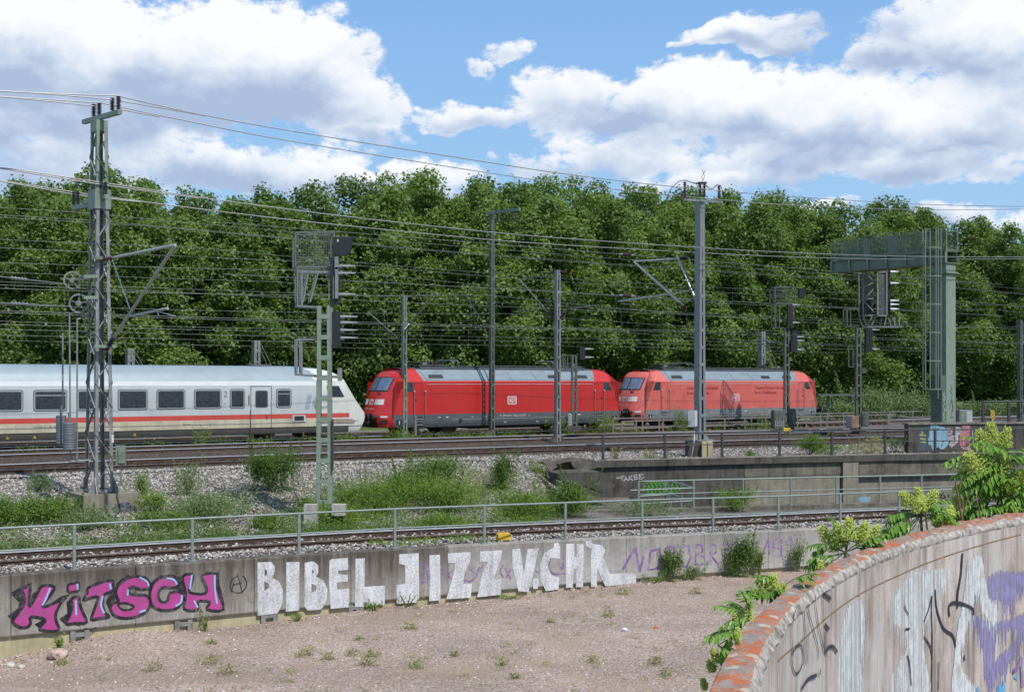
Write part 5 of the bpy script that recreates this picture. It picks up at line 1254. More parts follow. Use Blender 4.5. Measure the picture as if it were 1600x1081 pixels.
mb = MB(); a = PY(530, 385, Ys+.1); mb.box(a, (.34, .34, .58)); mb.prism([a+V((.17, -.17, .29)), a+V((.42, -.17, .26)), a+V((.36, -.17, -.22)), a+V((.17, -.17, -.29))], V((0, .34, 0))); mb.box(a+V((-.02, -.175, .17)), (.05, .01, .08), mi=1); mb.world(s1).build('indicator_box', [mBlack, mWhiteP], s1)
for nm, x, y0, y1, hs in (('signal_head', 523.5, 403, 476, (417, 428, 461)), ('signal_head', 526.5, 487, 541, (496, 505, 517, 529))):
    a, b = PY(x, y0, Ys+.05), PY(x, y1, Ys+.05); mb = MB(); mb.box((a+b)/2, (.24, .46, a.z-b.z)); h_ = mb.world(s1).build(nm, mBlack, s1)
    for y in hs: mb = MB(); p = PY(x, y, Ys+.05)+V((.15, 0, 0)); hood(mb, p, .52, .075, V((1, 0, 0))); mb.world(s1).build('lamp_hood', mHood, s1)
mb = MB(); mb.box(PY(526, 442, Ys-.22), (.10, .06, 1.0)); mb.bar(PY(521, 433, Ys-.3), PY(521, 467, Ys-.3), .02); mb.bar(PY(514, 438, Ys-.2), PY(514, 468, Ys-.2), .02); mb.box(PY(526, 411, Ys-.22), (.12, .06, .4)); mb.box(PY(518, 510, Ys-.1), (.1, .1, 1.2)); mb.world(s1).build('bracket', mGal, s1)
mb = MB()
for k in (0, .6): mb.bar(q(463, 530, k), q(503, 530, k), .06); mb.bar(q(464, 530, k), q(464, 585, k), .045); mb.bar(q(471.5, 530, k), q(471.5, 584, k), .05); mb.bar(q(464, 585, k), q(502, 588, k), .07)
mb.bar(q(500, 588), q(531, 589), .09); mb.box(q(531, 585), (.14, .1, .42)); mb.world(s1).build('step_frame', mGal, s1)
tubes(s1, 'conduit', [(PY(519.8, 655, Ys-.2), PY(520, 735, Ys-.2))], .035, mDarkRail)

def small_signal(name, label, x, Y, yb, yt, wd, mat, heads, cg=None, plat=None, step=.62, box=None, hx=18):
    p = PY(x, yb, Y); root = empty(name, tuple(p), 0, label, 'railway signal'); mb = MB(); ladder(mb, p, p.z, EYE+(HZ-yt)*Y/F, wd, wd*.85, step, cw=wd*.3, dp=wd*.7, axis=V((1, .1, 0)), bh=.13); mb.world(root).build('pole', mat, root)
    mb = MB(); mb.box(p-V((0, 0, .1)), (.8, .8, .3)); mb.world(root).build('foundation', mConcD, root)
    for (hx_, y0, y1, ws, hs) in heads:
        a, b = PY(hx_, y0, Y-.1), PY(hx_, y1, Y-.1); mb = MB(); mb.box((a+b)/2, (ws, .4, a.z-b.z)); mb.world(root).build('signal_head', mBlack, root)
        for y in hs: mb = MB(); hood(mb, PY(hx_, y, Y-.1)+V((ws/2, 0, 0)), .5, .09, V((1, 0, 0))); mb.world(root).build('lamp_hood', mHood, root)
    if cg: cage(root, *cg, Y, .7, mat, 6, 5, .008)
    if plat:
        mb = MB(); x0, x1, y0, y1 = plat
        for k in (0, .6):
            o = V((-.2, .8, 0))*k
            for a, b in (((x0, y0), (x1, y0)), ((x0, y0), (x0, y1)), ((x0+(x1-x0)*.28, y0), (x0+(x1-x0)*.28, y1)), ((x0, y1), (x1, y1))): mb.bar(PY(*a, Y)+o, PY(*b, Y)+o, .05)
        mb.world(root).build('platform_frame', mat, root)
    return root
small_signal('railway_signal', 'low green signal mast with a railed step before the bright red locomotive', 897, 71, 667, 556, .36, mMastDk, [(910, 541, 562, .3, (546, 559))], None, (880, 905, 555, 580))
s3 = small_signal('railway_signal', 'dark signal mast with a top cage before the slogan of the faded locomotive', 1229, 80, 668, 512, .36, mMastDk, [(1234, 476, 510, .32, (477, 505)), (1241, 516, 530, .3, (527,)), (1240, 530, 550, .4, (533, 547))], (1211, 1243, 448, 474), (1211, 1236, 475, 512))
mb = MB(); mb.box(PY(1252, 458, 80.5), (.35, .5, .6)); mb.world(s3).build('indicator_box', mBlack, s3)
s4 = small_signal('railway_signal', 'dark signal mast between the last locomotive and the green gantry column', 1341, 78, 671, 512, .36, mMastDk, [(1357, 510, 550, .4, (516, 546))], None, (1324, 1342, 483, 510))
mb = MB(); mb.bar(PY(1326, 545, 78), PY(1342, 545, 78), .05); mb.bar(PY(1326, 545, 78), PY(1326, 573, 78), .05); mb.bar(PY(1333, 545, 78), PY(1333, 573, 78), .05); mb.bar(PY(1326, 573, 78), PY(1342, 573, 78), .05); mb.box(PY(1350, 579, 78), (.25, .2, .3)); mb.world(s4).build('step_frame', mMastDk, s4)

# ---------------------------------------------------------------- green signal gantry
Pg = PY(1474, 600, 70); gz = EYE+(HZ-668)*70/F
gan = empty('signal_gantry', (Pg.x, Pg.y, gz), 0, 'big green cantilever gantry with a caged ladder and a signal hanging below its beam', 'signal gantry')
zbm0, zbm1 = EYE+(HZ-424)*70/F*.985, EYE+(HZ-404)*70/F
mb = MB(); ztc = EYE+(HZ-428)*70/F
R0 = RDU
mb.box((Pg.x, Pg.y, (gz+ztc)/2), (.88, .95, ztc-gz), R0); mb.box((Pg.x, Pg.y, ztc+.03), (1.15, 1.2, .07), R0); mb.box((Pg.x, Pg.y, gz+.05), (1.4, 1.4, .1), R0)
mb.box((Pg.x, Pg.y, (ztc+.07+9.47)/2), (.88, .95, 9.47-ztc-.07), R0); mb.world(gan).build('column', mMastPale, gan)
bm0 = V((Pg.x, Pg.y, 0))-DN*.55; Lb = 7.9
zlo, zhi = ztc-.02+.0, ztc+.0+1.0
zlo = 9.48; zhi = 10.12
mb = MB()
for s in (-.45, .45):
    mb.prism([bm0+DU*s+V((0, 0, zlo)), bm0+DN*Lb+DU*s+V((0, 0, zlo)), bm0+DN*Lb+DU*s+V((0, 0, zhi)), bm0+DU*s+V((0, 0, zhi))], DU*.02)
for k in range(7): q_ = bm0+DN*(.05+k*Lb/6.05); mb.bar(q_-DU*.52+V((0, 0, zlo-.02)), q_-DU*.52+V((0, 0, zhi+.02)), .10, .12)
for z_ in (zlo, zhi): mb.box(bm0+DN*Lb/2+V((0, 0, z_)), (1.15, Lb, .04), R0)
mb.world(gan).build('beam', mMastPale if False else M('gantry_green', (.16, .205, .15), .5, .05, var=.12, vs=2, dirt=.2, dcol=(.10, .12, .09)), gan)
mGG = M('gantry_green', (.16, .205, .15), .5, .05)
mb = MB(); mb2 = MB(); hr = 1.13
for s in (-.52, .52):
    for z_ in (hr, .08): mb.bar(bm0-DU*s+V((0, 0, zhi+z_)), bm0+DN*Lb-DU*s+V((0, 0, zhi+z_)), .05)
    for k in range(9): q_ = bm0+DN*Lb*k/8-DU*s; mb.bar(q_+V((0, 0, zhi)), q_+V((0, 0, zhi+hr)), .055)
    for k in range(110): q_ = bm0+DN*Lb*k/110-DU*s; mb2.bar(q_+V((0, 0, zhi+.1)), q_+V((0, 0, zhi+hr)), .014)
    for k in range(18): mb2.bar(bm0-DU*s+V((0, 0, zhi+.1+k*.07)), bm0+DN*Lb-DU*s+V((0, 0, zhi+.1+k*.07)), .012)
for e in (0, Lb): 
    for z_ in (hr, .08): mb.bar(bm0+DN*e-DU*.52+V((0, 0, zhi+z_)), bm0+DN*e+DU*.52+V((0, 0, zhi+z_)), .05)
for f0, f1 in ((.30, .36), (.52, .60)):   # solid panels
    q_ = bm0+DN*Lb*(1-f0)-DU*.55; mb.prism([q_+V((0, 0, zhi+.1)), q_-DN*Lb*(f1-f0)+V((0, 0, zhi+.1)), q_-DN*Lb*(f1-f0)+V((0, 0, zhi+hr)), q_+V((0, 0, zhi+hr))], DU*.01)
for f0 in (.35, .5): q_ = bm0+DN*Lb*f0*1.25; mb.bar(q_+V((0, 0, zhi+hr)), q_+V((0, 0, zhi+hr+.25)), .05); mb.bar(q_+V((0, 0, zhi+hr+.25)), q_+DN*.9+V((0, 0, zhi+hr+.25)), .05); mb.bar(q_+DN*.9+V((0, 0, zhi+hr+.25)), q_+DN*.9+V((0, 0, zhi+hr)), .05)
mb.world(gan).build('walkway_railing', mGG, gan); mb2.world(gan).build('walkway_mesh', mGG, gan)
# ladder and its cage on the left of the column
mb = MB(); lx = Pg-DU*.75; lx.z = 0; zl0, zl1 = EYE+(HZ-608)*69/F, zhi+1.3
for s in (-.25, .25): mb.bar(lx+DN*s-DU*.1+V((0, 0, gz+1.6)), lx+DN*s-DU*.1+V((0, 0, zl1)), .06)
z = gz+1.7
while z < zl1: mb.bar(lx-DN*.25-DU*.1+V((0, 0, z)), lx+DN*.25-DU*.1+V((0, 0, z)), .03); z += .3
mb.world(gan).build('ladder', mGG, gan); mb = MB()
for k in range(7):
    a = math.pi*k/6; q_ = lx-DU*(.15+.75*math.sin(a))+DN*.48*math.cos(a); mb.bar(q_+V((0, 0, zl0)), q_+V((0, 0, zl1-.1)), .045, .02)
zz = zl0
while zz < zl1:
    pts = [lx-DU*(.15+.75*math.sin(a))+DN*.48*math.cos(a)+V((0, 0, zz)) for a in np.linspace(0, math.pi, 9)]
    for a, b in zip(pts[:-1], pts[1:]): mb.bar(a, b, .02, .07)
    zz += 1.55
mb.world(gan).build('ladder_cage', mGG, gan)
mb = MB(); q_ = Pg-DU*.62-DN*.1; q_.z = 0; mb.box(q_+V((0, 0, gz+1.45)), (.38, .7, 2.9), R0); mb.world(gan).build('lower_casing', M('casing_dark_green', (.085, .125, .10), .5, var=.15), gan)
mb = MB()
q_ = Pg-DN*.49; tq = lambda x, y: q_+DU*((x-1476)/26*.88)+V((0, 0, EYE+(HZ-y)*69.3/F-q_.z))
class FL:   # flat front of the column as a line for strokes
    def at(s, a, z, off): p = Pg-DN*(.478+off)+DU*a; return V((p.x, p.y, z))
for s_ in [[(1478,603),(1481,608),(1477,612),(1482,616),(1479,621)],[(1474,640),(1480,624),(1483,640),(1478,650)],[(1476,652),(1486,652)],[(1477,660),(1482,668),(1478,674),(1485,658)],[(1480,628),(1484,636),(1480,644)]]:
    stroke(mb, FL(), [((x-1478.5)/26*.9, EYE+(HZ-y)*69.3/F) for x, y in s_], .035, .006)
mb.world(gan).build('graffiti_tag', pBlack, gan)
mb = MB()
class FL2:
    def at(s, a, z, off): p = Pg-DU*.62-DN*(.458+off)+DU*a; return V((p.x, p.y, z))
for k in range(16):
    y0 = 612+k*3.4; stroke(mb, FL2(), [(RNG.uniform(-.14, .14), EYE+(HZ-y0)*69/F) , (RNG.uniform(-.14, .14), EYE+(HZ-y0-3)*69/F), (RNG.uniform(-.14, .14), EYE+(HZ-y0-1)*69/F), (RNG.uniform(-.14, .14), EYE+(HZ-y0-6)*69/F)], .03, .006+.0005*k)
mb.world(gan).build('graffiti_tag', pSilver, gan)
# hanging signal frame below the beam
Yh = 75.2; hq = lambda x, y, k=0: PY(x, y, Yh)+V((-.02, .9, 0))*k
mb = MB()
for k in (-.5, .4):
    for a, b in (((1345, 426), (1345, 494)), ((1345, 494), (1351, 511)), ((1351, 511), (1407, 511)), ((1345, 450), (1364, 441)), ((1346, 470), (1363, 450)), ((1346, 471), (1363, 489)), ((1345, 493), (1366, 493)), ((1358, 509), (1366, 493)), ((1378, 509), (1381, 496)), ((1396, 509), (1391, 497)), ((1401, 495), (1401, 510)), ((1348, 426), (1359, 438)), ((1345, 468), (1364, 467))):
        mb.bar(hq(*a, k), hq(*b, k), .06)
for a, b in (((1366, 426), (1366, 494)), ((1380, 424), (1380, 494)), ((1366, 494), (1380, 494)), ((1366, 427), (1380, 426))): mb.bar(hq(*a, -.7), hq(*b, -.7), .09)
for k in range(14): mb.bar(hq(1366+k, 427, -.68), hq(1366+k, 493, -.68), .014)
for k in range(5): mb.bar(hq(1366, 432+k*13, -.68), hq(1380, 444+k*13 if k % 2 else 432+k*13, -.68), .02)
mb.world(gan).build('hanging_frame', mGal, gan)
mb = MB(); a, b = hq(1385.5, 424), hq(1385.5, 492); mb.box((a+b)/2, (.22, .5, a.z-b.z)); mb.box((a+b)/2+V((-1.1, .4, 0)), (.7, .2, (a.z-b.z)*.9)); mb.world(gan).build('signal_head', mBlack, gan)
for y in (426, 444, 471, 477, 484): mb = MB(); hood(mb, hq(1388, y)+V((.05, -.3, 0)), .5, .10, V((1, 0, 0))); mb.world(gan).build('lamp_hood', M('hood_pale', (.42, .45, .48), .4, .2), gan)

# ---------------------------------------------------------------- overhead wires
ORD = ['uppermost', 'second', 'third', 'fourth', 'fifth', 'sixth', 'seventh', 'eighth', 'ninth', 'tenth', 'eleventh', 'twelfth', 'thirteenth', 'fourteenth', 'fifteenth', 'sixteenth', 'seventeenth', 'eighteenth', 'nineteenth', 'twentieth', 'twenty-first', 'twenty-second']
def wire_world(pts, r, name, mat, n=6):
    c = pts[len(pts)//2]; root = empty(name, tuple(c)) if False else None
    mb = MB(); mb.tube(pts, r, n); o = mb.build(name, mat); return o
def plane_pt(P, x, y):
    """point on the vertical plane through P along the railway"""
    t = (x-CX)/F; L = (t*P.y-P.x)/(DU.x-t*DU.y); return PY(x, y, P.y+DU.y*L)
def spline_px(tab, P, x0, x1, n=60):
    xs = np.linspace(x0, x1, n); X_, Y_ = zip(*tab); c = np.interp(xs, X_, Y_)
    for _ in range(6): c[1:-1] = (c[:-2]+2*c[1:-1]+c[2:])/4
    return [plane_pt(P, x, y) for x, y in zip(xs, c)]
Pa, Pb = AN(P1, 185, 151), AN(P1, 155, 160)
def feeder(tabs, P, label, r=.018):
    tabs = [([(-480, tb[0][1]-(tb[1][1]-tb[0][1])/(tb[1][0]-tb[0][0])*300)]+list(tb)) if tb[0][0] == -60 else tb for tb in tabs]
    mb = MB(); root = empty('feeder_wire', tuple(plane_pt(P, 900, 350)), 0, label, 'overhead wire')
    for tab in tabs:
        mb = MB(); mb.tube(spline_px(tab, P, tab[0][0], tab[-1][0]), r, 6); mb.world(root).build('strand', mWire, root)
    mb = MB()
    for tab, xs in ((tabs[0], (tabs[0][0][0]+88,)),): 
        pass
    return root
feeder([[(187, 151), (275, 172), (400, 196), (560, 222), (700, 244), (861, 269.5), (1000, 287), (1200, 305), (1400, 318), (1500, 321.5), (1700, 324)], [(187, 158), (275, 173), (320, 181)]], Pa, 'topmost thick wire running right from the top of the lattice mast')
feeder([[(-60, 139), (40, 145), (120, 148), (187, 150)], [(-60, 139), (40, 144.5), (130, 152), (175, 156)]], Pa, 'thick double wire reaching the left edge from the right top insulators')
feeder([[(157, 161), (190, 169), (270, 184.5), (400, 212), (560, 238), (740, 267), (861, 285), (1000, 301), (1093, 309), (1200, 319.5), (1400, 327.5), (1500, 328.5), (1700, 325)], [(190, 172), (250, 183)]], Pb, 'second thick wire from the top, starting at the left top insulators')
feeder([[(-60, 147), (20, 152.5), (110, 158), (156, 161)], [(-60, 147), (20, 153), (90, 160), (147, 166)]], Pb, 'lower thick double wire left of the lattice mast top')
Pc, Pd = AN(P1, 161, 285), AN(P1, 118, 300)
for (off, lbl) in ((0, 'bright thick wire crossing the trees, upper of the lower pair'),):
    feeder([[(-60, 252), (16, 264), (46, 269), (160, 285), (310, 309), (400, 321), (560, 341), (800, 367), (1000, 381), (1200, 394), (1400, 401), (1600, 402), (1700, 401)], [(-60, 253), (46, 271), (160, 289), (310, 310)]], Pc, lbl, .019)
feeder([[(-60, 272), (10, 283.5), (120, 302), (220, 315), (400, 338), (560, 355), (800, 378.5), (1000, 390), (1200, 401), (1400, 406), (1600, 404.5), (1700, 403)], [(-60, 273), (10, 285), (120, 305), (220, 316)]], Pd, 'bright thick wire crossing the trees, lower of the lower pair', .019)
mb = None
# thin wires of the tracks, parallel to the railway
CAT = [(325, 57, .10), (336, 63, .12), (338.5, 64, .12), (371, 66, .2), (382, 58, .15), (399, 60.5, .3), (421, 75, .15), (432, 55.2, .35), (436, 70, .1), (445, 60, .0), (464, 66, .25), (482, 49.4, .06), (486, 55.2, .05), (490, 71, .3), (505, 60.4, .05), (513, 66, .05), (522, 72, .06), (530, 78, .1)]
for i, (yl, n, sag) in enumerate(CAT):
    Yl = n/1.0447; H = (HZ-yl)*Yl/F; u0 = Un(0, n)-12; u1 = Un(1600, n)+30; pts = []
    for k in range(90):
        u = u0+(u1-u0)*k/89; ph = (u-18-i*3.1) % 62/62; pts.append(T(u, n, EYE+H-sag*4*ph*(1-ph)*2.2+sag*.7))
    root = empty('overhead_wire', tuple(pts[45]), 0, 'thin grey overhead wire before the trees, %s from the top' % ORD[i], 'overhead wire', 'thin overhead wires of the yard')
    MB().tube(pts, .009, 5).world(root).build('strand', mWireD, root)
    if i in (5, 7, 10, 13, 3) and True:
        mb = MB(); lowz = {5: 505, 7: 486, 10: 513, 13: 522, 3: 421}[i]
        nxt = [c for c in CAT if c[0] == lowz][0]
        for k in range(3, 88, 4):
            p = pts[k]; Yp = p.y; z2 = EYE+(HZ-nxt[0])*(n/1.0447)/F*(.93); MB().tube([p, V((p.x, p.y, max(z2, p.z-1.3)))], .006, 4).world(root).build('dropper', mWireD, root)
wl_ = [((16, 434), (104, 444), 41.6), ((16, 474), (112, 479), 40.6)]
for k, ((xa, ya), (xb_, yb_), Y) in enumerate(wl_):
    a, b = PY(xb_, yb_, Y), PY(xb_, yb_, Y)-DU*14+V((0, 0, .1)); a2 = PY(xa, ya, Y-3); root = empty('tension_wire', tuple(b), 0, ('upper' if k == 0 else 'lower')+' taut wire running left from the tension wheels', 'overhead wire')
    e = a+(a2-a)*3; MB().tube([a, e], .02, 6).world(root).build('strand', mWire, root); mb = MB(); insulator(mb, a+(a2-a)*.72, a+(a2-a)*1.0, .06, 5); mb.world(root).build('insulator', mGal, root)
for k, (x, y, n) in enumerate(((979, 398, 57), (979, 462, 57))):
    p = PY(x, y, Yn(x, n)); root = empty('strain_insulator', tuple(p), 0, ('upper' if k == 0 else 'lower')+' dark strain insulator hanging on a wire left of the tall grey mast', 'insulator')
    mb = MB(); insulator(mb, p-DU*.35, p+DU*.35, .13, 5, 0, .07); mb.tube([p-DU*.6, p-DU*.35], .06, 7, 1); mb.tube([p+DU*.35, p+DU*.6], .06, 7, 1); mb.tube([p-DU*26, p+DU*40], .012, 4, 1); mb.world(root).build('insulator_body', [mInsul, mGal], root)

# ---------------------------------------------------------------- furniture of the yard
mOr = M('faded_yellow', (.62, .40, .04), .6, var=.2, vs=6)
def boxthing(name, label, cat, c, size, rot, mats, parts=(), bev=.02):
    root = empty(name, tuple(c), rot, label, cat); mb = MB(); mb.box((0, 0, size[2]/2), size); o = mb.build('housing', mats, root)
    b = o.modifiers.new('b', 'BEVEL'); b.width = bev; b.segments = 2
    for nm, cc, ss, mt in parts: MB().box(cc, ss).build(nm, mt, root)
    return root
c = G(787, 846.5, 4.56); r_ = empty('track_marker', (c.x, c.y+.35, c.z-.02), .3, 'yellow block standing behind the handrail near the middle of the graffiti wall', 'track marker')
mb = MB(); mb.prism([V((-.19, -.12, 0)), V((.19, -.12, 0)), V((.19, -.12, .2)), V((.15, -.12, .235)), V((-.15, -.12, .235)), V((-.19, -.12, .2))], V((0, .26, 0))); mb.build('housing', mOr, r_); MB().box((0, -.125, .03), (.3, .012, .03)).build('base_strip', mDark, r_)
boxthing('track_marker', 'orange capped box by the dark signal mast before the faded locomotive', 'track marker', PY(1229, 676, 66), (.38, .3, .25), 0, mOr, [('base_strip', (0, -.155, .05), (.3, .01, .06), mDark)])
boxthing('track_marker', 'small yellow post box beside the painted concrete wall', 'track marker', PY(1428.5, 691, 60.5), (.2, .2, .38), 0, mOr, [('base_strip', (0, -.105, .05), (.16, .01, .06), mDark)])
cb = boxthing('trackside_cabinet', 'dark scribbled cabinet left of the dark signal mast', 'cabinet', PY(1216, 670, 77), (.75, .5, 1.15), .2, mMastDk, [('door', (0, -.26, .6), (.6, .02, .95), mMastDk)])
mb = MB()
for k in range(5): x = -.3+k*.13; mb.bar(V((x, -.28, .12)), V((x, -.28, .5)), .03); mb.bar(V((x, -.28, .5-.1*(k % 2))), V((x+.1, -.28, .5-.1*(k % 2))), .03)
mb.build('graffiti_tag', pSilver, cb)
cb = boxthing('trackside_cabinet', 'narrow dark cabinet with white scribble right of the dark signal mast', 'cabinet', PY(1238, 666, 79), (.35, .4, 1.1), .1, mMastDk, [('door', (0, -.21, .55), (.28, .02, .9), mMastDk)])
mb = MB(); [mb.bar(V((RNG.uniform(-.12, .12), -.225-.001*k, .15+k*.09)), V((RNG.uniform(-.12, .12), -.225-.001*k, .22+k*.09)), .035) for k in range(9)]; mb.build('graffiti_tag', pSilver, cb)
boxthing('trackside_cabinet', 'grey and rusty cabinet left of the signal mast at the platform', 'cabinet', PY(1332, 668, 76), (.6, .5, .7), .6, M('rusty_box', (.22, .14, .11), .8, var=.4, vs=3), [('door', (-.31, 0, .35), (.02, .4, .6), mConcL)])
boxthing('trackside_cabinet', 'dark green cabinet right of the signal mast at the platform', 'cabinet', PY(1351, 666, 77), (.38, .4, .85), 0, mMastDk, [('door', (0, -.21, .42), (.3, .02, .7), mMastDk)])
boxthing('trackside_cabinet', 'light grey cabinet right of the foot of the green gantry', 'cabinet', PY(1505, 666, 73), (.9, .5, .95), .3, mGal, [('door', (-.2, -.26, .48), (.4, .02, .8), mMastGreen), ('door', (.22, -.26, .48), (.4, .02, .8), M('cab_grey', (.36, .37, .37), .6))])
boxthing('marker_post', 'dark stake with a black shield before the bright red locomotive', 'post', PY(649.5, 681, 66.5), (.10, .08, 1.05), 0, mConcB, [('shield', (.12, .06, .25), (.14, .06, .5), mBlack)])
ml = boxthing('marker_post', 'white lettered marker board left of the low green signal', 'post', PY(890.5, 664, 69), (.16, .03, .62), 0, mWhiteP, [])
mb = MB(); [mb.box((0, -.02, .1+k*.11), (.1, .012, .05)) for k in range(5)]; mb.build('marking', mBlack, ml)
# post-and-rail fence between the tracks
def fence(name, label, x0, x1, yb, yt, n, step_px, mat, rails, Yf=None):
    xs = np.arange(x0, x1+.1, step_px); root = None
    def P_(x, z): q = PY(x, 600, Yn(x, n)); return V((q.x, q.y, z))
    root = empty(name, tuple(P_((x0+x1)/2, yb)), 0, label, 'fence')
    for x in xs: MB().bar(P_(x, yb), P_(x, yt), .09).world(root).build('post', mat, root)
    for z in rails: MB().bar(P_(x0, z), P_(x1, z), .05, .07).world(root).build('rail', mat, root)
    return root
mFe = M('fence_brownish', (.20, .175, .145), .7, .1, var=.25); mFeG = M('fence_grey', (.17, .17, .165), .7, .1, var=.2)
fence('track_fence', 'low brown rail fence before the faded locomotive', 972, 1400, -.25, .52, 57.9, 32, mFe, (.50, .05))
fence('track_fence', 'grey rail fence just behind the low brown one', 958, 1440, -.25, .68, 58.6, 36, mFeG, (.66, .1))
fence('track_fence', 'far rail fence right of the last locomotive before the bushes', 1285, 1900, -.3, .95, 66.5, 36, mFeG, (.92, .5, .1))
# little shelter behind
r_ = empty('shelter', tuple(PY(1330, 650, 100)), 0, 'flat roofed open shelter behind the nose of the last locomotive', 'shelter'); q = lambda x, y: PY(x, y, 100)
mb = MB(); a, b = q(1275, 617), q(1338, 617); mb.box((a+b)/2, (b.x-a.x, 1.6, .15)); mb.world(r_).build('roof', mMastDk, r_)
for x in (1294, 1301, 1328): mb = MB(); mb.bar(q(x, 650), q(x, 617), .22); mb.world(r_).build('post', mMastGreen, r_)
mb = MB(); [mb.bar(q(1281, y), q(1335, y), .08) for y in (636, 643)]; mb.world(r_).build('rail', mMastGreen, r_)

# painted block wall at the right
Yw = 59.3; bw = empty('block_wall', tuple(PY(1520, 705, Yw)), 0, 'low concrete block wall covered in blue and red graffiti near the right edge', 'wall')
lw = Line([G(1430, 706, 3.35)+V((.0, 1.0, 0)), G(1540, 704, 3.35)+V((.3, 1.1, 0)), G(1700, 702, 3.35)+V((.6, 1.2, 0)), (42, 66)])
wall_strip(lw, 0, lw.s[-1], -.45, EYE+(HZ-664)*60/F, 0, .35, mConcD, 'wall_block', bw, 12); zt_w = EYE+(HZ-664)*60/F
wall_strip(lw, -.05, lw.s[-1], zt_w+.002, zt_w+.09, .06, .45, mCoping, 'coping', bw, 12)
wh = lambda pts: zm(lw, pts, 1380, 660, 5.69)
mb = MB(); paint(mb, lw, wh([(300, 40), (385, 40), (392, 250), (300, 250)]), .01, mi=0); 
for s_ in [[(335,80),(350,90),(340,100)],[(320,110),(380,115)],[(325,140),(375,150)],[(330,170),(380,175)]]: stroke(mb, lw, wh(s_), .09, .014, 1)
mb.world(bw).build('graffiti_piece', [M('teal_paint', (.045, .075, .085), .7, var=.3), pYel], bw)
mb = MB()
for i, s_ in enumerate([[(420,45),(480,50),(430,90),(475,120),(420,150),(470,190),(430,220)],[(440,60),(425,200)],[(500,60),(510,210),(550,190),(560,150),(520,140)],[(500,60),(540,70),(530,120)]]): stroke(mb, lw, wh(s_), .32 if i < 2 else .26, .010+.001*i, 0)
mb.world(bw).build('graffiti_piece', [pSky, pBlack], bw)
mb = MB()
for i, s_ in enumerate([[(560,70),(600,80),(570,120),(610,140)],[(630,120),(650,150),(630,180),(615,150),(630,120)],[(640,60),(680,70),(650,110)],[(590,180),(620,210)]]): stroke(mb, lw, wh(s_), .24, .010+.001*i, 0)
mb.world(bw).build('graffiti_piece', pPale, bw)
mb = MB()
for i, s_ in enumerate([[(700,55),(770,60)],[(705,60),(700,210)],[(740,70),(735,215),(770,190)],[(700,140),(770,130)]]): stroke(mb, lw, wh(s_), .35 if i != 1 else .28, .010+.001*i, 0)
for s_ in [[(690,215),(730,235),(780,200)],[(790,60),(800,200)],[(830,90),(815,150),(850,160)]]: stroke(mb, lw, wh(s_), .06, .016, 1)
mb.world(bw).build('graffiti_piece', [pRose, pPale], bw)
pr = [lw.hit(x, 660)[0] for x in (1540, 1580, 1640, 1700)]
railing('block_wall_railing', lw, pr, lambda a: zt_w+.09, 1.0, [(1.0, .04), (.1, .03)], -.2, mDarkRail, 'dark railing with a wire screen on top of the painted block wall', 'railing', .12)
hz_ = empty('hazard_plate', tuple(lw.at(pr[0]+.5, zt_w+.5, -.1)), 0, 'small yellow and black striped plate on the block wall railing', 'sign')
mb = MB(); p = lw.at(pr[0]+.45, zt_w+.45, -.1); mb.box(p, (.2, .03, .42)); 
mb.world(hz_).build('plate', mOr, hz_); mb = MB()
for k in (-1, 0, 1): mb.bar(p+V((-.09, -.018, k*.13-.06)), p+V((.09, -.018, k*.13+.06)), .012, .05, up=V((0, 1, 0)))
mb.world(hz_).build('stripe', mBlack, hz_)
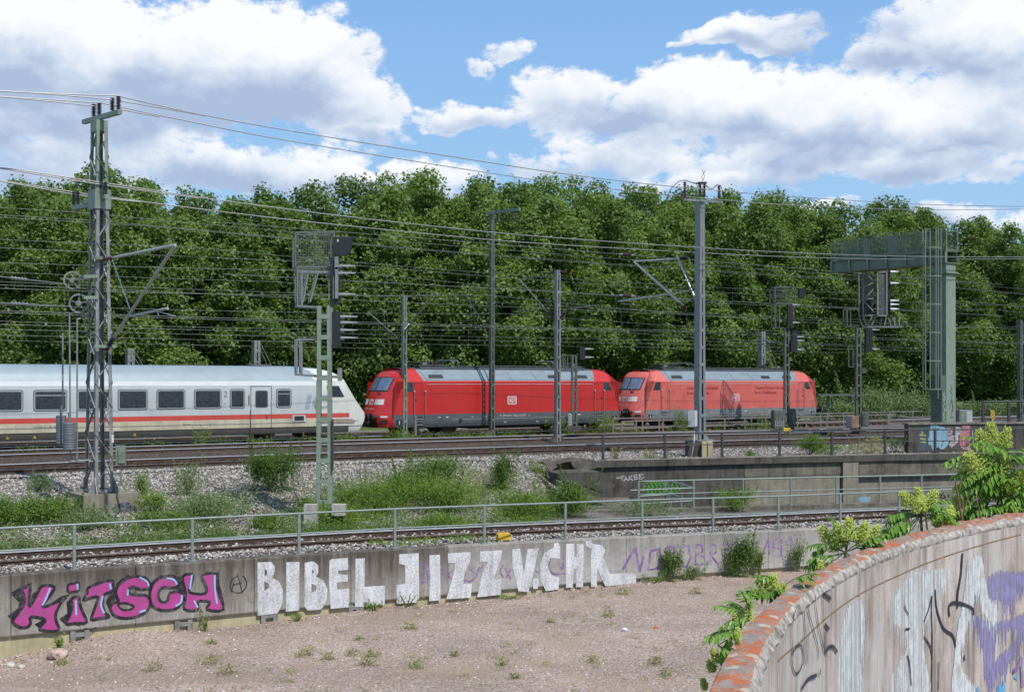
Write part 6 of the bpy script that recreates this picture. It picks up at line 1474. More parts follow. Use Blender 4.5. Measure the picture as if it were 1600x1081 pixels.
# ---------------------------------------------------------------- foliage
def leaf_quads(C, Nn, size, r, asp=.7, droop=0.0):
    """C centres (n,3), Nn normals -> pointed leaf quads"""
    n = len(C); a = r.normal(size=(n, 3)); a -= (a*Nn).sum(1)[:, None]*Nn; a /= np.linalg.norm(a, axis=1)[:, None]+1e-9
    b = np.cross(Nn, a); s = (size*r.uniform(.6, 1.3, n))[:, None]
    v = np.stack([C-a*s*.5, C+b*s*asp*.5-a*s*.05, C+a*s*.5-Nn*s*.12, C-b*s*asp*.5-a*s*.05], 1)
    return v.reshape(-1, 3), (np.arange(n*4).reshape(-1, 4))
def unit(v): return v/(np.linalg.norm(v, axis=1)[:, None]+1e-9)
def crown_mesh(seed, H, Rx, z0, nclump, per, leaf, cr=(.75, 1.5), shape=1.0):
    """several pointed leaders side by side, each hung with leaf clumps"""
    r = np.random.default_rng(seed); V_, N_, A_ = [], [], []; nl = 6; L_ = []
    for k in range(nl):
        a = k*2*math.pi/(nl-1)+r.uniform(-.4, .4); o = 0 if k == nl-1 else Rx*r.uniform(.42, .62); L_.append((math.cos(a)*o, math.sin(a)*o, H*(1.0 if k == nl-1 else r.uniform(.74, .97)), Rx*r.uniform(.46, .62), z0+r.uniform(-.3, 1.2)))
    for k in range(nclump):
        lx, ly, lh, lr, lz = L_[k % nl]; f = ((k//nl)+r.uniform(0, 1))/(nclump/nl); q = f**.85; z = lz+(lh-lz)*q
        R = lr*(min(1, (.28+q*2.2)) if q < .5 else max(.12, 1-((q-.5)/.5)**2.0*.86))
        a = r.uniform(0, 2*math.pi); rad = R*math.sqrt(r.uniform(.3, 1.0))*r.uniform(.8, 1.2)
        c = np.array([lx+math.cos(a)*rad, ly+math.sin(a)*rad, z+r.normal(0, .2)]); s = r.uniform(*cr)*(1.0-.42*q)
        n = int(per*s*s); ox, oy = c[0]/Rx, c[1]/Rx; d = unit(r.normal(size=(n, 3))+np.array([ox*.5, oy*.5, .4]))
        bumpy = 1+.25*np.sin(d[:, 0]*7+k)*np.sin(d[:, 1]*6+k*2)*np.sin(d[:, 2]*7+k*3)
        P = c+d*(s*bumpy*r.uniform(.6, 1.15, n))[:, None]*np.array([1, 1, .9]); P += r.normal(size=(n, 3))*.12
        V_.append(P); N_.append(unit(d*.7+r.normal(size=(n, 3))*.55+np.array([0, 0, .35]))); A_.append(np.clip(r.normal(.5, .22, n)+.5*(bumpy-1)+r.uniform(-.16, .16), 0, 1))
    V_, N_, A_ = np.concatenate(V_), np.concatenate(N_), np.concatenate(A_)
    v, f = leaf_quads(V_, N_, leaf*np.ones(len(V_)), r); return v, f, A_
def trunk_mb(seed, H, r0, spread, z0=0, bark=mBark):
    r = random.Random(seed); mb = MB(); pts = [(0, 0, 0)]
    for k in range(1, 7): pts.append((pts[-1][0]+r.uniform(-.15, .15), pts[-1][1]+r.uniform(-.15, .15), H*.8*k/6))
    mb.tube(pts, [r0*(1-.13*k) for k in range(7)], 8)
    for k in range(9):
        b = V(pts[1+k//2]) if 1+k//2 < 7 else V(pts[-1]); a = r.uniform(0, 6.28); e = b+V((math.cos(a)*spread*r.uniform(.5, .9), math.sin(a)*spread*r.uniform(.5, .9), H*r.uniform(.1, .22)))
        m_ = b.lerp(e, .5)+V((0, 0, .25)); mb.tube([b, m_, e], [r0*.38, r0*.25, r0*.10], 6)
    return mb
TP = []
for s in range(5):
    v, f, a = crown_mesh(100+s, 17.4, 5.2, .9, 240, 410, .235, (.75, 1.6))
    o = npmesh('crown', v, f, mLeafT, None, a); t = trunk_mb(s, 16, .32, 3.6).build('trunk', mBark); TP.append((o.data, t.data)); bpy.data.objects.remove(o); bpy.data.objects.remove(t)
TOP = [(-200, 300), (-60, 290), (20, 293), (60, 296), (110, 282), (160, 272), (200, 286), (250, 314), (300, 312), (380, 308), (450, 316), (515, 318), (555, 293), (600, 289), (630, 312), (655, 284), (700, 282), (770, 285), (820, 299), (865, 288), (920, 297), (960, 296), (1000, 303), (1050, 292), (1110, 309), (1160, 306), (1210, 306), (1250, 332), (1300, 322), (1380, 318), (1420, 334), (1470, 343), (1520, 341), (1550, 358), (1600, 374), (1700, 380)]
DEEP = [(-300, 77), (0, 82), (800, 101), (1600, 131), (1900, 138)]
def tree(x, dep, H, name, label, group, proto, k=1.0, rot=0):
    p = PY(x, 600, dep); root = empty(name, (p.x, p.y, -.35), rot, label, 'tree', group)
    s = (H+.35)/17.2; cd, td = TP[proto]
    for nm, d in (('crown', cd), ('trunk', td)):
        o = bpy.data.objects.new(nm, d); COL.objects.link(o); o.parent = root
    root.scale = (s*k, s*k, s); return root
def OD(i): return (['first']+ORD[1:20]+['twenty-'+o for o in ['first']+ORD[1:9]])[i] if i < 28 else 'thirtieth'
xs = [-230, -130, -40, 30, 95, 165, 240, 315, 385, 455, 540, 600, 668, 735, 800, 868, 935, 1000, 1058, 1125, 1195, 1265, 1330, 1395, 1455, 1525, 1590, 1670]
for i, x in enumerate(xs):
    x += RNG.uniform(-18, 18); d = inter(DEEP, x)+RNG.uniform(-3, 3); yt = inter(TOP, x)+RNG.uniform(-4, 14); H = EYE+(HZ-yt)*d/F+.2
    tree(x, d, H, 'plane_tree', 'leafy plane tree, %s from the left in the front row behind the trains' % OD(i), 'plane trees in a row behind the trains', i % 5, RNG.uniform(.98, 1.22), RNG.uniform(0, 6.28))
xb = list(range(-180, 1760, 78))
for i, x in enumerate(xb):
    x += RNG.uniform(-20, 20); d = inter(DEEP, x)+9+RNG.uniform(-1, 2); yt = inter(TOP, x)+RNG.uniform(-2, 12); H = EYE+(HZ-yt)*d/F
    tree(x, d, H, 'plane_tree', 'plane tree top showing over the front row, %s from the left in the back row' % OD(i), 'plane trees of the back row', (i+2) % 5, RNG.uniform(1.1, 1.3), RNG.uniform(0, 6.28))

mStem = M('green_stem', (.10, .13, .04), .8, var=.2)
def bush(name, label, p, w, h, n, mat, leaf=.06, seed=1, group=None, cat='shrub', spikes=0, stems=6, d=None, cl=9):
    r = np.random.default_rng(seed); P_, N_, A_ = [], [], []; d = d or w*.8
    root = empty(name, tuple(p), 0, label, cat, group)
    for k in range(cl):
        a = r.uniform(0, 6.28); rr = math.sqrt(r.uniform(0, 1))*.33; c = np.array([math.cos(a)*rr*w, math.sin(a)*rr*d, h*r.uniform(.2, .68)]); s = np.array([w, d, h])*r.uniform(.20, .36)
        m = n//cl; q = unit(r.normal(size=(m, 3))); P = c+q*s*r.uniform(.2, 1.15, m)[:, None]; P_.append(P); N_.append(unit(q*.5+r.normal(size=(m, 3))*.7+np.array([0, -.1, .5]))); A_.append(np.clip(r.normal(.5, .25, m), 0, 1))
    for k in range(spikes):
        a = r.uniform(0, 6.28); b = np.array([math.cos(a)*w*.3, math.sin(a)*d*.3, 0]); L = h*r.uniform(.8, 1.15); m = int(n*.02)+25; t = r.uniform(.2, 1, m)
        dir_ = np.array([math.cos(a)*w*.25, math.sin(a)*d*.25, L]); P = b+t[:, None]*dir_+r.normal(size=(m, 3))*(leaf*.9*(1.15-t))[:, None]; P_.append(P); N_.append(unit(r.normal(size=(m, 3))+np.array([0, 0, .5]))); A_.append(np.clip(r.normal(.65, .2, m), 0, 1))
    P_ = np.concatenate(P_); P_[:, 2] = np.maximum(P_[:, 2], .01+r.uniform(0, .05, len(P_))); v, f = leaf_quads(P_, np.concatenate(N_), leaf*np.ones(len(P_)), r, .5)
    npmesh('foliage', v, f, mat, root, np.concatenate(A_)); mb = MB()
    for k in range(stems): a = 6.28*k/stems; mb.tube([(0, 0, -.05), (math.cos(a)*w*.12, math.sin(a)*d*.12, h*.35), (math.cos(a)*w*.25, math.sin(a)*d*.25, h*.72)], [.022, .014, .006], 5)
    mb.build('stem', mStem, root); return root
def eb(x, y):
    """foot point on the embankment surface for the pixel (x, y)"""
    lo, hi = 0., 1.
    for _ in range(30):
        m_ = (lo+hi)/2; q = emb(x, m_); yy = HZ+(EYE-q.z)*F/q.y
        if yy > y: lo = m_
        else: hi = m_
    return emb(x, lo)
def wpx(p, px): return px*p.y/F
EB = [  # x, foot y, width px, height px, material, leaf, label
 (450, 768, 82, 72, mLeafB, .085, 'large dense bush on the embankment left of the tall pale green signal', 4200, 5),
 (700, 780, 150, 68, mLeafB, .085, 'wide rounded bush in the middle of the embankment', 6500, 5),
 (745, 800, 130, 55, mLeafY, .08, 'yellowish bush hanging below the wide rounded one', 3600, 3),
 (640, 800, 120, 50, mLeafY, .08, 'bright bush low on the embankment right of the pale green signal', 3600, 3),
 (828, 765, 40, 60, mLeafB, .08, 'slender upright bush on bare ballast left of the broken wing wall', 2200, 6),
 (320, 775, 46, 56, mLeafG, .07, 'loose greyish weed bush on gravel between the lattice mast and the signal', 900, 6),
 (243, 778, 22, 44, mLeafY, .07, 'narrow light green weed just right of the lattice mast base', 420, 7),
 (278, 800, 60, 34, mLeafY, .07, 'small light bush below the weeds right of the lattice mast', 800, 2),
 (100, 815, 100, 42, mLeafB, .08, 'dark leafy bush covering the left corner of the mast block', 3200, 4),
 (180, 825, 90, 36, mLeafG, .075, 'greyish bush before the painted mast block', 2200, 4),
 (40, 822, 90, 50, mLeafB, .08, 'bush at the left edge below the coach', 2600, 6),
 (70, 768, 40, 32, mLeafG, .06, 'pale tuft of weeds above the small concrete block at left', 700, 4),
 (390, 815, 110, 46, mLeafG, .075, 'greyish green bush left of the signal base block', 3000, 4),
 (320, 826, 90, 30, mLeafB, .075, 'low bush by the rear of the lower track left of the signal', 2000, 3),
 (590, 818, 90, 36, mLeafY, .075, 'low bright bush right of the signal base block', 2400, 3),
 (960, 806, 90, 62, mLeafB, .085, 'tall bush in front of the dark retaining wall tag', 3400, 8),
 (900, 812, 90, 44, mLeafY, .08, 'bright bush right below the broken wing wall', 2800, 4),
 (1040, 806, 110, 26, mLeafG, .07, 'thin weeds growing on the kerb left of the rear railing posts', 1100, 6),
 (1165, 800, 60, 40, mLeafY, .08, 'bright fern like bush before the rear railing', 900, 7),
 (800, 828, 100, 28, mLeafY, .07, 'low weeds behind the lower track right of the yellow block', 2000, 2),
 (500, 826, 60, 26, mLeafB, .07, 'small dark bush around the signal base', 1300, 3),
 (860, 742, 60, 28, mLeafY, .07, 'small weeds under the loose slab of the wing wall', 700, 3),
 (545, 800, 60, 28, mLeafY, .07, 'tiny yellow green bush just right of the signal mast', 900, 2),
]
for i, (x, y, wp, hp, mt, lf, lb, n, sk) in enumerate(EB):
    p = eb(x, y); bush('shrub', lb, (p.x, p.y, p.z-.05), wpx(p, wp)*1.15, wpx(p, hp)*1.2, int(n*1.9), mt, lf*.9, 300+i, None, 'shrub', sk)
# weeds scattered on the slope and in the yard
def scatter(name, pts, h, wd, n, mat, leaf, seed):
    r = np.random.default_rng(seed); P_, N_, A_ = [], [], []
    for p in pts:
        k = r.uniform(.5, 1.3); m = max(4, int(n*k)); q = r.normal(size=(m, 3))*np.array([wd, wd, 0])*k*.5; z = r.uniform(0, 1, m)**1.2*h*k
        P_.append(np.array(p)+q*(1-.4*z/h/k)[:, None]+np.array([0, 0, 1])*z[:, None]); N_.append(unit(r.normal(size=(m, 3))+np.array([0, -.2, .6]))); A_.append(np.clip(r.normal(.5, .25, m), 0, 1))
    P_ = np.concatenate(P_); v, f = leaf_quads(P_, np.concatenate(N_), leaf*np.ones(len(P_)), r, .45)
    return tag(npmesh(name, v, f, mat, None, np.concatenate(A_)), kind='stuff')
pts = []
for k in range(1500):
    x = RNG.uniform(-30, 985); f = RNG.uniform(.02, .62)**1.25
    dn = .5+.5*math.sin(x*.021+1)+.3*math.sin(x*.05)
    if 600 < x < 900: dn += .25
    if RNG.random() < dn*.75: pts.append(tuple(emb(x, f)))
scatter('weeds', pts, .34, .42, 46, mLeafB, .065, 11)
pts = [tuple(emb(RNG.uniform(540, 950), RNG.uniform(.0, .75))) for _ in range(330)]; scatter('weeds', pts, .34, .5, 70, mLeafY, .06, 12)
pts = [tuple(emb(RNG.uniform(740, 800), RNG.uniform(.45, .85))) for _ in range(60)]; scatter('dry_weeds', pts, .35, .4, 40, mGrassD, .06, 13)
pts = [tuple(emb(RNG.uniform(-20, 950), RNG.uniform(.0, .7))) for _ in range(420)]; scatter('dry_weeds', pts, .30, .3, 16, mGrassD, .07, 21)
pts = [tuple(emb(RNG.uniform(-20, 980), RNG.uniform(.0, .75))) for _ in range(420)]; scatter('grey_weeds', pts, .34, .4, 40, mLeafG, .06, 22)
pts = [tuple(emb(RNG.uniform(-20, 800), RNG.uniform(.0, .06))) for _ in range(520)]; scatter('weeds', pts, .35, .3, 40, mLeafB, .06, 15)
pts = []
for k in range(300):
    x = RNG.choice([RNG.uniform(0, 560), RNG.uniform(560, 1280), RNG.uniform(600, 960)]); q = PY(x, 600, Yn(x, RNG.uniform(57.0, 58.3))); pts.append((q.x, q.y, -.2))
scatter('track_weeds', pts, .32, .55, 26, mLeafY, .075, 14)
pts = [tuple(T(RNG.uniform(10, 120), RNG.uniform(64.5, 69), -.35)) for _ in range(900)]; scatter('verge_grass', pts, .35, .9, 14, mGrassD, .12, 16)
YB = [  # x, y foot, n plane, w px, h px
 (318, 688, 57.4, 34, 30, mLeafY, 'bright weed before the coach skirt', 420), (410, 686, 57.4, 30, 14, mLeafY, 'small bright weed below the coach door', 240), (540, 682, 57.4, 50, 16, mLeafY, 'weeds under the nose of the white coach', 400),
 (628, 680, 57.3, 42, 22, mLeafY, 'bright weed at the foot of the slim green mast', 600), (868, 684, 57.5, 62, 36, mLeafY, 'leafy weed around the grey mast before the bright red locomotive', 900), (942, 682, 57.5, 50, 34, mLeafY, 'leafy weed near the coupled locomotives left of the rail fence', 900),
 (1068, 676, 57.2, 34, 38, mLeafB, 'dark green weed behind the white switch box', 1000), (1200, 674, 56.5, 34, 22, mLeafY, 'small weed left of the scribbled cabinet', 400), (1180, 676, 56.8, 40, 12, mLeafY, 'thin weeds under the rail fence', 200)]
for i, (x, y, n, wp, hp, mt, lb, cnt) in enumerate(YB):
    q = PY(x, 600, Yn(x, n)); p = V((q.x, q.y, -.28)); bush('weed', lb, tuple(p), wpx(p, wp), wpx(p, hp)*1.2, cnt, mt, .075, 500+i, None, 'weed', 5, 4, None, 6)
for i, (x, y, Y, wp, hp, mt, lb, cnt) in enumerate([(1265, 706, 58.5, 66, 36, mLeafY, 'bright bush behind the dark railing right of the white switch box', 3200), (1360, 705, 60, 70, 26, mGrassD, 'dry grassy weeds behind the dark railing left of the block wall', 1500), (1300, 706, 58, 60, 18, mLeafY, 'low weeds along the coping behind the dark railing', 900), (1400, 706, 61, 60, 22, mLeafG, 'greyish weeds left of the painted block wall', 900), (1170, 706, 57, 30, 12, mLeafY, 'small tuft on the coping right of the concrete block', 260), (963, 712, 54, 16, 20, mGrassD, 'pale feathery grass tuft on ballast behind the dark railing', 260), (1015, 710, 55, 24, 14, mGrassD, 'small dry tuft behind the dark railing', 200), (1030, 712, 54.5, 40, 8, mLeafY, 'low green tuft behind the dark railing', 240)]):
    p = V(((x-CX)/F*Y, Y, -.5)); bush('weed', lb, tuple(p), wpx(p, wp), wpx(p, hp)*1.25, cnt, mt, .07, 560+i, None, 'weed', 5, 4, None, 7)
BG = [(1355, 648, 102, 90, 62), (1400, 650, 104, 80, 50), (1300, 650, 106, 70, 40), (1440, 650, 108, 70, 46), (1530, 650, 108, 90, 34), (1590, 650, 112, 80, 30), (1320, 652, 98, 50, 34), (1640, 650, 112, 80, 36)]
for i, (x, y, Y, wp, hp) in enumerate(BG):
    p = V(((x-CX)/F*Y, Y, -.4)); bush('shrub', ['silvery green shrub right of the little shelter', 'silvery green shrub left of the gantry column', 'shrub behind the little shelter roof', 'shrub directly behind the gantry ladder', 'low shrub right of the green gantry column', 'low shrub near the right edge before the trees', 'small shrub under the shelter roof', 'low shrub beyond the right edge'][i], tuple(p), wpx(p, wp), wpx(p, hp)*1.15, 3600, mLeafG, .17, 600+i, 'shrubs before the trees', 'shrub', 3, 5, None, 12)
# at the foot of the graffiti wall
for i, (x, yb_, wp, hp, lb, cnt, mt) in enumerate([(1042, 912, 36, 58, 'slim bush hiding part of the purple lettering', 1500, mLeafB), (1140, 904, 64, 74, 'biggest bush before the graffiti wall, over the purple lettering', 4200, mLeafB), (1075, 910, 44, 26, 'low weeds between the two bushes at the graffiti wall', 500, mLeafG), (1178, 900, 22, 44, 'thin bush right beside the biggest one at the graffiti wall', 700, mLeafB), (1238, 896, 34, 46, 'dark slender bush below the purple number', 900, mLeafG), (578, 954, 32, 14, 'bright broad leaved weed below the white lettering', 160, mLeafY), (460, 972, 26, 12, 'small weed left of the bright broad leaved one', 90, mLeafY), (630, 948, 60, 26, 'thin dry stalks before the white lettering', 90, mGrassD), (88, 1008, 22, 22, 'sprig growing behind the pale boulder', 110, mLeafY), (790, 932, 40, 8, 'tiny weeds at the wall foot in the middle', 120, mLeafY), (1015, 918, 40, 12, 'weeds at the left foot of the slim bush', 200, mLeafY), (315, 992, 24, 30, 'sparse dry stalks right of the bearing bracket', 60, mGrassD)]):
    s_, _ = LW.hit(x, 900); p = LW.at(s_, 0, .28); z = zg(p.x, p.y); bush('shrub' if cnt > 600 else 'weed', lb, (p.x, p.y, z), wpx(p, wp), wpx(p, hp)*1.15, cnt, mt, .062 if cnt > 300 else .05, 640+i, None, 'shrub' if cnt > 600 else 'weed', 4, 5, .45, 8)
s_, _ = LW.hit(715, 850); pts = [tuple(LW.at(s_+RNG.uniform(-2.2, 1.3), hc_at(s_)-.03, -RNG.uniform(.45, 1.5))) for _ in range(110)]; scatter('ballast_weeds', pts, .16, .2, 30, mLeafY, .05, 17)
# tufts on the gravel
pts = []; r = random.Random(5)
for k in range(230):
    y = 12+r.random()**.8*24; x = r.uniform(-.42*y, .3*y); s_ = LW.hit(CX+F*x/y, 900)[0]
    if LW.at(s_, 0).y > y+.5: pts.append((x, y, zg(x, y)))
scatter('grass_tufts', pts, .10, .22, 42, mGrassD, .045, 18)
for k in range(90):
    x, y = 0, 0
TUF = [(600, 845), (720, 855), (965, 692), (640, 750), (455, 865), (330, 840), (700, 905), (1000, 925), (1240, 850), (1540, 915)]
pts = [tuple(G(400+x/4, 810+y/4, 6.12)) for x, y in TUF]+[tuple(G(800+x/4, 810+y/4, 6.12)) for x, y in ((600, 620), (1150, 490), (700, 495), (240, 655), (500, 905), (20, 1000), (970, 1000), (900, 930))]+[tuple(G(x/4, 810+y/4, 6.2)) for x, y in ((1420, 975), (1320, 800), (960, 940), (380, 880), (1310, 915))]
scatter('grass_tufts', [(a, b, zg(a, b)) for a, b, c in pts], .17, .28, 150, mGrassD, .06, 19)
for i, (x, y, sz, lb, mt) in enumerate([(92, 1019, .24, 'pale brown boulder at the foot of the wall below the pink graffiti', mStoneP), (17, 1029, .13, 'white stone at the left edge by the ochre plinth', mStoneL), (975, 990, .09, 'white crumpled litter piece on the gravel', mWhiteP), (36, 1030, .09, 'grey stone next to the white one at the left edge', mStoneL), (880, 924, .16, 'flat pink stone touching the foot of the white lettering', mStoneP), (645, 947, .08, 'small pink stone below the second half of the white lettering', mStoneP), (1024, 988, .06, 'small orange scrap on the gravel', M('scrap', (.5, .12, .02), .8))]):
    p = G(x, y, 6.2); z = zg(p.x, p.y); bm = bmesh.new(); bmesh.ops.create_icosphere(bm, subdivisions=2, radius=sz); rr = random.Random(i)
    for v in bm.verts: v.co *= rr.uniform(.78, 1.12); v.co.z *= .62
    me = bpy.data.meshes.new('stone'); bm.to_mesh(me); bm.free(); me.materials.append(mt); o = bpy.data.objects.new('stone' if i not in (2, 6) else 'litter', me); COL.objects.link(o); o.location = (p.x, p.y-.1, z+sz*.3); tag(o, lb, 'stone' if i not in (2, 6) else 'litter')

# ---------------------------------------------------------------- foreground parapet
HF = 1.6
OUT = [(1106, 1076), (1137, 1015), (1162, 980), (1200, 940), (1275, 892), (1360, 855.5), (1437, 827.5), (1525, 810), (1598, 797)]
INN = [(1177, 1076), (1197, 1027), (1225, 975), (1285, 920), (1350, 882), (1390, 862), (1450, 841), (1525, 825), (1598, 811.5)]
Po = [G(x, y, HF) for x, y in OUT]; Pi = [G(x, y, HF+.03) for x, y in INN]
def fitc(P, x0, x1, n=150):   # circle through the points, least squares
    A = np.array([[2*p.x, 2*p.y, 1] for p in P]); b = np.array([p.x**2+p.y**2 for p in P]); c = np.linalg.lstsq(A, b, rcond=None)[0]; R = math.sqrt(c[2]+c[0]**2+c[1]**2); return c[0], c[1], R
cx_, cy_, Ro = fitc(Po, 0, 1); cix, ciy, Ri = fitc(Pi, 0, 1)
aa = [math.atan2(p.y-cy_, p.x-cx_) for p in Po]; a_lo, a_hi = aa[0], aa[-1]; st = (a_hi-a_lo)
angs = np.linspace(a_lo-st*.55, a_hi+st*.8, 520)
ai = [math.atan2(p.y-ciy, p.x-cix) for p in Pi]; angi = np.linspace(ai[0]-(ai[-1]-ai[0])*.55, ai[-1]+(ai[-1]-ai[0])*.8, 520)
LFo = Line([(cx_+Ro*math.cos(a), cy_+Ro*math.sin(a)) for a in angs]); LFi = Line([(cix+Ri*math.cos(a), ciy+Ri*math.sin(a)) for a in angi])
print('FG', cx_, cy_, Ro, cix, ciy, Ri)
m = bpy.data.materials.new('lichen_concrete'); m.use_nodes = True; t = NT(m.node_tree); b = t.n['Principled BSDF']; tcd = t.new('ShaderNodeTexCoord').outputs['Object']
c = t.mix(t.noise(tcd, 9, 7, .7), (.10, .085, .075, 1), (.36, .325, .295, 1))
li = t.rng(t.m('ADD', t.m('MULTIPLY', t.noise(tcd, 38, 9, .8), .6), t.m('MULTIPLY', t.noise(tcd, 7, 4), .40)), .485, .525); c = t.mix(li, c, t.mix(t.noise(tcd, 60, 3), (.28, .06, .018, 1), (.52, .155, .045, 1)))
vd = t.new('ShaderNodeTexVoronoi'); t.put(vd.inputs['Vector'], tcd); vd.inputs['Scale'].default_value = 5.5; c = t.mix(t.m('MULTIPLY', t.m('LESS_THAN', t.m('ADD', vd.outputs['Distance'], t.m('MULTIPLY', t.noise(tcd, 30, 4), .2)), .33), .75), c, (.42, .40, .30, 1))
t.put(b.inputs['Base Color'], c); b.inputs['Roughness'].default_value = .9; t.put(b.inputs['Normal'], t.bump(t.noise(tcd, 45, 8, .7), .8, .012)); mLichen = m
m = bpy.data.materials.new('painted_rough_concrete'); m.use_nodes = True; t = NT(m.node_tree); b = t.n['Principled BSDF']; tcd = t.new('ShaderNodeTexCoord').outputs['Object']
c = t.mix(t.rng(t.noise(tcd, 2.0, 6, .6), .35, .65), (.34, .275, .24, 1), (.54, .465, .425, 1))
stv = t.noise(t.mapping(tcd, (9, 9, .55)), 1, 8, .72); c = t.mix(1.0, c, t.ramp(stv, [(.32, .42), (.5, .92), (.7, 1.12)]), 'MULTIPLY')
stv2 = t.noise(t.mapping(tcd, (26, 26, .9)), 1, 6, .7); c = t.mix(1.0, c, t.ramp(stv2, [(.32, .72), (.5, 1.0)]), 'MULTIPLY')
pore = t.new('ShaderNodeTexVoronoi'); t.put(pore.inputs['Vector'], tcd); pore.inputs['Scale'].default_value = 26; pc = t.new('ShaderNodeSeparateColor'); t.put(pc.inputs[0], pore.outputs['Color'])
pr_ = t.m('MULTIPLY', t.m('LESS_THAN', pore.outputs['Distance'], .16), t.m('GREATER_THAN', pc.outputs[0], .72)); c = t.mix(t.m('MULTIPLY', pr_, .8), c, (.07, .055, .05, 1))
oc = t.rng(t.noise(t.mapping(tcd, (5, 5, 1.2)), 1, 6, .7), .60, .68); c = t.mix(t.m('MULTIPLY', oc, .6), c, (.22, .17, .07, 1))
wh_ = t.rng(t.m('ADD', t.m('MULTIPLY', t.noise(t.mapping(tcd, (1.6, 1.6, .55), (3, 1, 0)), 1, 6, .65), .7), t.m('MULTIPLY', t.noise(t.mapping(tcd, (22, 22, 1.2)), 1, 5, .7), .3)), .50, .57); c = t.mix(t.m('MULTIPLY', wh_, .45), c, (.52, .52, .52, 1))
t.put(b.inputs['Base Color'], c); b.inputs['Roughness'].default_value = .88; b.inputs['Specular IOR Level'].default_value = .25
t.put(b.inputs['Normal'], t.bump(t.m('ADD', t.m('MULTIPLY', t.noise(tcd, 60, 7, .7), .6), t.m('MULTIPLY', pr_, -1.0)), .45, .01)); mPaintC = m
zt_ = EYE-HF
mEdge = M('rough_edge_concrete', (.36, .33, .30), .9, var=.55, vs=14, bump=1.0, bs=38, dirt=.8, dcol=(.12, .105, .09), spec=.2)
fgw = empty('parapet_wall', tuple(LFi.at(LFi.s[260], -.8, 0)), 0, 'curved weathered parapet wall with orange lichen on top, nearest at the lower right', 'wall')
rows = []
rr = np.random.default_rng(3); nz_ = rr.normal(size=(520, 8))*.009
for _ in range(1): nz_[1:-1] = (nz_[:-2]+nz_[1:-1]*2+nz_[2:])/4
for i in range(520):
    po = V((LFo.p[i][0], LFo.p[i][1], 0)); pi_ = V((LFi.p[i][0], LFi.p[i][1], 0)); dv = (pi_-po).normalized()
    rows.append([po+V((0, 0, -3.6)), po+V((0, 0, zt_-.03)), po+dv*.02+V((0, 0, zt_+nz_[i][0])), po.lerp(pi_, .35)+V((0, 0, zt_+.004+nz_[i][1])), po.lerp(pi_, .68)+V((0, 0, zt_+nz_[i][2])), po.lerp(pi_, .86)+V((0, 0, zt_-.012+nz_[i][3]*1.6)), pi_-dv*.004+V((0, 0, zt_-.045+nz_[i][4]*1.6)), pi_+dv*(.012+nz_[i][5])+V((0, 0, zt_-.075+nz_[i][6])), pi_+V((0, 0, zt_-.10))])
MB().sheet(rows, mf=lambda i, j: 1 if j >= 5 else 0).world(fgw).build('coping', [mLichen, mEdge], fgw)
rows = [[V((LFi.p[i][0], LFi.p[i][1], z)) for z in (zt_-.098, zt_-.5, zt_-1.0, -.9, -3.6)] for i in range(520)]
MB().sheet(rows).world(fgw).build('wall_face', mPaintC, fgw, smooth=True)
Zf = lambda pts: zm(LFi, pts, 1200, 810)
def spray(name, col, wear, sc=8):
    """thin, patchy spray through which the wall shows"""
    m = bpy.data.materials.new(name); m.use_nodes = True; t = NT(m.node_tree); b = t.n['Principled BSDF']; tcd = t.new('ShaderNodeTexCoord').outputs['Object']
    b.inputs['Base Color'].default_value = tuple(col)+(1,); b.inputs['Roughness'].default_value = .8; b.inputs['Specular IOR Level'].default_value = .2
    f = t.rng(t.m('ADD', t.m('MULTIPLY', t.noise(tcd, sc, 7, .7), .5), t.m('MULTIPLY', t.noise(t.mapping(tcd, (24, 24, 1.2)), 1, 6, .7), .5)), .5-wear*.3, .62-wear*.12)
    tr = t.new('ShaderNodeBsdfTransparent'); mx = t.new('ShaderNodeMixShader'); t.put(mx.inputs[0], f); t.put(mx.inputs[1], tr.outputs[0]); t.put(mx.inputs[2], b.outputs[0]); t.put(t.n['Material Output'].inputs[0], mx.outputs[0]); return m
sWhite, sPurple, sBlack, sBlue = spray('white_wash', (.62, .645, .66), .62), spray('violet_wash', (.27, .24, .44), .65), spray('black_line', (.035, .035, .045), .95, 14), spray('blue_dab', (.12, .36, .60), .8)
def drip_fill(mb, poly, off, step=.010, dens=.9, lo=.10, hi=.03, seed=1):
    """paint that has run: many narrow upright strokes filling an outline"""
    r = random.Random(seed); P = catmull(poly, True, 4); xs = [p[0] for p in P]; a = min(xs); k = 0
    while a < max(xs):
        zs = []
        for p, q in zip(P, P[1:]+P[:1]):
            if (p[0]-a)*(q[0]-a) < 0: f = (a-p[0])/(q[0]-p[0]); zs.append(p[1]+(q[1]-p[1])*f)
        zs.sort()
        for z0, z1 in zip(zs[::2], zs[1::2]):
            if r.random() < dens:
                w_ = step*r.uniform(.7, 1.5); e0 = z0-lo*r.random()**2.5; e1 = z1+hi*r.random()
                c = [LFi.at(a, e0, off), LFi.at(a+w_, e0+.01, off), LFi.at(a+w_, e1, off), LFi.at(a, e1-.008, off)]; o_ = .00004*(k % 9)
                mb.add([q_+LFi.nrm(a)*o_ for q_ in c], [(0, 1, 2, 3)])
        a += step; k += 1
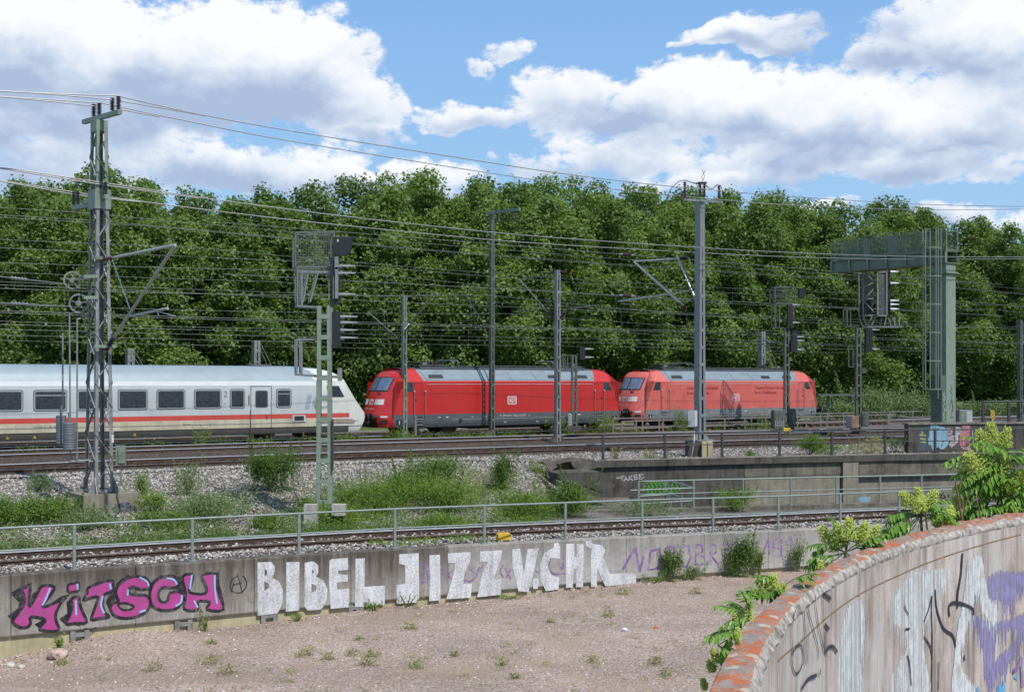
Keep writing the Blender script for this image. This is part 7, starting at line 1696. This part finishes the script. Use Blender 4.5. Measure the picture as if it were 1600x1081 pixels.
for k, (pl, mt, off, dn) in enumerate([([(770,560),(800,480),(890,350),(1000,340),(1060,320),(1130,330),(1110,400),(1060,470),(1010,600),(960,700),(980,900),(1000,1080),(760,1080),(820,900),(870,800),(830,680),(760,640)], sWhite, .003, .8),
    ([(470,640),(540,520),(590,560),(600,700),(570,900),(590,1080),(440,1080),(440,850)], sWhite, .003, .8), ([(1370,400),(1440,340),(1560,350),(1680,330),(1680,430),(1560,420),(1530,520),(1470,530),(1440,450),(1410,560),(1390,500)], sPurple, .004, .95),
    ([(1275,600),(1330,640),(1420,660),(1520,640),(1600,600),(1680,610),(1620,700),(1560,690),(1500,680),(1440,690),(1420,780),(1400,900),(1380,1010),(1350,980),(1345,820),(1310,700)], sPurple, .005, .9),
    ([(1600,640),(1640,660),(1540,840),(1440,960),(1390,1060),(1370,1000),(1420,900),(1500,820),(1560,740)], sPurple, .0055, .9),
    ([(1250,280),(1325,240),(1350,380),(1380,520),(1425,540),(1415,640),(1350,600),(1300,430),(1270,560),(1230,700),(1200,820),(1210,960),(1290,1080),(1150,1080),(1160,900),(1180,700),(1220,500),(1240,320)], sWhite, .007, .95)]):
    mb = MB(); drip_fill(mb, Zf(pl), off, dens=dn, seed=k, lo=.25, hi=.05); mb.world(fgw).build('paint_run' if k not in (2, 3, 4) else 'violet_graffiti', mt, fgw)
mb = MB()
for k, s_ in enumerate([[(1020,480),(1018,600),(1022,760),(1020,920),(1018,1075)],[(1040,440),(1050,560),(1090,680),(1150,730),(1168,800)],[(970,640),(1000,560),(1020,480)],[(970,735),(1010,800),(1022,880)],[(1210,215),(1200,350),(1180,470),(1178,560)],[(1130,610),(1128,540),(1180,525),(1270,560),(1275,600)],[(850,690),(880,685)],[(845,540),(870,600)],[(865,850),(880,920),(888,1040)],[(1062,890),(1060,980),(1058,1070)],[(1218,850),(1222,885)]]): stroke(mb, LFi, Zf(s_), [.030, .036, .022, .026, .05, .04, .02, .018, .026, .022, .03][k], .009+.0005*k)
for k, s_ in enumerate([[(150,820),(140,880),(160,960),(190,950),(212,880),(205,800),(180,790),(150,830)],[(165,560),(140,700),(150,860)],[(205,740),(225,910)],[(215,560),(240,900)],[(240,560),(300,780),(305,880)],[(285,480),(300,620),(345,830)],[(335,460),(340,640)],[(338,465),(385,500)],[(345,655),(372,690)],[(355,850),(360,810),(395,795),(425,830)],[(350,690),(352,840)],[(200,1060),(240,1000),(295,975)],[(317,935),(317,975)]]): stroke(mb, LFi, Zf(s_), .016 if k < 7 else .03, .010+.0004*k)
mb.world(fgw).build('black_scrawl', sBlack, fgw)
mb = MB(); [stroke(mb, LFi, Zf(s_), .06, .010+.001*k) for k, s_ in enumerate([[(1525,960),(1560,920),(1580,870)],[(1578,870),(1585,1050)]])]; mb.world(fgw).build('purple_scrawl', pPurple, fgw)
mb = MB(); [paint(mb, LFi, Zf(s_), .011, step=.3) for s_ in ([(1295,1080),(1310,1040),(1320,1080)],[(1420,1080),(1440,1030),(1455,1050),(1470,1000),(1478,1080)],[(1530,990),(1560,960),(1555,1010)])]; mb.world(fgw).build('blue_graffiti', sBlue, fgw)
mb = MB()   # the construction joint across the face
P_ = [LFi.hit(1200+x/4, 810+y/4) for x, y in ((60, 890), (200, 770), (340, 640), (540, 490), (780, 370), (960, 290), (1200, 205), (1580, 100))]
zj = [p[1] for p in P_]; print('joint z', zj)
stroke(mb, LFi, [(s_, z-.0) for s_, z in P_], .012, .003); mb.world(fgw).build('form_joint', M('joint_ochre', (.24, .14, .06), .9, var=.4, vs=12), fgw)
# inner ground so the wall stands on something
tag(MB().sheet([[V((LFi.p[i][0], LFi.p[i][1], -2.4)), V((LFi.p[i][0]+14, LFi.p[i][1]-4, -2.4))] for i in range(0, 520, 6)]).build('ramp_pavement', mConc), kind='structure')

# ---------------------------------------------------------------- tree of heaven shoots behind the parapet
def leaflet(mb_v, mb_f, mb_a, base, d, up, L, w, var):
    k = len(mb_v); s = d.cross(up).normalized(); u = s.cross(d).normalized()
    for (t, q, z) in ((0, 0, 0), (.25, .8, -.06), (.6, .75, -.12), (1, 0, -.3)):
        mb_v.append(base+d*L*t+u*L*z)
        if q: mb_v.append(base+d*L*t+s*w*q*.5+u*(L*z+w*.22)); mb_v.append(base+d*L*t-s*w*q*.5+u*(L*z+w*.22))
    # indices: 0 base, 1 mid,2 r,3 l, 4 mid2,5 r,6 l, 7 tip
    for f in ((0, 2, 5, 4), (0, 4, 6, 3), (4, 5, 7, 7), (4, 7, 6, 6)):
        mb_f.append([k+i for i in f]); mb_a.append(var)
def comp_leaf(vs, fs, av, p, d, L, n, r, ll=.13):
    d = d.normalized(); pts = []; cur = V(p); dd = d.copy()
    for k in range(n+1): pts.append(cur.copy()); cur += dd*L/n; dd = (dd+V((0, 0, -.10))).normalized()
    side = d.cross(V((0, 0, 1))).normalized()
    for k in range(1, n+1):
        ax = (pts[k]-pts[k-1]).normalized()
        for s in (-1, 1):
            dl = (side*s*.85+ax*.55+V((r.uniform(-.25, .25), r.uniform(-.25, .25), -.4+r.uniform(-.35, .3)))).normalized(); leaflet(vs, fs, av, pts[k], dl, V((0, 0, 1)), ll*(1-.35*k/n)*r.uniform(.8, 1.3), ll*.36, r.uniform(.2, .9))
    leaflet(vs, fs, av, pts[-1], dd, V((0, 0, 1)), ll*.7, ll*.3, r.uniform(.3, .9)); return pts
def panicle(cl, p, d, L, W_, r, n=26):
    d = d.normalized(); s1 = d.cross(V((0, 1, .2))).normalized(); s2 = d.cross(s1)
    for k in range(n):
        t = k/n; a = k*2.4; q = p+d*L*t*.85; e = q+(s1*math.cos(a)+s2*math.sin(a))*W_*(1-t*.75)*r.uniform(.6, 1)+d*L*.18
        m_ = 14
        for j in range(m_): cl.append((q.lerp(e, (j+1)/m_)+V((r.uniform(-1, 1), r.uniform(-1, 1), r.uniform(-1, 1)))*.011, r.uniform(.0035, .0062)*(p.y/9)))
def shoot(label, x, y, Y, leaves, pans, seed, stem_to=None, group=None):
    """leaves: (px, py, dirx, dirz, length, n); pans: (px, py, w px, h px, lean)"""
    r = random.Random(seed); base = PY(x, y, Y); root = empty('ailanthus_shoot', (base.x, base.y, -3.2), 0, label, 'plant', group)
    mb = MB(); top = PY(*stem_to, Y) if stem_to else base+V((0, 0, .3)); b0 = V((base.x, base.y, -3.2)); mb.tube([b0, b0.lerp(base, .6)+V((.05, 0, 0)), base, top], [.03, .024, .016, .008], 6)
    vs, fs, av = [], [], []
    leaves = list(leaves)+[(a_+r.uniform(-9, 9), b_+r.uniform(-4, 9), c_+r.uniform(-.4, .4), d_+r.uniform(-.35, .25), e_*r.uniform(.7, 1), f_) for a_, b_, c_, d_, e_, f_ in leaves for _ in range(2 if seed == 2 else 1)]
    for (lx_, ly_, ddx, ddz, L, n) in leaves:
        p = PY(lx_, ly_, Y+r.uniform(-.12, .12)); pts = comp_leaf(vs, fs, av, p, V((ddx, r.uniform(-.5, .3), ddz)), L*Y/12.5, n, r, .0105*Y); mb.tube(pts, .0045, 4); mb.tube([p, base.lerp(top, .5)], .004, 4)
    mb.world(root).build('stem', mStem, root)
    o = npmesh('leaves', np.array([tuple(v-root.location) for v in vs]), np.array([f if f[2] != f[3] else [f[0], f[1], f[2], f[0]] for f in fs]) if False else np.array([[f[0], f[1], f[2]] for f in fs]+[[f[0], f[2], f[3]] for f in fs if f[2] != f[3]]), mLeafA, root, np.array(av+[a for a, f in zip(av, fs) if f[2] != f[3]]))
    if pans:
        cl = []
        for (px_, py_, w_, h_, lean) in pans: panicle(cl, PY(px_, py_, Y+r.uniform(-.15, .15)), V((lean, r.uniform(-.3, .1), 1)), h_*Y/F, w_*Y/F*.5, r, int(34+w_*.8))
        P = np.array([tuple(c[0]-root.location) for c in cl]); sz = np.array([c[1] for c in cl]); base_ = np.array([(1, 0, 0), (-1, 0, 0), (0, 1, 0), (0, -1, 0), (0, 0, 1), (0, 0, -1)], float)
        fc = np.array([(0, 2, 4), (2, 1, 4), (1, 3, 4), (3, 0, 4), (2, 0, 5), (1, 2, 5), (3, 1, 5), (0, 3, 5)]); n = len(P)
        v = P[:, None, :]+base_[None]*sz[:, None, None]; f = (fc[None]+np.arange(n)[:, None, None]*6).reshape(-1, 3); rg = np.random.default_rng(seed)
        npmesh('panicle', v.reshape(-1, 3), f, mPanicle, root, np.repeat(rg.random(n), 8))
    return root
shoot('flowering tree of heaven shoot behind the parapet in front of the wall number', 1318, 880, 12.2, [(1310, 868, -1, .1, .26, 6), (1300, 852, -1, .3, .22, 6), (1330, 855, .6, .5, .3, 6), (1320, 850, -.2, .6, .28, 6), (1350, 850, .9, .6, .24, 5), (1330, 872, .3, .1, .25, 6), (1290, 872, -.8, -.2, .2, 5)], [(1318, 855, 44, 40, -.3), (1300, 848, 40, 32, -.7), (1340, 850, 44, 38, .4), (1325, 845, 40, 36, .05), (1355, 848, 30, 34, .6), (1310, 860, 40, 26, -.5)], 1, (1325, 845))
shoot('tall flowering tree of heaven shoots at the right end of the parapet', 1555, 810, 15.5, [(1560, 715, -1, .3, .55, 8), (1565, 722, -1, .0, .45, 8), (1570, 705, -.9, .7, .4, 7), (1575, 720, .6, .4, .35, 7), (1585, 740, .3, -.7, .3, 7), (1560, 760, -.9, .2, .4, 7), (1548, 780, -.7, .0, .35, 7), (1570, 780, .7, .2, .35, 7), (1590, 770, .8, .1, .3, 6), (1540, 792, .4, .1, .35, 7), (1565, 792, -.4, .0, .35, 7), (1520, 795, -.9, .1, .28, 6), (1500, 800, .7, .1, .3, 6), (1590, 790, -.3, .2, .35, 7), (1550, 745, -.8, .3, .35, 7), (1580, 755, -.5, .5, .4, 7), (1570, 735, -.9, -.2, .3, 7), (1600, 765, -.4, .4, .35, 7)], [(1556, 702, 46, 44, -.2), (1544, 700, 40, 34, -.6), (1566, 702, 36, 36, .3), (1535, 745, 60, 48, -.7), (1550, 748, 64, 40, -.2), (1520, 752, 50, 30, -1.0), (1560, 745, 50, 36, .3), (1556, 778, 50, 38, .1), (1575, 770, 44, 38, .4), (1540, 775, 44, 34, -.5), (1515, 788, 36, 36, -.8), (1505, 795, 30, 26, -.9), (1590, 760, 30, 30, .3), (1570, 795, 36, 26, .2)], 2, (1572, 700))
shoot('flowering tree of heaven shoot with twigs behind the middle of the parapet', 1440, 828, 14.1, [(1430, 800, -1, .2, .24, 6), (1440, 795, .8, .5, .3, 6), (1455, 790, .6, -.4, .25, 6), (1420, 808, -.9, -.1, .2, 5), (1445, 812, .3, .2, .24, 6), (1430, 815, -1, -.1, .24, 6), (1410, 826, -.9, .1, .22, 6), (1425, 828, -.8, .2, .24, 6)], [(1438, 795, 36, 34, -.1), (1425, 790, 34, 28, -.8), (1448, 792, 34, 30, .5), (1475, 818, 26, 24, .3), (1486, 808, 20, 20, -.1), (1460, 822, 30, 12, .9), (1440, 800, 40, 22, -.4)], 3, (1438, 780))
shoot('lower flowering shoot of tree of heaven left of the parapet curve', 1205, 935, 9.7, [(1215, 905, -.9, .4, .2, 5), (1225, 918, -1, .1, .26, 6), (1240, 905, .7, .4, .2, 5), (1200, 925, -.9, .2, .26, 6)], [(1206, 922, 34, 26, .1), (1196, 928, 28, 18, -.4), (1280, 888, 14, 12, .2), (1218, 925, 26, 16, .5)], 4, (1208, 915))
shoot('lowest drooping shoot of tree of heaven beside the near end of the parapet', 1150, 1015, 7.6, [(1150, 985, -1, .1, .30, 8), (1155, 955, -.6, .3, .2, 5), (1165, 962, -.9, -.2, .26, 6), (1140, 998, -.3, -.6, .2, 6), (1168, 945, -.2, .5, .2, 5), (1128, 1012, .6, -.1, .2, 5)], [(1166, 970, 30, 28, .2), (1156, 978, 24, 22, -.4), (1150, 1000, 16, 18, .2), (1122, 1035, 22, 24, -.4), (1115, 1048, 20, 18, -.5), (1102, 1076, 12, 18, -.3), (1140, 1020, 16, 18, .1)], 5, (1160, 960))
tw = empty('dead_twig', tuple(PY(1505, 838, 14.6)), 0, 'bare reddish forked twig sticking up behind the parapet', 'twig')
mb = MB(); q = lambda x, y: PY(x, y, 14.6); mb.tube([q(1508, 850), q(1506, 822), q(1500, 795), q(1493, 752)], [.022, .017, .014, .010], 7); mb.tube([q(1505, 800), q(1514, 775)], [.010, .006], 5); mb.tube([q(1504, 796), q(1505, 777)], [.010, .007], 5); mb.world(tw).build('branch', mTwig, tw)
for x, y0, y1, dx_, lb in ((1446, 826, 780, -6, 'thin brown twig before the middle flowering shoot'), (1530, 812, 781, -4, 'short brown twig right of the forked one')):
    tw = empty('dead_twig', tuple(PY(x, y0, 14.6)), 0, lb, 'twig'); mb = MB(); mb.tube([PY(x+4, y0+10, 14.6), PY(x, (y0+y1)/2, 14.6), PY(x+dx_, y1, 14.6)], [.013, .010, .007], 6); mb.world(tw).build('branch', mTwig, tw)
